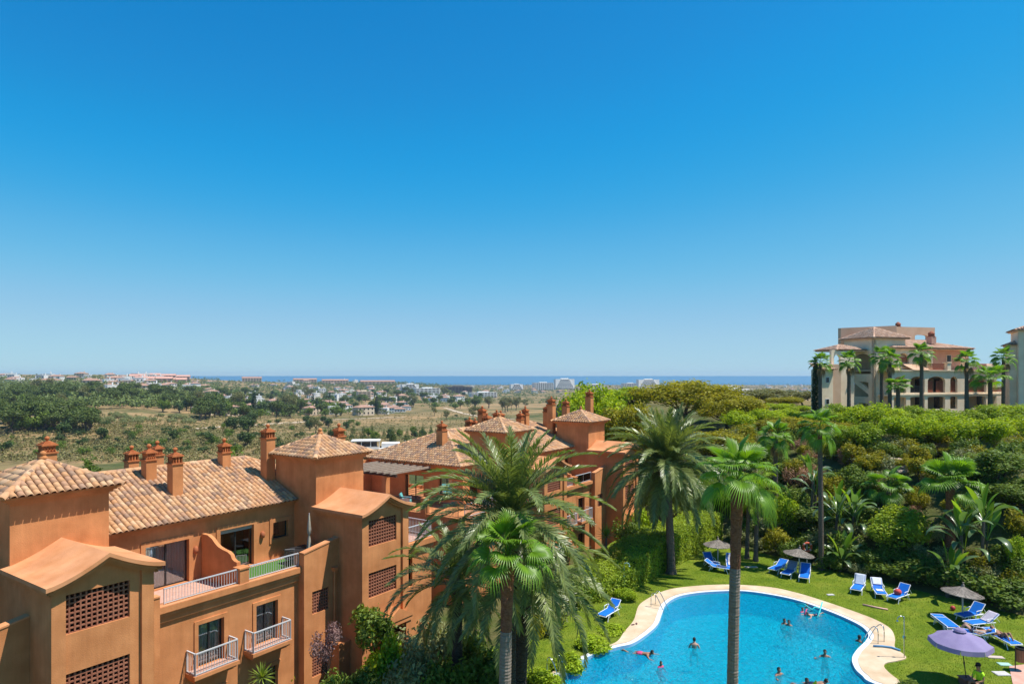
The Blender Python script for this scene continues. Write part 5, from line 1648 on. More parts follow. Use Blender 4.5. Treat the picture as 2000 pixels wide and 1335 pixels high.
def cloth(key, x0, x1, ang, col, label, w=.27, drape=.0, seed=0):
    """towel lying on a lounger's back or seat"""
    e = LG[key]; rng = np.random.default_rng(seed)
    hx, zb = .28, .36; a = math.radians(ang); n, k = 10, 7
    V = []
    for i in range(n + 1):
        s_ = x0 + (x1 - x0) * i / n
        for j in range(k + 1):
            y = -w + 2 * w * j / k
            o = .035 + .012 * rng.random()
            if s_ > hx:
                d_ = s_ - hx; V.append((hx + d_ * math.cos(a) - o * math.sin(a), y, zb + d_ * math.sin(a) + o * math.cos(a)))
            else: V.append((s_, y, zb + o))
    Fc = [(i * (k + 1) + j, i * (k + 1) + j + 1, (i + 1) * (k + 1) + j + 1, (i + 1) * (k + 1) + j) for i in range(n) for j in range(k)]
    me = np_mesh('towel', V, Fc, pmat('towel_' + key, [tuple(c * .85 for c in col), col], rough=.95, scale=8), True)
    o = link('towel', me, None); o.location = e.location; o.rotation_euler = e.rotation_euler
    so = o.modifiers.new('thick', 'SOLIDIFY'); so.thickness = .012
    tag(o, label, 'towel')
cloth('e', .2, .98, 45, (.22, .30, .46), 'grey-blue towel hung on the back of a lounger under the middle parasol')
cloth('g', .25, 1.0, 55, (.62, .66, .72), 'pale towel over the raised back of the lounger left of the trio', seed=1)
cloth('h', -.5, -.1, 45, (.75, .76, .80), 'white towel bundled on the middle lounger of the trio', w=.2, seed=2)
cloth('h', .5, 1.0, 45, (.30, .32, .36), 'dark patterned towel on the back of the middle lounger of the trio', w=.26, seed=3)
cloth('l', .15, 1.0, 35, (.52, .48, .56), 'pale mauve towel on the lounger back beside the right parasol', seed=4)
cloth('b', -.6, .1, 30, (.04, .07, .16), 'dark clothes laid on the lounger under the leftmost parasol', w=.22, seed=5)
cloth('c', -.5, .9, 55, (.62, .58, .60), 'pale clothes on the lounger half hidden by the palm trunk', w=.2, seed=6)

STRAW = pmat('straw', [(.17, .145, .12), (.27, .235, .20)], rough=.95, scale=6, island=.35)
def thatch_parasol(base, label, Rr=.98, za=2.02, zr=1.50, tilt=0):
    e = empty('thatched_parasol', base)
    m = MB(); m.tube([(0, 0, -.1), (0, 0, za - .1)], .045, 8); m.build('pole', pmat('parasol_pole', [(.42, .40, .37), (.52, .50, .47)], rough=.8, scale=3), e)
    m = MB(); rng = random.Random(int(base.x * 10))
    n = 10
    m.lathe([(.03, za - .1)] + [(Rr * t, za - .1 - (za - .1 - zr) * (t ** .8)) for t in [i / 6 for i in range(1, 7)]] + [(Rr, zr - .05), (Rr * .5, zr + .14), (.03, za - .2)], 28)
    for k in range(900):
        az = rng.uniform(0, 2 * PI); r0 = Rr * rng.uniform(0, .9) ; r1 = min(r0 + rng.uniform(.2, .4), Rr * 1.06)
        def pt(r, dz): return Vector((r * math.cos(az), r * math.sin(az), za - .1 - (za - .1 - zr) * ((r / Rr) ** .8) + dz))
        s_ = Vector((-math.sin(az), math.cos(az), 0)) * .016
        p0, p1 = pt(r0, .012), pt(r1, .035 * rng.random())
        m.add([p0 - s_, p0 + s_, p1 + s_, p1 - s_], [(0, 1, 2, 3)])
    m.lathe([(.10, za - .14), (.07, za - .02), (.03, za + .02), (.05, za + .09), (.0, za + .12)], 8)
    c = m.build('thatch_canopy', STRAW, e); c['kind'] = 'stuff'
    if tilt: c.rotation_euler = (0, tilt, 0); c.location = (-tilt * 1.7, 0, 0)
    for k in range(8):
        r_ = MB(); az = k * PI / 4; r_.tube([(0, 0, za - .3), (Rr * .92 * math.cos(az), Rr * .92 * math.sin(az), zr - .02)], .014, 5); r_.build('rib', WOODDARK, e)
    tag(e, label, 'parasol', 'thatched parasols')
thatch_parasol(pix(1402, 1103), 'leftmost of the three thatched parasols, at the far hedge end')
thatch_parasol(pix(1561, 1123), 'middle thatched parasol, in front of the life ring', tilt=.10)
thatch_parasol(pix(1880, 1208), 'rightmost thatched parasol, beside the red ball', Rr=1.0, tilt=.10)

# purple umbrella
ub = pix(1889, 1336)
e = empty('umbrella', ub)
PURP = pmat('purple_fabric', [(.27, .22, .40), (.33, .28, .46)], rough=.9, scale=2, trans=((.9, .8, 1.0), .2))
top = Vector((-.28, .05, 2.42))
m = MB(); m.tube([(0, 0, 0), (-.12, .02, .95), top - Vector((0, 0, .05))], .022, 8); m.lathe([(.035, 0), (.035, .12)], 8, (-.12, .02, .92)); m.build('pole', DARKMETAL, e)
N = 8; Rr = 1.24
m = MB(); vs_ = []; fs_ = []
rings = 6
for i in range(rings + 1):
    t = i / rings
    for k in range(N * 4):
        az = 2 * PI * k / (N * 4) + .2; f_ = (k % 4) / 4
        sag = 1 - .085 * t * math.sin(PI * f_)
        r_ = Rr * t * (math.cos(PI / N) / math.cos(((k % 4) / 4 - .5) * 2 * PI / N) * .0 + sag)
        vs_.append((top.x + r_ * math.cos(az) , top.y + r_ * math.sin(az), top.z - .46 * t ** 1.25 - .035 * math.sin(PI * f_) * t))
M4 = N * 4
for i in range(rings):
    for k in range(M4):
        fs_.append((i * M4 + k, i * M4 + (k + 1) % M4, (i + 1) * M4 + (k + 1) % M4, (i + 1) * M4 + k))
m.add(vs_, fs_)
can = m.build('canopy', PURP, e, True)
for k in range(N):        # valance flaps
    v = MB(); b0 = rings * M4 + 4 * k
    pts = [Vector(vs_[rings * M4 + (4 * k + j) % M4]) for j in range(5)]
    lo = []
    for j, p in enumerate(pts):
        c_ = Vector((top.x, top.y, p.z)); d_ = (p - c_).normalized()
        lo.append(p + d_ * .035 + Vector((0, 0, -.2)) + (pts[2] - p) * (.05 if j in (0, 4) else 0))
    v.add([p + Vector((0, 0, -.002)) for p in pts] + lo, [(j, j + 1, 6 + j, 5 + j) for j in range(4)])
    v.build('valance', PURP, can)
    r_ = MB(); r_.tube([top - Vector((0, 0, .12)), pts[0] - Vector((0, 0, .03))], .009, 5); r_.build('rib', DARKMETAL, e)
m = MB(); m.lathe([(.26, .46 - .44), (.2, .1), (.05, .16), (.0, .17)], 12, (top.x, top.y, top.z - .02)); m.build('vent_cap', PURP, e)
m = MB(); m.box(-.24, .24, -.24, .24, .0, .28); m.box(-.28, .28, -.28, .28, .282, .32); m.build('base_block', pmat('umbrella_base', [(.20, .10, .07)], rough=.8), e)
tag(e, 'purple garden umbrella on a leaning dark pole at the bottom right', 'umbrella')

def tube_obj(name, pts, r, mat, label, cat, n=8, loc=(0, 0, 0)):
    m = MB(); m.tube(pts, r, n); o = m.build(name, mat, None, True); o.location = loc; tag(o, label, cat); return o
def ladder(base, to, label):
    d = (to - base); d.z = 0; d.normalize()
    e = empty('pool_ladder', base, math.atan2(d.y, d.x))
    for sy in (-.27, .27):
        pts = [(0, sy, .0), (0, sy, .5), (.03, sy, .72), (.12, sy, .82), (.26, sy, .8), (.45, sy, .58), (.72, sy, .1), (.86, sy, -.25), (.88, sy, -.9)]
        m = MB(); m.tube([tuple(p) for p in catmull(pts, 3, False)], .024, 8); m.build('handrail', STEEL, e, True)
    for k, z in enumerate((-.4, -.7)):
        m = MB(); m.box(.83, .93, -.25, .25, z - .015, z + .015); m.build('step', STEEL, e)
    tag(e, label, 'pool ladder', 'steel pool ladders')
ladder(pix(1721, 1254, .045), pix(1690, 1243, .045), 'curved steel pool ladder at the right end of the pool beside the shower')
ladder(pix(1276, 1181, .045), pix(1303, 1188, .045), 'steel pool ladder at the left end of the pool near the bright bush')
ladder(pix(1076, 1312, .045), pix(1098, 1322, .045), 'steel pool ladder at the near left pool edge under the hanging fronds')
def shower(base, h, dirx, label, mat=STEEL):
    e = empty('shower_post', base)
    pts = [(0, 0, 0), (0, 0, h * .9), (dirx * .05, 0, h * .98), (dirx * .17, 0, h), (dirx * .3, 0, h * .97), (dirx * .34, 0, h * .91)]
    m = MB(); m.tube([tuple(p) for p in catmull(pts, 3, False)], .022, 8); m.build('pipe', mat, e, True)
    m = MB(); m.lathe([(.0, .05), (.03, .05), (.06, 0), (.0, -.005)], 10, (dirx * .34, 0, h * .88)); m.build('shower_head', mat, e)
    m = MB(); m.box(-.05, .05, -.06, .05, .95, 1.07); m.build('valve', mat, e)
    tag(e, label, 'shower')
shower(pix(1766, 1283, .045), 2.05, -1, 'steel garden shower at the rounded tip of the pool deck')
shower(at(1219, 42.5, 0), 1.9, 1, 'pale green garden shower behind the bright bush', pmat('painted_green', [(.30, .48, .46)], rough=.5))

FOAMP = pmat('foam_pink', [(.75, .42, .34)], rough=.7); FOAMB = pmat('foam_blue', [(.12, .30, .50)], rough=.7); TEAL = pmat('foam_teal', [(.05, .55, .55)], rough=.7)
a, b = pix(1685, 1181), pix(1734, 1191)
tube_obj('pool_noodle', [(a.x, a.y, .05), ((a.x + b.x) / 2, (a.y + b.y) / 2 - .06, .05), (b.x, b.y, .05)], .05, FOAMP, 'pink foam noodle lying on the lawn below the lounger trio', 'pool noodle')
q_ = [pix(1706, 1264), pix(1724, 1264.5), pix(1742, 1267), pix(1758, 1272.5)]
tube_obj('pool_noodle', [(p.x, p.y, .10) for p in q_], .05, FOAMB, 'blue foam noodle lying across the pool deck beside the ladder', 'pool noodle')
def ball(loc, r, mat, label):
    bm = bmesh.new(); bmesh.ops.create_uvsphere(bm, u_segments=16, v_segments=10, radius=r)
    me = bpy.data.meshes.new('ball'); bm.to_mesh(me); bm.free()
    for p in me.polygons: p.use_smooth = True
    o = link('ball', me, None, mat); o.location = loc; tag(o, label, 'ball')
    m = MB(); m.tube([(r * 1.004 * math.cos(t), r * 1.004 * math.sin(t), 0) for t in np.linspace(0, 2 * PI, 17)], .006, 4); m.build('seam', pmat('ball_seam', [(.2, .02, .03)]), o)
RED = pmat('red_rubber', [(.45, .05, .05)], rough=.5)
p = pix(1861, 1191); ball((p.x, p.y, .14), .14, RED, 'dark red ball on the shaded grass left of the right parasol')
li = LG['i']
m = MB(); m.lathe([(.10, 0), (.19, .05), (.22, .14), (.20, .25), (.12, .32), (.04, .34)], 14); bag = m.build('bag', pmat('red_bag', [(.55, .06, .05), (.62, .09, .07)], rough=.7), None, True)
bag.location = (li.location.x - .12, li.location.y - .05, .385); tag(bag, 'red bag standing on a blue sun lounger', 'bag')
m = MB(); m.tube([(-.12, 0, .3), (-.07, 0, .45), (.07, 0, .45), (.12, 0, .3)], .012, 6); m.build('handle', RED, bag)
for i, (px, py, lb) in enumerate([(1236, 1221, 'left dark flip-flop of a pair on the pool deck'), (1243, 1219, 'right dark flip-flop of a pair on the pool deck')]):
    p = pix(px, py); m = MB()
    m.lathe([(.055, 0), (.06, .012), (.055, .024)], 12); o = m.build('flip_flop', pmat('flipflop', [(.12, .04, .04)], rough=.8), None)
    o.location = (p.x, p.y, .047); o.scale = (2.2, 1, 1); o.rotation_euler = (0, 0, .4 + i); tag(o, lb, 'flip-flop', 'pair of flip-flops')
    s_ = MB(); s_.tube([(-.02, .05, .024), (.03, 0, .05), (-.02, -.05, .024)], .006, 5); s_.build('strap', pmat('flipflop_strap', [(.05, .05, .06)]), o)
# life ring on its post
p = at(1577, 48.5, 0)
e = empty('life_ring', p)
m = MB(); m.tube([(0, .08, -.1), (0, .08, 1.75)], .03, 6); m.build('post', WHITEMETAL, e)
def torus(mb, R_, r_, c, n=24, k=10, a0=0, a1=2 * PI):
    mb.tube([(c[0] + R_ * math.cos(t), c[1], c[2] + R_ * math.sin(t)) for t in np.linspace(a0, a1, n + 1)], r_, k)
m = MB(); torus(m, .30, .075, (0, 0, 1.36)); m.build('ring', pmat('ring_orange', [(.52, .09, .04), (.60, .13, .06)], rough=.6), e, True)
for k in range(4):
    m = MB(); torus(m, .30, .080, (0, 0, 1.36), 3, 10, k * PI / 2 + .65, k * PI / 2 + .92); m.build('band', pmat('ring_band', [(.5, .42, .38)], rough=.6), e)
tag(e, 'orange-red life ring on a post behind the middle thatched parasol', 'life ring')
# litter bin
p = pix(1983, 1309)
e = empty('litter_bin', p)
m = MB(); m.tube([(0, 0, 0), (0, 0, 1.15)], .022, 6); m.build('post', DARKMETAL, e)
for k in range(16):
    az = 2 * PI * k / 16; m = MB(); c_ = Vector((.26 + .2 * math.cos(az), .2 * math.sin(az), 0)); s_ = Vector((-math.sin(az), math.cos(az), 0)) * .036; o_ = Vector((math.cos(az), math.sin(az), 0)) * .018
    m.add([c_ - s_ + Vector((0, 0, .45)), c_ + s_ + Vector((0, 0, .45)), c_ + s_ + o_ + Vector((0, 0, .45)), c_ - s_ + o_ + Vector((0, 0, .45)), c_ - s_ + Vector((0, 0, 1.02)), c_ + s_ + Vector((0, 0, 1.02)), c_ + s_ + o_ + Vector((0, 0, 1.02)), c_ - s_ + o_ + Vector((0, 0, 1.02))],
          [(0, 3, 2, 1), (4, 5, 6, 7), (0, 1, 5, 4), (1, 2, 6, 5), (2, 3, 7, 6), (3, 0, 4, 7)])
    m.build('slat', pmat('bin_wood', [(.28, .13, .07), (.36, .18, .10)], rough=.8, scale=5), e)
m = MB(); m.lathe([(.20, .47), (.195, 1.05), (.225, 1.06), (.225, 1.12), (.17, 1.12), (.17, .6)], 16, (.26, 0, 0)); m.build('liner', DARKMETAL, e)
tag(e, 'brown slatted litter bin with black rim on the paved corner', 'litter bin')

# roof terrace things of the near house
def on_terrace(name, s, t, z, rz=0):
    p = bl(s, t, z); return empty(name, p, BROT + rz)
e = on_terrace('folded_parasol', 2.05, 1.0, 4.5)
m = MB(); m.tube([(0, 0, 0), (0, 0, 2.55)], .022, 6); m.build('pole', WHITEMETAL, e)
CREAM = pmat('cream_canvas', [(.34, .30, .23), (.44, .40, .32)], rough=.95, scale=7)
m = MB()
prof = [(.11, .75), (.09, .95), (.06, 1.3), (.035, 1.45), (.07, 1.5), (.09, 1.75), (.05, 2.2), (.03, 2.45), (.0, 2.5)]
b0 = len(m.v); n = 20
for r_, z in prof:
    for k in range(n):
        az = 2 * PI * k / n; rr = r_ * (1 + .28 * math.cos(5 * az))
        m.v.append((rr * math.cos(az), rr * math.sin(az), z))
for i in range(len(prof) - 1):
    for k in range(n): m.f.append((i * n + k, i * n + (k + 1) % n, (i + 1) * n + (k + 1) % n, (i + 1) * n + k))
m.build('folded_canopy', CREAM, e, True)
m = MB(); m.lathe([(.3, 0), (.3, .06), (.06, .1), (.05, .25)], 12); m.build('stand', DARKMETAL, e)
tag(e, 'folded cream parasol standing on the roof terrace by the stair tower', 'parasol')
def metal_chair(s, t, rz, label):
    e = on_terrace('metal_chair', s, t, 4.53, rz)
    for sx, sy in ((-.22, -.22), (.22, -.22), (-.22, .22), (.22, .22)):
        m = MB(); m.tube([(sx, sy, .42), (sx * 1.15, sy * 1.1, 0)], .013, 6); m.build('leg', DARKMETAL, e)
    m = MB()
    for k in range(7): m.box(-.23, .23, -.23 + k * .068, -.23 + k * .068 + .045, .42, .435)
    o = m.build('seat', DARKMETAL, e); o['kind'] = 'stuff'
    m = MB(); m.tube([(-.22, .24, .42), (-.22, .34, .98), (.22, .34, .98), (.22, .24, .42)], .014, 6)
    for k in range(6): m.tube([(-.16 + k * .064, .25, .46), (-.16 + k * .064, .34, .97)], .008, 5)
    o = m.build('backrest', pmat('chair_metal', [(.26, .25, .24)], rough=.5), e); o['kind'] = 'stuff'
    for sx in (-.25, .25):
        m = MB(); m.tube([(sx, -.2, .42), (sx, -.22, .64), (sx, .28, .66)], .013, 6); m.build('armrest', DARKMETAL, e)
    tag(e, label, 'chair')
metal_chair(-1.35, 1.55, -.5, 'metal garden chair on the turf terrace beside the scalloped wall')
metal_chair(1.0, 1.15, 2.5, 'metal garden chair on the turf terrace near the folded parasol')
e = on_terrace('garden_table', 1.75, 1.5, 4.5)
m = MB(); m.box(-.55, .75, -.45, .45, .70, .74); m.build('table_top', DARKMETAL, e)
for sx, sy in ((-.48, -.38), (.68, -.38), (-.48, .38), (.68, .38)):
    m = MB(); m.tube([(sx, sy, .7), (sx, sy, 0)], .025, 6); m.build('leg', DARKMETAL, e)
tag(e, 'dark metal table on the roof terrace under the folded parasol', 'table')
p = bl(15.6, 7.2, 4.46)
e = empty('armchair', p, BROT + .6)
TQ = pmat('teal_fabric', [(.10, .38, .38), (.14, .46, .45)], rough=.8, scale=5)
m = MB(); m.box(-.35, .35, -.35, .3, .28, .46); m.build('seat', TQ, e)
m = MB(); m.prism_x([(.3, .3), (.46, .95), (.38, .98), (.2, .46)], -.36, .36); m.build('backrest', TQ, e)
for sx in (-.4, .36):
    m = MB(); m.box(sx, sx + .05, -.33, .35, .02, .66); m.build('armrest', WHITEMETAL, e)
tag(e, 'teal armchair under the dark pergola on the far house terrace', 'chair')

# ================================================================== people
SKIN = [pmat('skin_light', [(.46, .26, .18), (.52, .31, .22)], rough=.6, scale=6), pmat('skin_tan', [(.30, .155, .095), (.36, .19, .12)], rough=.6, scale=6), pmat('skin_dark', [(.16, .085, .055), (.2, .11, .07)], rough=.6, scale=6)]
HAIR = pmat('hair_dark', [(.012, .009, .008), (.03, .02, .016)], rough=.5); HAIRB = pmat('hair_brown', [(.09, .05, .03), (.14, .085, .05)], rough=.6)
def body_mesh(key, J, radii, chains):
    """one continuous skinned body from joints"""
    idx = {}; vs = []; es = []; rs = []
    for ch in chains:
        prev = None
        for nm in ch:
            if nm not in idx: idx[nm] = len(vs); vs.append(J[nm]); rs.append(radii[nm])
            if prev is not None and prev != idx[nm]: es.append((prev, idx[nm]))
            prev = idx[nm]
    me = bpy.data.meshes.new(key + '_cage'); me.from_pydata(vs, es, [])
    o = bpy.data.objects.new(key + '_cage', me); COL.objects.link(o)
    sk = o.modifiers.new('skin', 'SKIN'); sk.use_smooth_shade = True
    bm = bmesh.new(); bm.from_mesh(me)
    ly = bm.verts.layers.skin.verify()
    bm.verts.ensure_lookup_table()
    for v in bm.verts:
        v[ly].radius = rs[v.index] if hasattr(rs[v.index], '__len__') else (rs[v.index],) * 2
        v[ly].use_root = (v.index == idx['pelvis'])
    bm.to_mesh(me); bm.free()
    sb = o.modifiers.new('sub', 'SUBSURF'); sb.levels = 1; sb.render_levels = 1
    dg = bpy.context.evaluated_depsgraph_get(); dg.update()
    out = bpy.data.meshes.new_from_object(o.evaluated_get(dg)); out.name = key
    bpy.data.objects.remove(o); bpy.data.meshes.remove(me)
    for p in out.polygons: p.use_smooth = True
    out.materials.clear()
    return out
RAD = dict(pelvis=(.13, .10), waist=(.115, .085), chest=(.15, .10), upper=(.13, .085), neck=.052, jaw=(.065, .075), head=(.078, .092), crown=(.06, .07), nose=.014)
for s in 'lr':
    RAD.update({s + 'sh': .06, s + 'el': .042, s + 'wr': .028, s + 'pa': (.036, .018), s + 'hip': .095, s + 'kn': .058, s + 'an': .036, s + 'he': .038, s + 'to': .026})
    for k in range(5): RAD[s + 'f%d' % k] = .009; RAD[s + 'g%d' % k] = .007
def limbs(J):
    ch = [['pelvis', 'waist', 'chest', 'upper', 'neck', 'jaw', 'head', 'crown'], ['jaw', 'nose']]
    for s in 'lr':
        ch += [['upper', s + 'sh', s + 'el', s + 'wr', s + 'pa'], ['pelvis', s + 'hip', s + 'kn', s + 'an', s + 'he', s + 'to']]
        pa, wr = Vector(J[s + 'pa']), Vector(J[s + 'wr'])
        d = (pa - wr).normalized(); sd = d.cross(Vector((0, 0, 1)))
        if sd.length < .1: sd = d.cross(Vector((0, 1, 0)))
        sd.normalize()
        for k, (o, l) in enumerate(((-.03, .075), (-.011, .085), (.009, .08), (.028, .062), (.05, .03))):
            f = pa + sd * o + d * l * .45; g = f + d * l * .55 - Vector((0, 0, .012))
            J[s + 'f%d' % k] = tuple(f); J[s + 'g%d' % k] = tuple(g)
            ch.append([s + 'pa', s + 'f%d' % k, s + 'g%d' % k])
    return ch
def pose_spread():      # upright in the water, arms out to the sides
    J = dict(pelvis=(0, 0, .92), waist=(0, 0, 1.08), chest=(0, 0, 1.24), upper=(0, 0, 1.38), neck=(0, 0, 1.48), jaw=(0, -.015, 1.56), head=(0, -.005, 1.64), crown=(0, .005, 1.72), nose=(0, -.105, 1.595))
    for s, q in (('l', 1), ('r', -1)):
        J.update({s + 'sh': (.18 * q, 0, 1.38), s + 'el': (.40 * q, -.10, 1.22), s + 'wr': (.52 * q, -.32, 1.30 - .1 * q), s + 'pa': (.55 * q, -.40, 1.31 - .1 * q),
                  s + 'hip': (.10 * q, 0, .86), s + 'kn': (.13 * q, -.08, .46), s + 'an': (.14 * q, .06, .08), s + 'he': (.14 * q, .06, .04), s + 'to': (.15 * q, -.1, .03)})
    return J
def pose_tread():      # upright in the water, arms lowered and bent in front, knees drawn up
    J = dict(pelvis=(0, .04, .92), waist=(0, .02, 1.08), chest=(0, 0, 1.24), upper=(0, -.02, 1.38), neck=(0, -.04, 1.48), jaw=(0, -.06, 1.56), head=(0, -.055, 1.64), crown=(0, -.045, 1.72), nose=(0, -.155, 1.595))
    for s, q in (('l', 1), ('r', -1)):
        J.update({s + 'sh': (.18 * q, -.02, 1.37), s + 'el': (.29 * q, -.02, 1.10), s + 'wr': (.22 * q, -.26, 1.12), s + 'pa': (.20 * q, -.35, 1.14),
                  s + 'hip': (.10 * q, .03, .86), s + 'kn': (.17 * q, -.30, .66), s + 'an': (.16 * q, .02, .36), s + 'he': (.16 * q, .05, .33), s + 'to': (.17 * q, .0, .2)})
    return J
def pose_prone():       # swimming face down, head lifted, along -y
    J = dict(pelvis=(0, .0, 0), waist=(0, -.16, .02), chest=(0, -.32, .04), upper=(0, -.46, .06), neck=(0, -.56, .10), jaw=(0, -.63, .17), head=(0, -.66, .24), crown=(0, -.66, .32), nose=(0, -.755, .20))
    for s, q in (('l', 1), ('r', -1)):
        J.update({s + 'sh': (.18 * q, -.46, .05), s + 'el': (.36 * q, -.62, -.02), s + 'wr': (.42 * q, -.84, -.02), s + 'pa': (.41 * q, -.93, -.02),
                  s + 'hip': (.10 * q, .06, -.01), s + 'kn': (.15 * q, .46, -.08), s + 'an': (.16 * q, .84, -.06 * q), s + 'he': (.16 * q, .87, -.05 * q), s + 'to': (.17 * q, 1.02, -.08)})
    return J
def pose_lying(knees):  # on the back, head towards +x, for a lounger bed at z = 0
    J = dict(pelvis=(0, 0, .10), waist=(.16, 0, .11), chest=(.32, 0, .15), upper=(.45, 0, .20), neck=(.55, 0, .24), jaw=(.62, 0, .29), head=(.70, 0, .31), crown=(.78, 0, .32), nose=(.64, 0, .41))
    for s, q in (('l', 1), ('r', -1)):
        J.update({s + 'sh': (.44, .17 * q, .19), s + 'el': (.22, .27 * q, .12), s + 'wr': (.02, .22 * q, .16), s + 'pa': (-.06, .19 * q, .17), s + 'hip': (-.05, .1 * q, .10)})
        if knees: J.update({s + 'kn': (-.36, .11 * q, .42), s + 'an': (-.62, .1 * q, .08), s + 'he': (-.60, .1 * q, .04), s + 'to': (-.78, .1 * q, .04)})
        else: J.update({s + 'kn': (-.48, .12 * q, .09), s + 'an': (-.88, .13 * q, .07), s + 'he': (-.9, .13 * q, .05), s + 'to': (-.93, .15 * q, .2)})
    return J
def pose_seated():      # on a low seat of height .3, facing -y
    J = dict(pelvis=(0, .05, .40), waist=(0, .05, .55), chest=(0, .03, .72), upper=(0, .0, .86), neck=(0, -.02, .96), jaw=(0, -.05, 1.04), head=(0, -.045, 1.12), crown=(0, -.035, 1.20), nose=(0, -.15, 1.07))
    for s, q in (('l', 1), ('r', -1)):
        J.update({s + 'sh': (.18 * q, 0, .85), s + 'el': (.24 * q, -.06, .58), s + 'wr': (.14 * q, -.27, .50), s + 'pa': (.09 * q, -.34, .50),
                  s + 'hip': (.10 * q, .02, .38), s + 'kn': (.15 * q, -.40, .44), s + 'an': (.15 * q, -.45, .08), s + 'he': (.15 * q, -.43, .04), s + 'to': (.16 * q, -.6, .03)})
    return J
BODY = {}
for key, fn in (('spread', pose_spread), ('tread', pose_tread), ('prone', pose_prone), ('lying', lambda: pose_lying(False)), ('knees', lambda: pose_lying(True)), ('seated', pose_seated)):
    J = fn(); ch = limbs(J); BODY[key] = (body_mesh('person_' + key, J, RAD, ch), J)
def shell(me, test, off, name, mat, parent):
    """clothing or hair: the skin faces that pass the test, lifted a little"""
    bm = bmesh.new(); bm.from_mesh(me)
    bm.normal_update()
    bmesh.ops.delete(bm, geom=[f for f in bm.faces if not test(f.calc_center_median())], context='FACES')
    for v in bm.verts: v.co += v.normal * off
    m2 = bpy.data.meshes.new(name); bm.to_mesh(m2); bm.free()
    o = link(name, m2, parent, mat)
    o.modifiers.new('thick', 'SOLIDIFY').thickness = .008
    return o
def person(pose, loc, rz, skin, suit, label, hair=HAIR, top=None, scale=1.0, cat='person'):
    src, J = BODY[pose]
    me = src.copy(); me.materials.append(SKIN[skin])
    o = link('person', me, None); o.location = loc; o.rotation_euler = (0, 0, rz); o.scale = (scale,) * 3
    H, P, U = Vector(J['head']), Vector(J['pelvis']), Vector(J['upper'])
    N_ = (Vector(J['nose']) - Vector(J['jaw'])).normalized()
    ax = (Vector(J['crown']) - Vector(J['jaw'])).normalized()
    shell(me, lambda c: (c - H).length < .16 and ((c - H).dot(ax) > .035 or ((c - H).dot(N_) < -.01 and (c - H).dot(ax) > -.07)), .012, 'hair', hair, o)
    spine = (U - P)
    sl = spine.length; sn = spine.normalized()
    shell(me, lambda c: (c - P).length < .24 and abs((c - P).dot(sn)) < .13, .006, 'swimwear', suit, o)
    if top: shell(me, lambda c: .10 < (c - P).dot(sn) < sl + .05 and (c - (P + sn * (c - P).dot(sn))).length < .24, .010, 'shirt', top, o)
    tag(o, label, cat)
    return o
NAVY = pmat('suit_navy', [(.01, .015, .05)], rough=.7); PINK = pmat('suit_pink', [(.60, .07, .18)], rough=.7); BLACKS = pmat('suit_black', [(.012, .012, .014)], rough=.7)
wz = -.13
def swim(px, py, pose, rz, skin, suit, label, hair=HAIR, sink=1.38, scale=1.0, top=None):
    p = pix(px, py, wz + .05)
    z = wz - sink * scale if pose in ('spread', 'tread') else wz + .0
    return person(pose, (p.x, p.y, z), rz, skin, suit, label, hair, top, scale)
swim(1250, 1273, 'prone', 1.0, 1, PINK, 'child in pink swimming near the left end of the pool')
swim(1290, 1299, 'tread', .5, 1, PINK, 'child with dark hair and pink top standing in the pool', sink=1.36, scale=.8, top=PINK)
swim(1356, 1262, 'tread', 2.9, 0, NAVY, 'bare-chested adult standing waist deep in the middle of the pool', sink=1.2)
swim(1531, 1215, 'tread', .3, 1, BLACKS, 'left swimmer of a pair with dark wet hair in the middle of the pool', scale=.9)
swim(1541, 1218, 'tread', -.6, 1, NAVY, 'right swimmer of a pair with dark wet hair in the middle of the pool', scale=.9)
swim(1566, 1192, 'tread', .8, 0, PINK, 'child in pink among the teal foam noodles at the far pool edge', scale=.8, sink=1.38, top=PINK)
swim(1577, 1184, 'tread', -.9, 0, NAVY, 'swimmer against the far pool wall among the teal noodles', scale=.8, hair=HAIRB, sink=1.38)
swim(1591, 1199, 'prone', -1.3, 0, NAVY, 'swimmer lying forward with raised head beside the teal noodles', scale=.8, hair=HAIRB)
swim(1677, 1250, 'tread', 1.9, 2, BLACKS, 'dark-haired swimmer at the pool ladder on the right', sink=1.37)
swim(1611, 1279, 'spread', -.2, 1, NAVY, 'swimmer with arms spread wide on the right side of the pool', sink=1.36)
swim(1521, 1314, 'spread', .5, 1, NAVY, 'swimmer with arms spread near the bottom edge of the picture', sink=1.37)
swim(1574, 1334, 'tread', .4, 2, BLACKS, 'swimmer cut by the bottom edge, left of two heads', sink=1.38)
swim(1584, 1333, 'prone', 1.4, 1, NAVY, 'swimmer cut by the bottom edge, right of two heads')
for i, (a_, b_, mt, lb) in enumerate([((1556, 1176), (1586, 1190), TEAL, 'teal foam noodle floating left of the children'), ((1583, 1190), (1600, 1184), TEAL, 'teal foam noodle held at the far pool edge'), ((1596, 1203), (1606, 1188), TEAL, 'upright teal foam noodle right of the children'), ((1573, 1197), (1577, 1186), PINK, 'magenta foam noodle between two children')]):
    a, b = pix(*a_, 0), pix(*b_, .1 if i else 0)
    tube_obj('pool_noodle', [(a.x, a.y, -.08), ((a.x + b.x) / 2, (a.y + b.y) / 2, .12), (b.x, b.y, .0 if i != 2 else .5)], .035, mt, lb, 'pool noodle')
ln = LG['n']
person('knees', (ln.location.x, ln.location.y, .30), ln.rotation_euler.z, 1, NAVY, 'sunbather in dark shorts lying with raised knees on the lower right lounger', HAIR)
lm = LG['m']
person('knees', (lm.location.x, lm.location.y, .30), lm.rotation_euler.z, 0, NAVY, 'sunbather half hidden behind the purple umbrella', HAIRB)
p = at(1912, 29.2, 0)
NEON = pmat('neon_vest', [(.42, .75, .02), (.5, .85, .03)], rough=.8)
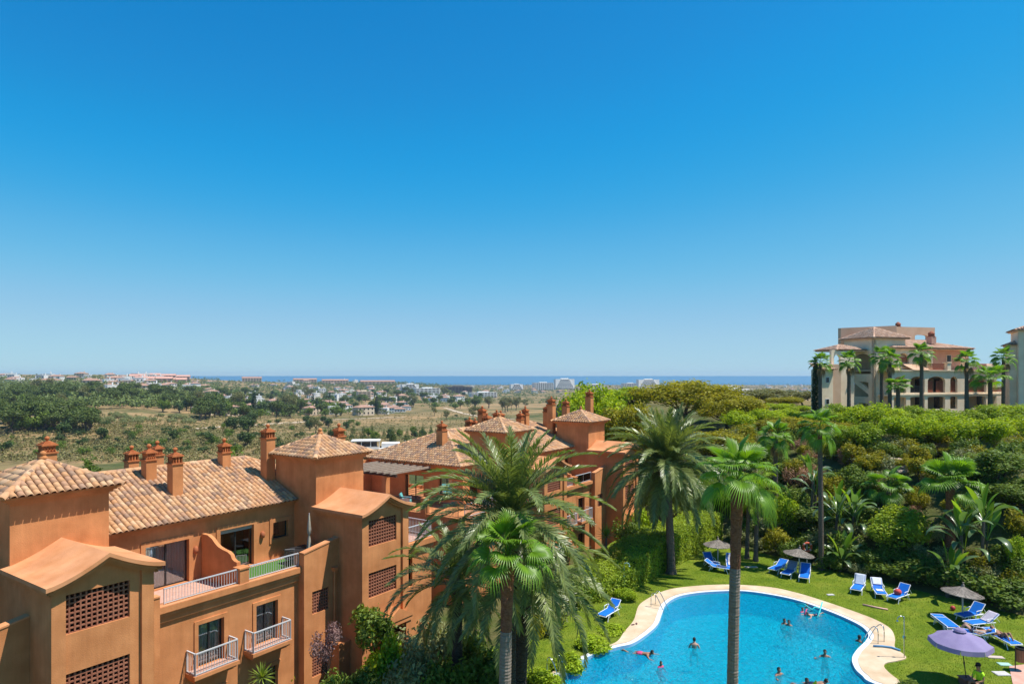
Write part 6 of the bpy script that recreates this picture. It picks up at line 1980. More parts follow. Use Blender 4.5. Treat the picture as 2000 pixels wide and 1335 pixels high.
st = empty('stool', (p.x, p.y + .06, 0))
m = MB(); m.box(-.2, .2, -.18, .18, .24, .29); m.build('seat', WOODDARK, st)
for sx, sy in ((-.16, -.14), (.16, -.14), (-.16, .14), (.16, .14)):
    m = MB(); m.tube([(sx, sy, .24), (sx * 1.1, sy * 1.1, 0)], .018, 6); m.build('leg', WOODDARK, st)
tag(st, 'low stool under the person in the neon shirt', 'stool')
pn = person('seated', (p.x, p.y, -.02), 1.15 + PI, 1, BLACKS, 'seated person in a neon yellow shirt and black cap under the purple umbrella', HAIR, NEON)
pn.rotation_euler = (0, 0, -1.2)
H = Vector(BODY['seated'][1]['head'])
m = MB(); m.lathe([(.105, .0), (.108, .05), (.085, .11), (.03, .14), (.0, .142)], 14, (H.x, H.y - .0, H.z + .035)); m.add([(H.x - .07, H.y - .09, H.z + .05), (H.x + .07, H.y - .09, H.z + .05), (H.x + .05, H.y - .2, H.z + .035), (H.x - .05, H.y - .2, H.z + .035)], [(0, 1, 2, 3)])
m.build('cap', BLACKS, pn, True)
# ================================================================== beige apartment building on the rise
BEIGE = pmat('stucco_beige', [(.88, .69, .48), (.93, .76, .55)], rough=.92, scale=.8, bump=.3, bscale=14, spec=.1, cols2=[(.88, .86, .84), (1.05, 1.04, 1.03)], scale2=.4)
PINKW = pmat('stucco_pink', [(.52, .30, .22), (.60, .36, .27)], rough=.92, scale=.8, spec=.1)
TANW = pmat('stucco_tan', [(.62, .40, .26), (.70, .47, .32)], rough=.92, scale=.8, spec=.1)
REDWOOD = pmat('red_balustrade', [(.28, .085, .045), (.36, .12, .065)], rough=.8, scale=5)
RECESS_SHADE = pmat('beige_recess_shade', [(.44, .32, .20), (.52, .39, .25)], rough=.9, scale=2)  # darkened beige, shade inside the arches put into the colour
def arch_loop(x0, x1, z0, z1, rise, n=9):
    pts = [(x0, z0), (x1, z0)]
    xm = (x0 + x1) / 2; hw = (x1 - x0) / 2
    for i in range(n + 1):
        t = PI * i / n
        pts.append((xm + hw * math.cos(t), z1 - rise + rise * math.sin(t)))
    return pts
def arch_wall(root, o, ux, W, z0, z1, arches, inward, name='arcade_wall', mat=BEIGE, th=.35):
    """wall with arched openings (x0, x1, zb, zt, rise) and real reveals"""
    bm = bmesh.new(); es = []
    loops = [[(0, z0), (W, z0), (W, z1), (0, z1)]] + [arch_loop(*a) for a in arches]
    for lp in loops:
        vs_ = [bm.verts.new((x, 0, z)) for x, z in lp]
        es += [bm.edges.new((vs_[i], vs_[(i + 1) % len(vs_)])) for i in range(len(vs_))]
    bmesh.ops.triangle_fill(bm, use_beauty=True, edges=es, normal=(0, -1, 0))
    bm.verts.index_update()
    V = [v.co.copy() for v in bm.verts]; Fc = [[v.index for v in f.verts] for f in bm.faces]
    bm.free()
    m = MB(); ux3 = Vector((*ux, 0)); inn = Vector((*inward, 0)); oo = Vector((o[0], o[1], 0))
    T = lambda x, d, z: oo + ux3 * x + inn * d + Vector((0, 0, z))
    m.add([T(v.x, 0, v.z) for v in V], Fc); m.add([T(v.x, th, v.z) for v in V], [f[::-1] for f in Fc])
    for lp in loops:
        n = len(lp)
        m.add([T(x, 0, z) for x, z in lp] + [T(x, th, z) for x, z in lp], [(i, (i + 1) % n, (i + 1) % n + n, i + n) for i in range(n)])
    return m.build(name, mat, root)
def pbox(root, name, mat, *b):
    m = MB(); m.box(*b); return m.build(name, mat, root)
def small_window(root, x, z, w, h, y, mat=None):
    m = MB(); m.box(x - .06, x + w + .06, y - .05, y - .004, z - .06, z + h + .06); f = m.build('window', mat or BEIGE, root)
    m = MB(); m.box(x, x + w, y - .056, y - .052, z, z + h); m.build('pane', pmat('dark_pane', [(.02, .022, .028)], rough=.15, spec=.6), f)
    return f
BY = 82.0; PXM = BY / F
BX = (1640 - 1000) * PXM - .5; BTH = R(16)
bb = empty('apartment_building', (BX, BY - 2.5, 0), BTH)
PY = 0.0       # depth of the wall plane being laid out
def lx(px):
    k_ = (px - 1000) / F; c_, s_ = math.cos(BTH), math.sin(BTH)
    return (k_ * (BY - 2.5 + PY * c_) - BX + PY * s_) / (c_ - k_ * s_)
def lz(py): return CZ - (py - HZ) / F * (BY + PY)
G0 = 6.5
def balus(root, x0, x1, y, z0, z1, mat=REDWOOD, slat=True, name='balustrade'):
    m = MB(); m.box(x0, x1, y - .03, y + .03, z1 - .1, z1); m.box(x0, x1, y - .03, y + .03, z0, z0 + .1)
    o = m.build(name, mat, root)
    b = MB(); n = int((x1 - x0) / .13)
    for i in range(n):
        a = x0 + (i + .25) * (x1 - x0) / n; b.box(a, a + .06, y - .02, y + .02, z0 + .101, z1 - .101)
    q_ = b.build('baluster_bars', mat, o); q_['kind'] = 'stuff'
# stair tower, corner towards the viewer
PY = 3.6
tw = empty('stair_tower', (lx(1707), 3.6, 0)); tw.parent = bb
S = 5.1
for ((ox, oy), ux, inw, arches) in [((0, 0), (0, 1), (1, 0), [(.5, 3.6, 14.2, 16.9, .8), (.9, 4.6, 11.2, 13.2, .15), (.9, 4.6, 8.3, 10.4, .15)]), ((0, 0), (1, 0), (0, 1), [])]:
    arch_wall(tw, (ox, oy), ux, S, G0, 18.9, arches, inw, 'tower_wall')
m = MB(); m.box(1.7, S - .01, 1.7, S - .01, G0, 18.9); m.build('tower_core', RECESS_SHADE, tw)
for zf in (10.7, 13.7):
    m = MB(); m.box(.36, 1.69, .4, S - .05, zf, zf + .2); m.build('landing', BEIGE, tw)
    m = MB(); m.add([(.02, .9, zf - 2.2), (.3, .9, zf - 2.2), (.3, 4.4, zf), (.02, 4.4, zf), (.02, .9, zf - 1.5), (.3, .9, zf - 1.5), (.3, 4.4, zf + .9), (.02, 4.4, zf + .9)], [(0, 3, 2, 1), (4, 5, 6, 7), (0, 1, 5, 4), (1, 2, 6, 5), (2, 3, 7, 6), (3, 0, 4, 7)]); m.build('stair_parapet', BEIGE, tw)
def simple_hip(root, x0, x1, y0, y1, ze, zr, over=.45, name='roof', run=None):
    X0, X1, Y0, Y1 = x0 - over, x1 + over, y0 - over, y1 + over
    ym = (Y0 + Y1) / 2; run = run or min((Y1 - Y0) / 2, (X1 - X0) / 2); ra, rb = X0 + run, X1 - run
    if rb - ra < .05: ra = rb = (X0 + X1) / 2
    A, B, C, D, Ra, Rb = (X0, Y0, ze), (X1, Y0, ze), (X1, Y1, ze), (X0, Y1, ze), (ra, ym, zr), (rb, ym, zr)
    pt = ra == rb
    m = MB(); m.poly([A, B, Ra] if pt else [A, B, Rb, Ra]); m.poly([C, D, Ra] if pt else [C, D, Ra, Rb]); m.poly([B, C, Rb]); m.poly([D, A, Ra]); m.poly([D, C, B, A])
    roof = m.build(name, pmat('tile_bed_pale', [(.30, .18, .12), (.36, .22, .15)], scale=3), root)
    mats = []
    for k, cs in enumerate(([A, B, Ra] if pt else [A, B, Rb, Ra], [D, A, Ra], [B, C, Rb])): mats += roof_plane(cs, roof, None, seed=k, big=1.25)[0]
    lay_tiles(roof, mats, 0, mat=TILE_PALE)
    c = MB(); c.box(x0 - over + .1, x1 + over - .1, y0 - over + .1, y1 + over - .1, ze - .14, ze - .01); c.build('eave_moulding', TANW, roof)
    rm = MB()
    if not pt: ridge_line(rm, Ra, Rb)
    for a_, b_ in ((A, Ra), (D, Ra), (B, Rb), (C, Rb)): ridge_line(rm, a_, b_)
    o = rm.build('ridge_tiles', TILE_PALE, roof); o['kind'] = 'stuff'
    return roof
simple_hip(tw, 0, S, 0, S, 18.9, 20.4, name='tower_roof')
small_window(tw, 2.6, 17.0, .5, .55, 0)
# main body with terrace and arcade
PY = 1.5
x0, x1 = lx(1741), lx(1985)
arc = []
for a, b in ((1746, 1770), (1778, 1806), (1812, 1846), (1856, 1870), (1892, 1926)): arc.append((lx(a) - x0, lx(b) - x0, lz(767), lz(735), .55))
for a, b in ((1746, 1770), (1778, 1806), (1812, 1846), (1856, 1870), (1892, 1926), (1935, 1968)): arc.append((lx(a) - x0, lx(b) - x0, lz(800), lz(775), .1))
arc.append((lx(1935) - x0, lx(1968) - x0, lz(767), lz(737), .4))
arch_wall(bb, (x0, 1.5), (1, 0), x1 - x0, G0, lz(724), arc, (0, 1))
pbox(bb, 'arcade_back_wall', RECESS_SHADE, x0, x1, 4.2, 4.5, G0, lz(724) - .1)
pbox(bb, 'arcade_floor', BEIGE, x0, x1, 1.9, 4.2, lz(771) - .15, lz(771) + .05)
pbox(bb, 'string_course', BEIGE, x0 - .05, x1, 1.38, 1.496, lz(771.5), lz(769))
for i, a in enumerate((1752, 1786, 1822, 1860, 1900, 1945)):
    for zz in (lz(767), lz(799)):
        m = MB(); m.box(lx(a), lx(a) + .9, 4.13, 4.19, zz, zz + 1.75); m.build('door', pmat('dark_pane', [(.02, .022, .028)]), bb)
for a, b in ((1812, 1826), (1832, 1846), (1856, 1870), (1892, 1906), (1912, 1926), (1936, 1968)):
    balus(bb, lx(a), lx(b), 1.8, lz(766), lz(744 if b < 1930 else 757))
balus(bb, lx(1779), lx(1805), 1.8, lz(767), lz(753), mat=DARKMETAL)
pbox(bb, 'terrace_slab', BEIGE, x0 - .1, x1 + .1, 1.3, 9, lz(724) + .002, lz(722))
for px in (1852, 1740, 1888):
    m = MB(); m.box(lx(px) - .3, lx(px) + .3, 1.35, 1.95, lz(722) + .002, lz(708)); m.box(lx(px) - .38, lx(px) + .38, 1.28, 2.02, lz(708) + .002, lz(706)); m.build('terrace_pier', BEIGE, bb)
balus(bb, lx(1814), lx(1846), 1.6, lz(722), lz(709)); balus(bb, lx(1894), lx(1928), 1.6, lz(722), lz(709))
m = MB(); zt = lz(722) + .01
m.add([(lx(1781), 1.2, zt), (lx(1813), 1.2, zt), (lx(1813), 3.2, zt + .9), (lx(1781), 3.2, zt + .9)], [(0, 1, 2, 3)]); m.build('lean_to_roof', TILE_PALE, bb)
m = MB(); m.add([(lx(1930), 1.2, zt), (lx(1966), 1.2, zt), (lx(1966), 3.2, zt + .9), (lx(1930), 3.2, zt + .9)], [(0, 1, 2, 3)]); m.build('lean_to_roof', TILE_PALE, bb)
PY = 3.0
# upper floor
arch_wall(bb, (lx(1741), 3.0), (1, 0), lx(1822) - lx(1741), lz(722), lz(679), [(lx(1752) - lx(1741), lx(1776) - lx(1741), lz(715), lz(689), .8), (lx(1790) - lx(1741), lx(1812) - lx(1741), lz(720), lz(693), .7)], (0, 1), 'upper_wall')
balus(bb, lx(1753), lx(1775), 3.2, lz(706), lz(697)); pbox(bb, 'upper_back_wall', RECESS_SHADE, lx(1742), lx(1821), 5.0, 5.2, lz(722), lz(680))
PY = 4.0
pbox(bb, 'pink_wall', PINKW, lx(1822), lx(1892), 4.0, 11, lz(722), lz(679))
small_window(bb, lx(1849), lz(705), .7, .85, 4.0)
small_window(bb, lx(1876), lz(716), .6, 1.2, 4.0)
PY = 3.0
simple_hip(bb, lx(1746), lx(1893), 3.0, 11, lz(679), lz(661))
PY = 7.5
# roof-top screen walls
arch_wall(bb, (lx(1750), 7.5), (1, 0), lx(1826) - lx(1750), lz(672), lz(636), [(lx(1787) - lx(1750), lx(1812) - lx(1750), lz(661), lz(651), .2)], (0, 1), 'roof_screen_wall', TANW, .4)
m = MB(); m.add([(lx(1664), 9.5, lz(672)), (lx(1750), 7.4, lz(672)), (lx(1750), 7.4, lz(634)), (lx(1664), 9.5, lz(639)), (lx(1664), 10, lz(672)), (lx(1750), 7.9, lz(672)), (lx(1750), 7.9, lz(634)), (lx(1664), 10, lz(639))],
                [(0, 1, 2, 3), (5, 4, 7, 6), (3, 2, 6, 7), (0, 3, 7, 4), (1, 5, 6, 2)]); m.build('roof_screen_wall', TANW, bb)
def round_chimney(px, py_b, py_t, y, r):
    m = MB(); m.box(lx(px) - r, lx(px) + r, y - r, y + r, lz(py_b), lz(py_t) - .5); c = m.build('chimney', PINKW, bb)
    m = MB(); m.lathe([(r * 1.15, 0), (r * 1.15, .12), (r * .95, .13), (r * .95, .38), (r * 1.1, .4), (r * .9, .55), (r * .4, .72), (.02, .78)], 10, (lx(px), y, lz(py_t) - .5)); m.build('chimney_cap', REDWOOD, c)
PY = 8.6
round_chimney(1754, 650, 630, 8.6, .35)
PY = 4.5
round_chimney(1819, 670, 648, 4.5, .4)
PY = 4.5
# left wings
arch_wall(bb, (lx(1624), 4.5), (1, 0), lx(1668) - lx(1624), G0, lz(684), [(lx(1629) - lx(1624), lx(1642) - lx(1624), lz(711), lz(693), .5)], (0, 1), 'wing_wall')
pbox(bb, 'wing_body', BEIGE, lx(1652), lx(1668), 6.0, 7.6, G0, lz(712))
simple_hip(bb, lx(1637), lx(1690), 4.7, 8.2, lz(684), lz(674), .3)
PY = 3.0
m = MB(); m.wall((lx(1591), 3.0), (1, 0), lx(1627) - lx(1591), G0, lz(722), [], (0, 1)); m.poly([(lx(1591), 3, G0), (lx(1591), 3, lz(722)), (lx(1591), 3.6, lz(722)), (lx(1591), 3.6, G0)]); m.poly([(lx(1627), 3, G0), (lx(1627), 4.3, G0), (lx(1627), 4.3, lz(719)), (lx(1627), 3, lz(722))]); m.build('wing_wall', BEIGE, bb)
pbox(bb, 'wing_link_wall', TANW, lx(1627) + .01, lx(1646), 3.3, 4.4, G0, lz(712))
m = MB(); m.add([(lx(1588), 2.6, lz(722)), (lx(1630), 2.6, lz(722)), (lx(1645), 6.5, lz(710)), (lx(1620), 6.5, lz(710))], [(0, 1, 2, 3)]); rf = m.build('lean_to_roof', pmat('tile_bed_pale', [(.3, .18, .12)]), bb)
lay_tiles(rf, roof_plane([(lx(1588), 2.6, lz(722)), (lx(1630), 2.6, lz(722)), (lx(1645), 6.5, lz(710)), (lx(1620), 6.5, lz(710))], rf, None, big=1.25)[0], 0, mat=TILE_PALE)
for zz in (736, 777): small_window(bb, lx(1613), lz(zz + 10), .45, .62, 3.0, WHITE)
tag(bb, 'beige apartment building with arcades, red balustrades and a corner stair tower on the rise', 'building')
PY = 0.0
# neighbour at the right edge
b3 = empty('apartment_building', ((1977 - 1000) * PXM, BY - 1, 0), R(-30))
def mx_(px): return (px - 1977) * PXM * 1.05
arch_wall(b3, (mx_(1977), 0), (1, 0), 6, G0, lz(645), [(.8, 3.6, lz(703), lz(687), .8), (.8, 4.8, lz(737), lz(708), .3), (.8, 4.8, lz(775), lz(748), .3)], (0, 1), 'front_wall')
pbox(b3, 'recess_wall', RECESS_SHADE, mx_(1977) + .05, mx_(1977) + 5.9, 1.6, 1.8, G0, lz(646))
m = MB(); m.poly([(mx_(1977), 0, G0), (mx_(1977), 0, lz(645)), (mx_(1977), 6, lz(645)), (mx_(1977), 6, G0)]); m.build('side_wall', BEIGE, b3)
simple_hip(b3, mx_(1977), mx_(1977) + 6, 0, 6, lz(645), lz(625), .4)
balus(b3, mx_(1977) + .8, mx_(1977) + 3.6, .2, lz(703), lz(696))
pbox(b3, 'low_wing', BEIGE, mx_(1966), mx_(1977) - .01, 1.0, 5, G0, lz(674))
simple_hip(b3, mx_(1966), mx_(1990), 1.0, 5, lz(673), lz(665), .3, 'low_roof')
tag(b3, 'beige stair tower building cut by the right edge of the picture', 'building')

# palms along the beige building
for i, (px, pyc, Y, h_, n) in enumerate([(1602, 708, 77, 0, 20), (1658, 706, 76, 0, 20), (1722, 695, 78, 0, 18), (1738, 704, 75, 0, 20), (1800, 690, 74, 0, 22), (1888, 705, 73, 0, 20), (1960, 698, 75, 0, 20)]):
    x = (px - 1000) / F * Y; g = hz(x, Y); zt = CZ - (pyc - HZ) / F * Y
    palm('fan', (x, Y, g), zt - g - .15, ['leftmost', 'second', 'third', 'fourth', 'fifth', 'sixth', 'rightmost'][i] + ' of the tall fan palms in front of the beige building', n=n, seed=60 + i, r=(.24, .17), scale=.76, dead=3,
         group='fan palms along the beige building', rings=.4, cls=(0, 5))
for i, (px, pyc, Y, lb) in enumerate([(1754, 757, 73, 'short fan palm in front of the beige arcade, left one'), (1934, 744, 72, 'short fan palm in front of the beige arcade, right one')]):
    x = (px - 1000) / F * Y; g = hz(x, Y); zt = CZ - (pyc - HZ) / F * Y
    palm('fan', (x, Y, g), max(zt - g - .1, .6), lb, n=18, seed=80 + i, r=(.26, .2), scale=.85 + .25 * i, cls=(1, 4), rings=.4)
# slim cypress at the left corner
rgc = np.random.default_rng(4)
cy = [(0, 0, z, .25 + .5 * math.sin(PI * min(1, .12 + z / 9.5)) ** .8) for z in np.linspace(.5, 8.0, 14)]
mk('cypress', 8.5, .15, cy, 5200, .26, .10, leafmat('leaf_cypress', (.010, .028, .010), (.022, .045, .014), tf=.12), 111, hollow=.6, z0=.4, limbs=2, hang=-.6)
shrub('cypress', 1593, 694, 78, 20, 'slim dark cypress at the left corner of the beige building', 'tree', 'cypress_tree')
# ================================================================== valley, village, coast
def drop_many(px, py, z0=45.0, z1=7000.0):
    px = np.asarray(px, float); py = np.asarray(py, float)
    dx = (px - 1000) / F; dz = -(py - HZ) / F
    Y = np.full(len(px), z0); hit = np.zeros(len(px), bool); res = np.full(len(px), np.nan)
    while Y[0] < z1:
        Yn = Y * 1.012
        below = CZ + dz * Yn < height(dx * Yn, Yn)
        new = below & ~hit
        res[new] = Yn[new]; hit |= below
        Y = Yn
    x = dx * res
    return x, res, height(x, res), hit

rf_ = np.random.default_rng(33)
def far_kind(key, h, blobs, n, L, w, mat, seed, **kw):
    mk(key, h, kw.pop('tr', .3), blobs, n, L, w, mat, seed, **kw)
for v in (0, 1):
    far_kind('pine%d' % v, 11, rand_blobs(rf_, 13, 5.2, 2.9, 7.2, 1.5, 2.3), 1500, .85, .5, LF_PINE, 200 + v, hollow=.45, z0=3.0, flat=.8)
    far_kind('round%d' % v, 8, rand_blobs(rf_, 11, 3.8, 3.1, 4.4, 1.2, 1.8), 1200, .8, .5, LF_MID, 210 + v, hollow=.45, z0=1.0)
    far_kind('darkround%d' % v, 8, rand_blobs(rf_, 11, 3.6, 3.4, 4.5, 1.1, 1.7), 1200, .8, .5, leafmat('leaf_far_dark', (.03, .06, .014), (.065, .105, .022), tf=.2), 220 + v, hollow=.45, z0=1.0)
    far_kind('euc%d' % v, 15, rand_blobs(rf_, 15, 4.6, 5.5, 8.8, 1.3, 2.2), 1300, .9, .4, LF_EUC, 230 + v, hollow=.35, z0=3.5, hang=.6)
    far_kind('bush%d' % v, 3, rand_blobs(rf_, 8, 2.4, 1.5, 1.4, .8, 1.2), 650, .5, .3, LF_MID if v else leafmat('leaf_far_dark', (.03, .06, .014), (.06, .1, .02)), 240 + v, hollow=.4, z0=.3)
far_kind('farcypress', 12, [(0, 0, z, .5 + .8 * math.sin(PI * min(1, .12 + z / 13)) ** .8) for z in np.linspace(.7, 11.5, 12)], 700, .8, .35, leafmat('leaf_cypress', (.010, .028, .010), (.022, .045, .014), tf=.12), 250, hollow=.6, z0=.4, limbs=1, hang=-.5)
far_kind('conifer', 9, [(0, 0, z, 2.3 * (1 - z / 9.5) + .2) for z in np.linspace(1.0, 8.8, 12)], 900, .6, .25, LF_PINE, 251, hollow=.5, z0=.6, limbs=1)
far_kind('reed', 3.2, rand_blobs(rf_, 9, 3.2, 1.6, 1.6, .9, 1.3), 1000, 1.3, .14, LF_GREY, 252, hollow=.2, z0=.2, hang=-.5)

def in_boxes(px, py, boxes):
    r = np.zeros(len(px), bool)
    for a, b, c, d in boxes: r |= (px > a) & (px < b) & (py > c) & (py < d)
    return r
def scatter(n, boxes, kinds, wts, smin, smax, label, cat, group, name='tree', avoid=(), seed=0, ymin=0):
    rng = np.random.default_rng(seed)
    ar = np.array([(b - a) * (d - c) for a, b, c, d in boxes], float); k = rng.choice(len(boxes), n * 2, p=ar / ar.sum())
    bx = np.array(boxes, float)[k]
    px = bx[:, 0] + (bx[:, 1] - bx[:, 0]) * rng.random(n * 2); py = bx[:, 2] + (bx[:, 3] - bx[:, 2]) * rng.random(n * 2)
    ok = ~in_boxes(px, py, avoid); px, py = px[ok][:n], py[ok][:n]
    x, y, z, hit = drop_many(px, py)
    for i in range(len(px)):
        if not hit[i] or y[i] < ymin: continue
        kd = K[kinds[rng.choice(len(kinds), p=wts)]]
        s_ = rng.uniform(smin, smax)
        plant(kd, name, (x[i], y[i], z[i] - .2), (s_ * rng.uniform(.9, 1.15), s_ * rng.uniform(.9, 1.15), s_), rng.uniform(0, 6.28), label(kd.key, px[i], py[i]) if callable(label) else label, cat, group)

BARE = [(205, 320, 790, 818), (150, 385, 806, 832)]
def lb_hill(k, px, py): return {'pin': 'umbrella pine', 'rou': 'round green tree', 'dar': 'dark round tree', 'euc': 'tall loose tree', 'far': 'narrow dark cypress'}[k[:3]] + (' in the lower' if py > 805 else ' in the upper') + (' wood at the left edge' if px < 90 else ' wood left of the bare slope' if px < 200 else ' wood behind the bare slope' if px < 320 else ' wood right of the reed band')
scatter(150, [(-20, 180, 768, 850), (180, 330, 764, 800), (300, 430, 772, 824)], ['pine0', 'pine1', 'round0', 'darkround0', 'euc0'], [.36, .28, .16, .14, .06], .95, 1.5, lb_hill, 'tree', 'trees of the wood on the left valley side', 'valley_tree', BARE, 1, 200)
def lb_vil(k, px, py): return {'pin': 'umbrella pine', 'rou': 'round green tree', 'dar': 'dark round tree', 'euc': 'tall loose tree', 'far': 'narrow dark cypress'}[k[:3]] + (' at the lower' if py > 795 else ' in the upper') + (' left end of the village' if px < 480 else ' village left of the cream tower house' if px < 700 else ' right end of the village')
scatter(250, [(380, 760, 768, 812), (760, 940, 770, 800), (400, 660, 795, 818)], ['pine0', 'round0', 'round1', 'darkround0', 'darkround1', 'farcypress', 'euc1'], [.2, .2, .16, .18, .1, .08, .08], 1.05, 1.75, lb_vil, 'tree', 'trees among the village houses', 'village_tree', [], 2, 300)
def lb_field(k, px, py): return {'bus': 'round bush', 'dar': 'dark round tree', 'rou': 'small green tree'}[k[:3]] + (' low' if py > 860 else ' high') + ' on the dry field ' + ('at far left' if px < 150 else 'left of the chimney cluster' if px < 250 else 'behind the chimney cluster' if px < 360 else 'left of the tall chimney' if px < 520 else 'right of the tall chimney')
scatter(115, [(0, 500, 832, 892), (440, 700, 825, 862), (420, 560, 845, 880)], ['bush0', 'bush1', 'darkround1'], [.5, .42, .08], .6, 1.25, lb_field, 'bush', 'bushes dotted on the dry valley field', 'field_bush', [], 3, 120)
scatter(26, [(150, 385, 812, 830)], ['reed'], [1], .8, 1.2, 'grey-green reed clump in the band of reeds along the valley', 'reeds', 'reed clumps along the valley', 'reed_clump', [], 4, 150)
def lb_row(k, px, py): return {'con': 'dark conifer', 'rou': 'small round tree', 'far': 'narrow dark cypress', 'dar': 'dark round tree'}[k[:3]] + ' in the tree row ' + ('left' if px < 770 else 'right') + ' of the white pavilion'
scatter(30, [(690, 880, 846, 866)], ['conifer', 'round1', 'darkround0', 'farcypress'], [.5, .22, .2, .08], .55, .85, lb_row, 'tree', 'trees in the row beside the white pavilion', 'row_tree', [], 5, 150)
scatter(16, [(945, 1095, 792, 806)], ['euc0', 'euc1'], [.5, .5], .95, 1.35, 'tall eucalyptus with loose grey-green crown behind the far house chimneys', 'tree', 'eucalyptus stand behind the far house', 'eucalyptus_tree', [], 6, 200)
scatter(16, [(820, 960, 812, 822), (600, 660, 826, 850)], ['bush0', 'darkround1', 'euc1'], [.5, .3, .2], .7, 1.1, 'dark shrub along the upper edge of the dry field', 'shrub', 'shrubs along the dry field edge', 'field_shrub', [], 7, 150)
for i, (px, top, Y, w) in enumerate([(1455, 762, 170, 46), (1490, 757, 180, 60), (1525, 764, 160, 50), (1555, 760, 175, 56), (1580, 768, 150, 44), (1510, 772, 140, 50), (1470, 775, 135, 44)]):
    shrub('euc%d' % (i % 2), px, top, Y, w, ['first', 'second', 'third', 'fourth', 'fifth', 'sixth', 'seventh'][i] + ' of the pale hazy trees between the olive trees and the beige building', 'tree', 'hazy_tree')
for i, (px, top, Y, w, kd) in enumerate([(1448, 776, 112, 70, 'olive0'), (1492, 774, 120, 76, 'euc0'), (1530, 778, 108, 80, 'olive2'), (1568, 776, 118, 60, 'euc1'), (1515, 786, 98, 80, 'feather0'), (1465, 788, 100, 70, 'feather1'), (1560, 790, 95, 70, 'feather2')]):
    shrub(kd, px, top, Y, w, ['first', 'second', 'third', 'fourth', 'fifth', 'sixth', 'seventh'][i] + ' low tree of the grove between the olive trees and the cypress', 'tree', 'grove_tree')
p_ = bl(-3.6, 22)
mk('cedar', 12, .2, [(rf_.normal() * .3, rf_.normal() * .3, z, .40 * (12.25 - z)) for z in np.linspace(9.2, 11.95, 16)], 4200, .30, .09, LF_DARK, 260, hollow=.35, z0=5, limbs=8, flat=.5)
plant(K['cedar'], 'cedar_tree', (at(184, 60).x, 60, CZ - (886 - HZ) / F * 60 - 12.1), (1.0, 1.0, 1.0), None, 'dark pointed conifer behind the ridge of the near tiled roof', 'tree')
plant(K['round0'], 'broadleaf_tree', (at(455, 66).x, 66, hz(at(455, 66).x, 66)), (.45, .45, (CZ - (868 - HZ) / F * 66 - hz(at(455, 66).x, 66)) / 7.3), None, 'small green treetop right of the chimney on the near roof ridge', 'tree')

# far wood as one mass: thousands of small crowns
def far_mass(name, n, boxes, label, seed, mat, r=(2.6, 5.4), per=24, leaf=2.1, ymin=450):
    rng = np.random.default_rng(seed)
    ar = np.array([(b - a) * (d - c) for a, b, c, d in boxes], float); k = rng.choice(len(boxes), n, p=ar / ar.sum())
    bx = np.array(boxes, float)[k]
    px = bx[:, 0] + (bx[:, 1] - bx[:, 0]) * rng.random(n); py = bx[:, 2] + (bx[:, 3] - bx[:, 2]) * rng.random(n)
    x, y, z, hit = drop_many(px, py)
    ok = hit & (y > ymin); x, y, z = x[ok], y[ok], z[ok]; m_ = len(x)
    rr = rng.uniform(r[0], r[1], m_)
    d = unit(rng.normal(size=(m_, per, 3))); d[:, :, 2] = np.abs(d[:, :, 2]) * 1.1 - .25
    P = np.stack([x, y, z + rr * .9], -1)[:, None] + d * (rr[:, None, None] * rng.uniform(.6, 1.05, (m_, per, 1)))
    N = unit(d + rng.normal(size=d.shape) * .4 + np.array([0, 0, .3]))
    V, Fc = leaf_quads(P.reshape(-1, 3), N.reshape(-1, 3), leaf, leaf * .75, rng)
    o = link(name, np_mesh(name, V, Fc, mat)); tag(o, label, 'trees', None, 'stuff')
LF_FAR = leafmat('leaf_far_mass', (.06, .095, .022), (.12, .155, .036), tf=.15, island=.45)
far_mass('distant_wood', 6500, [(-30, 430, 737, 765), (350, 1050, 746, 775), (560, 1650, 746, 768), (560, 1650, 748, 760), (-30, 420, 750, 800)], 'distant trees spread over the hill and the coastal plain', 9, LF_FAR)
far_mass('village_wood', 1300, [(380, 760, 764, 812), (760, 940, 768, 798), (380, 660, 790, 816), (940, 1100, 760, 790)], 'dense green gardens filling the gaps between the village houses', 19, leafmat('leaf_village', (.05, .09, .016), (.11, .16, .028), tf=.2, island=.45), (2.2, 4.4), 40, 1.3, 300)
far_mass('scrub', 6500, [(0, 700, 828, 880), (120, 600, 812, 850), (640, 1000, 806, 862), (0, 520, 860, 905)], 'low dry scrub over the valley field', 10, leafmat('leaf_scrub', (.11, .115, .035), (.19, .17, .065), tf=.15, island=.4), (.5, 1.2), 12, .65, 110)

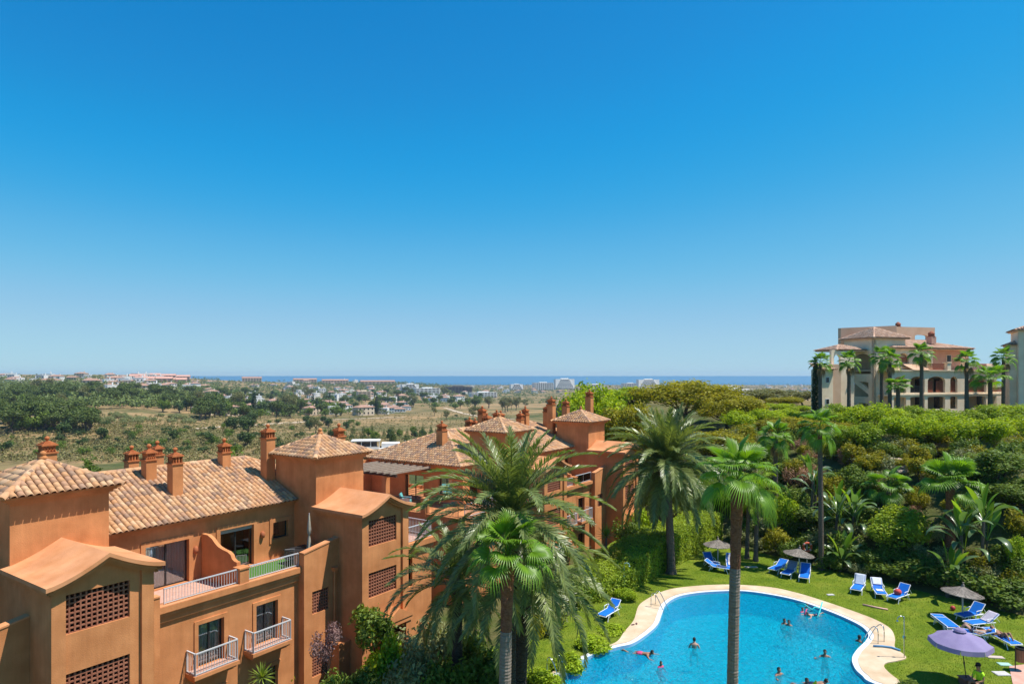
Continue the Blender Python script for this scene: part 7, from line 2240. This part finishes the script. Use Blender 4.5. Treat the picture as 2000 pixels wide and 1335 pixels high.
# houses
WH = pmat('house_white', [(.66, .64, .60), (.76, .74, .71)], rough=.9, scale=.2)
CR = pmat('house_cream', [(.60, .48, .34), (.66, .54, .40)], rough=.9, scale=.2)
RT = pmat('house_roof', [(.32, .175, .12), (.42, .25, .18)], rough=.9, scale=.5, bump=.6, bscale=3, bdist=.3)
PANE = pmat('dark_pane', [(.02, .022, .028)])
def house_proto(name, W, D, Hh, kind, mat):
    e = empty(name)
    m = MB(); m.box(-W / 2, W / 2, -D / 2, D / 2, -3, Hh)
    if kind in (2, 3): m.box(-W / 2 - W * .35, -W / 2 - .01, -D / 2 + 1, D / 2 - .5, -3, Hh * .55)
    m.build('wall', mat, e)
    if kind in (0, 1, 3):
        o = .5; r = MB(); zr = Hh + D * .2
        A, B, C, D_ = (-W / 2 - o, -D / 2 - o, Hh + .02), (W / 2 + o, -D / 2 - o, Hh + .02), (W / 2 + o, D / 2 + o, Hh + .02), (-W / 2 - o, D / 2 + o, Hh + .02)
        h_ = D / 2 if kind != 1 else 0
        Ra, Rb = (-W / 2 + h_ - o * (kind == 1), 0, zr), (W / 2 - h_ + o * (kind == 1), 0, zr)
        r.poly([A, B, Rb, Ra]); r.poly([C, D_, Ra, Rb]); r.poly([B, C, Rb]); r.poly([D_, A, Ra]); r.poly([D_, C, B, A])
        r.build('roof', RT, e)
    else:
        r = MB(); r.box(-W / 2 - .1, W / 2 + .1, -D / 2 - .1, D / 2 + .1, Hh + .01, Hh + .45); r.build('roof', mat, e)
    n = max(2, int(W / 3))
    for fl in range(max(1, int(Hh / 3))):
        for i in range(n):
            x = -W / 2 + (i + .5) * W / n
            w_ = MB(); w_.box(x - .6, x + .6, -D / 2 - .04, -D / 2 - .01, fl * 3 + .9, fl * 3 + 2.3); w_.build('window', PANE, e)
    d_ = MB(); d_.box(W * .1, W * .1 + 1.0, -D / 2 - .03, -D / 2 - .006, 0, .85); d_.build('door', RT, e)
    c_ = MB(); c_.box(W * .2, W * .2 + .8, .5, 1.3, Hh, Hh + D * .2 + 1.2); c_.build('chimney', mat, e)
    return e
PROT = [house_proto('village_house', 11, 8, 5.5, 0, WH), house_proto('village_house', 13, 8, 6, 3, WH), house_proto('village_house', 10, 9, 6.5, 2, WH), house_proto('village_house', 12, 8, 3.4, 1, CR), house_proto('village_house', 14, 9, 6, 0, CR), house_proto('village_house', 16, 9, 3.6, 3, WH)]
PN = ['white house with a hipped tiled roof', 'white house with tiled roof and side wing', 'flat-roofed white house', 'low cream house with gabled tiled roof', 'cream house with a hipped tiled roof', 'low white bungalow with tiled roof']
used = [False] * 6
def put_house(i, loc, rz, s_, where, group):
    e = PROT[i] if not used[i] else copy_tree(PROT[i])
    used[i] = True
    e.location = loc; e.rotation_euler = (0, 0, rz); e.scale = (s_, s_, s_)
    tag(e, PN[i] + ' ' + where, 'house', group)
rh = np.random.default_rng(12)
for boxes, n, where, group, sc, ymin in [([(380, 520, 775, 812), (480, 650, 788, 812), (640, 800, 795, 812)], 56, 'in the nearer village', 'houses of the nearer village', (.9, 1.3), 300),
                                 ([(170, 420, 748, 768), (560, 900, 758, 785)], 84, 'in the farther village', 'houses of the farther village', (1.0, 1.6), 600),
                                 ([(0, 330, 738, 752), (480, 700, 745, 756)], 52, 'on the distant hill', 'houses on the distant hill', (1.1, 1.8), 900),
                                 ([(900, 1100, 758, 770), (1480, 1600, 752, 765), (1090, 1300, 752, 762)], 40, 'on the coastal plain', 'houses on the coastal plain', (1.0, 1.6), 900)]:
    ar = np.array([(b - a) * (d - c) for a, b, c, d in boxes], float); k = rh.choice(len(boxes), n, p=ar / ar.sum()); bx = np.array(boxes, float)[k]
    px = bx[:, 0] + (bx[:, 1] - bx[:, 0]) * rh.random(n); py = bx[:, 2] + (bx[:, 3] - bx[:, 2]) * rh.random(n)
    x, y, z, hit = drop_many(px, py)
    for i in range(n):
        if hit[i] and y[i] > ymin:
            put_house(rh.choice(6, p=[.17, .17, .38, .08, .08, .12]), (x[i], y[i], z[i] + .2), rh.uniform(-.2, 1.2), rh.uniform(*sc), where + ((', left' if px[i] < boxes[0][0] + 60 else ', middle' if px[i] < boxes[0][0] + 160 else ', right') if 'village' in where else ''), group)
for i, u in enumerate(used):
    if not u:
        for ch in list(PROT[i].children): bpy.data.objects.remove(ch)
        bpy.data.objects.remove(PROT[i])

# apartment blocks towards the sea
def block(px, py, wpx, hpx, label, mat=WH, terr=False, roof=None, rz=0.0):
    """multi-storey block standing on the terrain: floor slabs, recessed windows, balcony bands"""
    p = drop(px, py); Y = p.y; W = wpx / F * Y; Hh = hpx / F * Y
    floors = int(min(max(round(Hh / 3.1), 2), 8)); fh = Hh / floors
    e = empty('apartment_block', p, rz)
    D = min(W * .5, 16)
    m = MB(); m.box(-W / 2, W / 2, .8, D, -8, Hh); m.build('wall', mat, e)
    for f in range(floors):
        w_ = W * (1 - (.6 * f / floors if terr else 0)); m = MB(); m.box(-w_ / 2, w_ / 2, -1.6, .79, f * fh + fh * .72, f * fh + fh * 1.05); m.build('balcony_band', mat, e)
        nn = int(min(max(3, w_ / 8), 9))
        for i in range(nn):
            a = -w_ / 2 + (i + .2) * w_ / nn; m = MB(); m.box(a, a + w_ / nn * .6, .72, .79, f * fh + .1, f * fh + fh * .70); m.build('window', PANE, e)
    m = MB()
    if roof: m.prism_x([(-2, Hh + fh * .06), (D + 1, Hh + fh * .06), (D / 2, Hh + D * .28)], -W / 2 - .6, W / 2 + .6)
    else: m.box(-W * .2, W * .2, D * .3, D * .7, Hh, Hh + fh * .8)
    m.build('roof' if roof else 'roof_house', roof or mat, e)
    tag(e, label, 'building')
    return e
DK = pmat('concrete_dark', [(.09, .075, .065), (.15, .125, .11)], rough=.9, scale=.3)
for a in [(1104, 760, 44, 20, 'stepped white apartment block just below the sea, left of the bright green tree', WH, True, None, .5),
          (1062, 762, 42, 15, 'long white apartment block left of the stepped white block', WH, False, None, .4),
          (1268, 760, 52, 19, 'stepped white apartment block above the olive trees', WH, True, None, .5), (1232, 760, 36, 12, 'lower white wing left of the stepped block above the olive trees', WH, False, None, .4),
          (1440, 778, 60, 18, 'bright white block right of the widest olive-green tree', WH, False, None, .5), (896, 768, 54, 13, 'dark unfinished concrete block in the middle of the coastal plain', DK, False, None, .3),
          (836, 772, 50, 14, 'white apartment block left of the dark concrete block', WH, False, None, .5), (802, 764, 34, 14, 'white apartment block standing high in the coastal plain', WH, True, None, .4), (946, 776, 56, 10, 'low white terrace of houses right of the dark concrete block', WH, False, None, .5),
          (596, 748, 44, 7, 'terracotta-roofed block on the skyline above the village, leftmost of three', CR, False, RT, .4), (655, 750, 50, 7, 'terracotta-roofed block on the skyline above the village, middle of three', CR, False, RT, .35),
          (738, 752, 66, 7, 'terracotta-roofed block on the skyline above the village, rightmost of three', CR, False, RT, .3), (492, 746, 36, 8, 'pale pink-roofed block on the left skyline', CR, False, RT, .4),
          (712, 782, 26, 18, 'cream tower house in the middle of the village', CR, False, None, .5), (1165, 762, 40, 12, 'white block behind the bright green tree', WH, False, None, .5),
          (1010, 762, 26, 12, 'small white block at the left of the long white block', WH, True, None, .4)]:
    block(*a)
# the pink-roofed terraces on the hill
PR = pmat('pink_roof', [(.50, .26, .19), (.58, .33, .25)], rough=.9, scale=.3)
for i, (px, py, w) in enumerate([(268, 740, 28), (296, 738, 30), (326, 739, 30), (354, 741, 30), (282, 745, 34), (316, 745, 36), (346, 747, 32)]):
    block(px, py, w, 6, 'pink-roofed terrace on the hilltop, ' + ['back row leftmost', 'back row second', 'back row third', 'back row rightmost', 'front row left', 'front row middle', 'front row right'][i], pmat('pink_wall', [(.60, .42, .34)], rough=.9), False, PR, .35)
# white modern pavilion in the valley
pp = drop(726, 876)
e = empty('white_pavilion', pp, .15)
for (nm, b_) in [('terrace_slab', (-9, 14, -1, 9, -1.5, .2)), ('roof_slab', (-9, 3.5, 0, 8, 3.2, 3.6)), ('house_body', (4.2, 12, 1, 8, .2, 2.2)), ('low_wall', (-8.8, 3, -.8, -.5, .2, 1.0)), ('glazed_room', (-7, 2, 4.5, 7.6, .2, 3.19))]:
    pbox(e, nm, WH if nm != 'glazed_room' else PANE, *b_)
for x in (-8.6, -4.6, -.6, 3.1): pbox(e, 'column', WH, x, x + .3, .2, .5, .2, 3.19)
m = MB(); m.tube([(14.5, 3, 0), (14.5, 3, 1.2)], .06, 6); m.lathe([(.35, 1.0), (.25, 2.0), (.02, 3.4)], 8, (14.5, 3, 0)); m.build('folded_parasol', WH, e)
tag(e, 'modern white flat-roofed pavilion in the valley between the two orange houses', 'house')
# dirt tracks
TRACK = pmat('dirt_track', [(.45, .34, .22), (.55, .43, .30)], rough=.95, scale=.3)
def track(pts, w):
    sm = catmull(pts, 6, False); x, y, z, hit = drop_many(sm[:, 0], sm[:, 1])
    ok = hit; P = np.stack([x, y, z], 1)[ok]
    V = []
    for i in range(len(P)):
        d = P[min(i + 1, len(P) - 1)] - P[max(i - 1, 0)]; s_ = unit(np.array([-d[1], d[0], 0.0])) * w / 2
        for sg in (-1, 1):
            q = P[i] + s_ * sg; V.append((q[0], q[1], float(height(q[0], q[1])) + .25))
    o = link('dirt_track', np_mesh('dirt_track', V, [(2 * i, 2 * i + 1, 2 * i + 3, 2 * i + 2) for i in range(len(P) - 1)], TRACK)); tag(o, kind='structure')
track([(868, 797), (880, 800), (900, 806), (930, 812), (965, 816), (1010, 819)], 6)
track([(380, 838), (430, 834), (520, 829), (600, 824), (700, 818), (800, 815)], 5)

# ------------------------------------------------------------------ air
if True:
    m = MB(); m.box(-6500, 6500, -80, 6900, -60, 46)
    hm = bpy.data.materials.new('haze'); hm.use_nodes = True
    nt = hm.node_tree; nt.nodes.clear()
    o_ = _n(nt, 'ShaderNodeOutputMaterial'); pv_ = _n(nt, 'ShaderNodeVolumePrincipled')
    pv_.inputs['Color'].default_value = (.62, .80, 1, 1); pv_.inputs['Density'].default_value = .000085; pv_.inputs['Anisotropy'].default_value = .2
    nt.links.new(pv_.outputs[0], o_.inputs['Volume'])
    hz_o = m.build('haze', hm, None); tag(hz_o, kind='stuff')
    hz_o['label'] = 'thin blue summer haze over the valley'; hz_o['category'] = 'haze'

# ------------------------------------------------------------------ tell look-alikes apart by their order in the picture
ORD = ['leftmost', 'second from left', 'third from left', 'fourth from left', 'fifth from left', 'sixth from left', 'seventh from left', 'eighth from left']
same = {}
for o in SC.objects:
    if o.parent is None and 'label' in o: same.setdefault(o['label'], []).append(o)
for lb, os_ in same.items():
    if 1 < len(os_) <= 8:
        os_.sort(key=lambda o: o.location.x / max(o.location.y, 1))
        for i, o in enumerate(os_): o['label'] = lb + ', ' + (ORD[i] if i < len(os_) - 1 else 'rightmost')
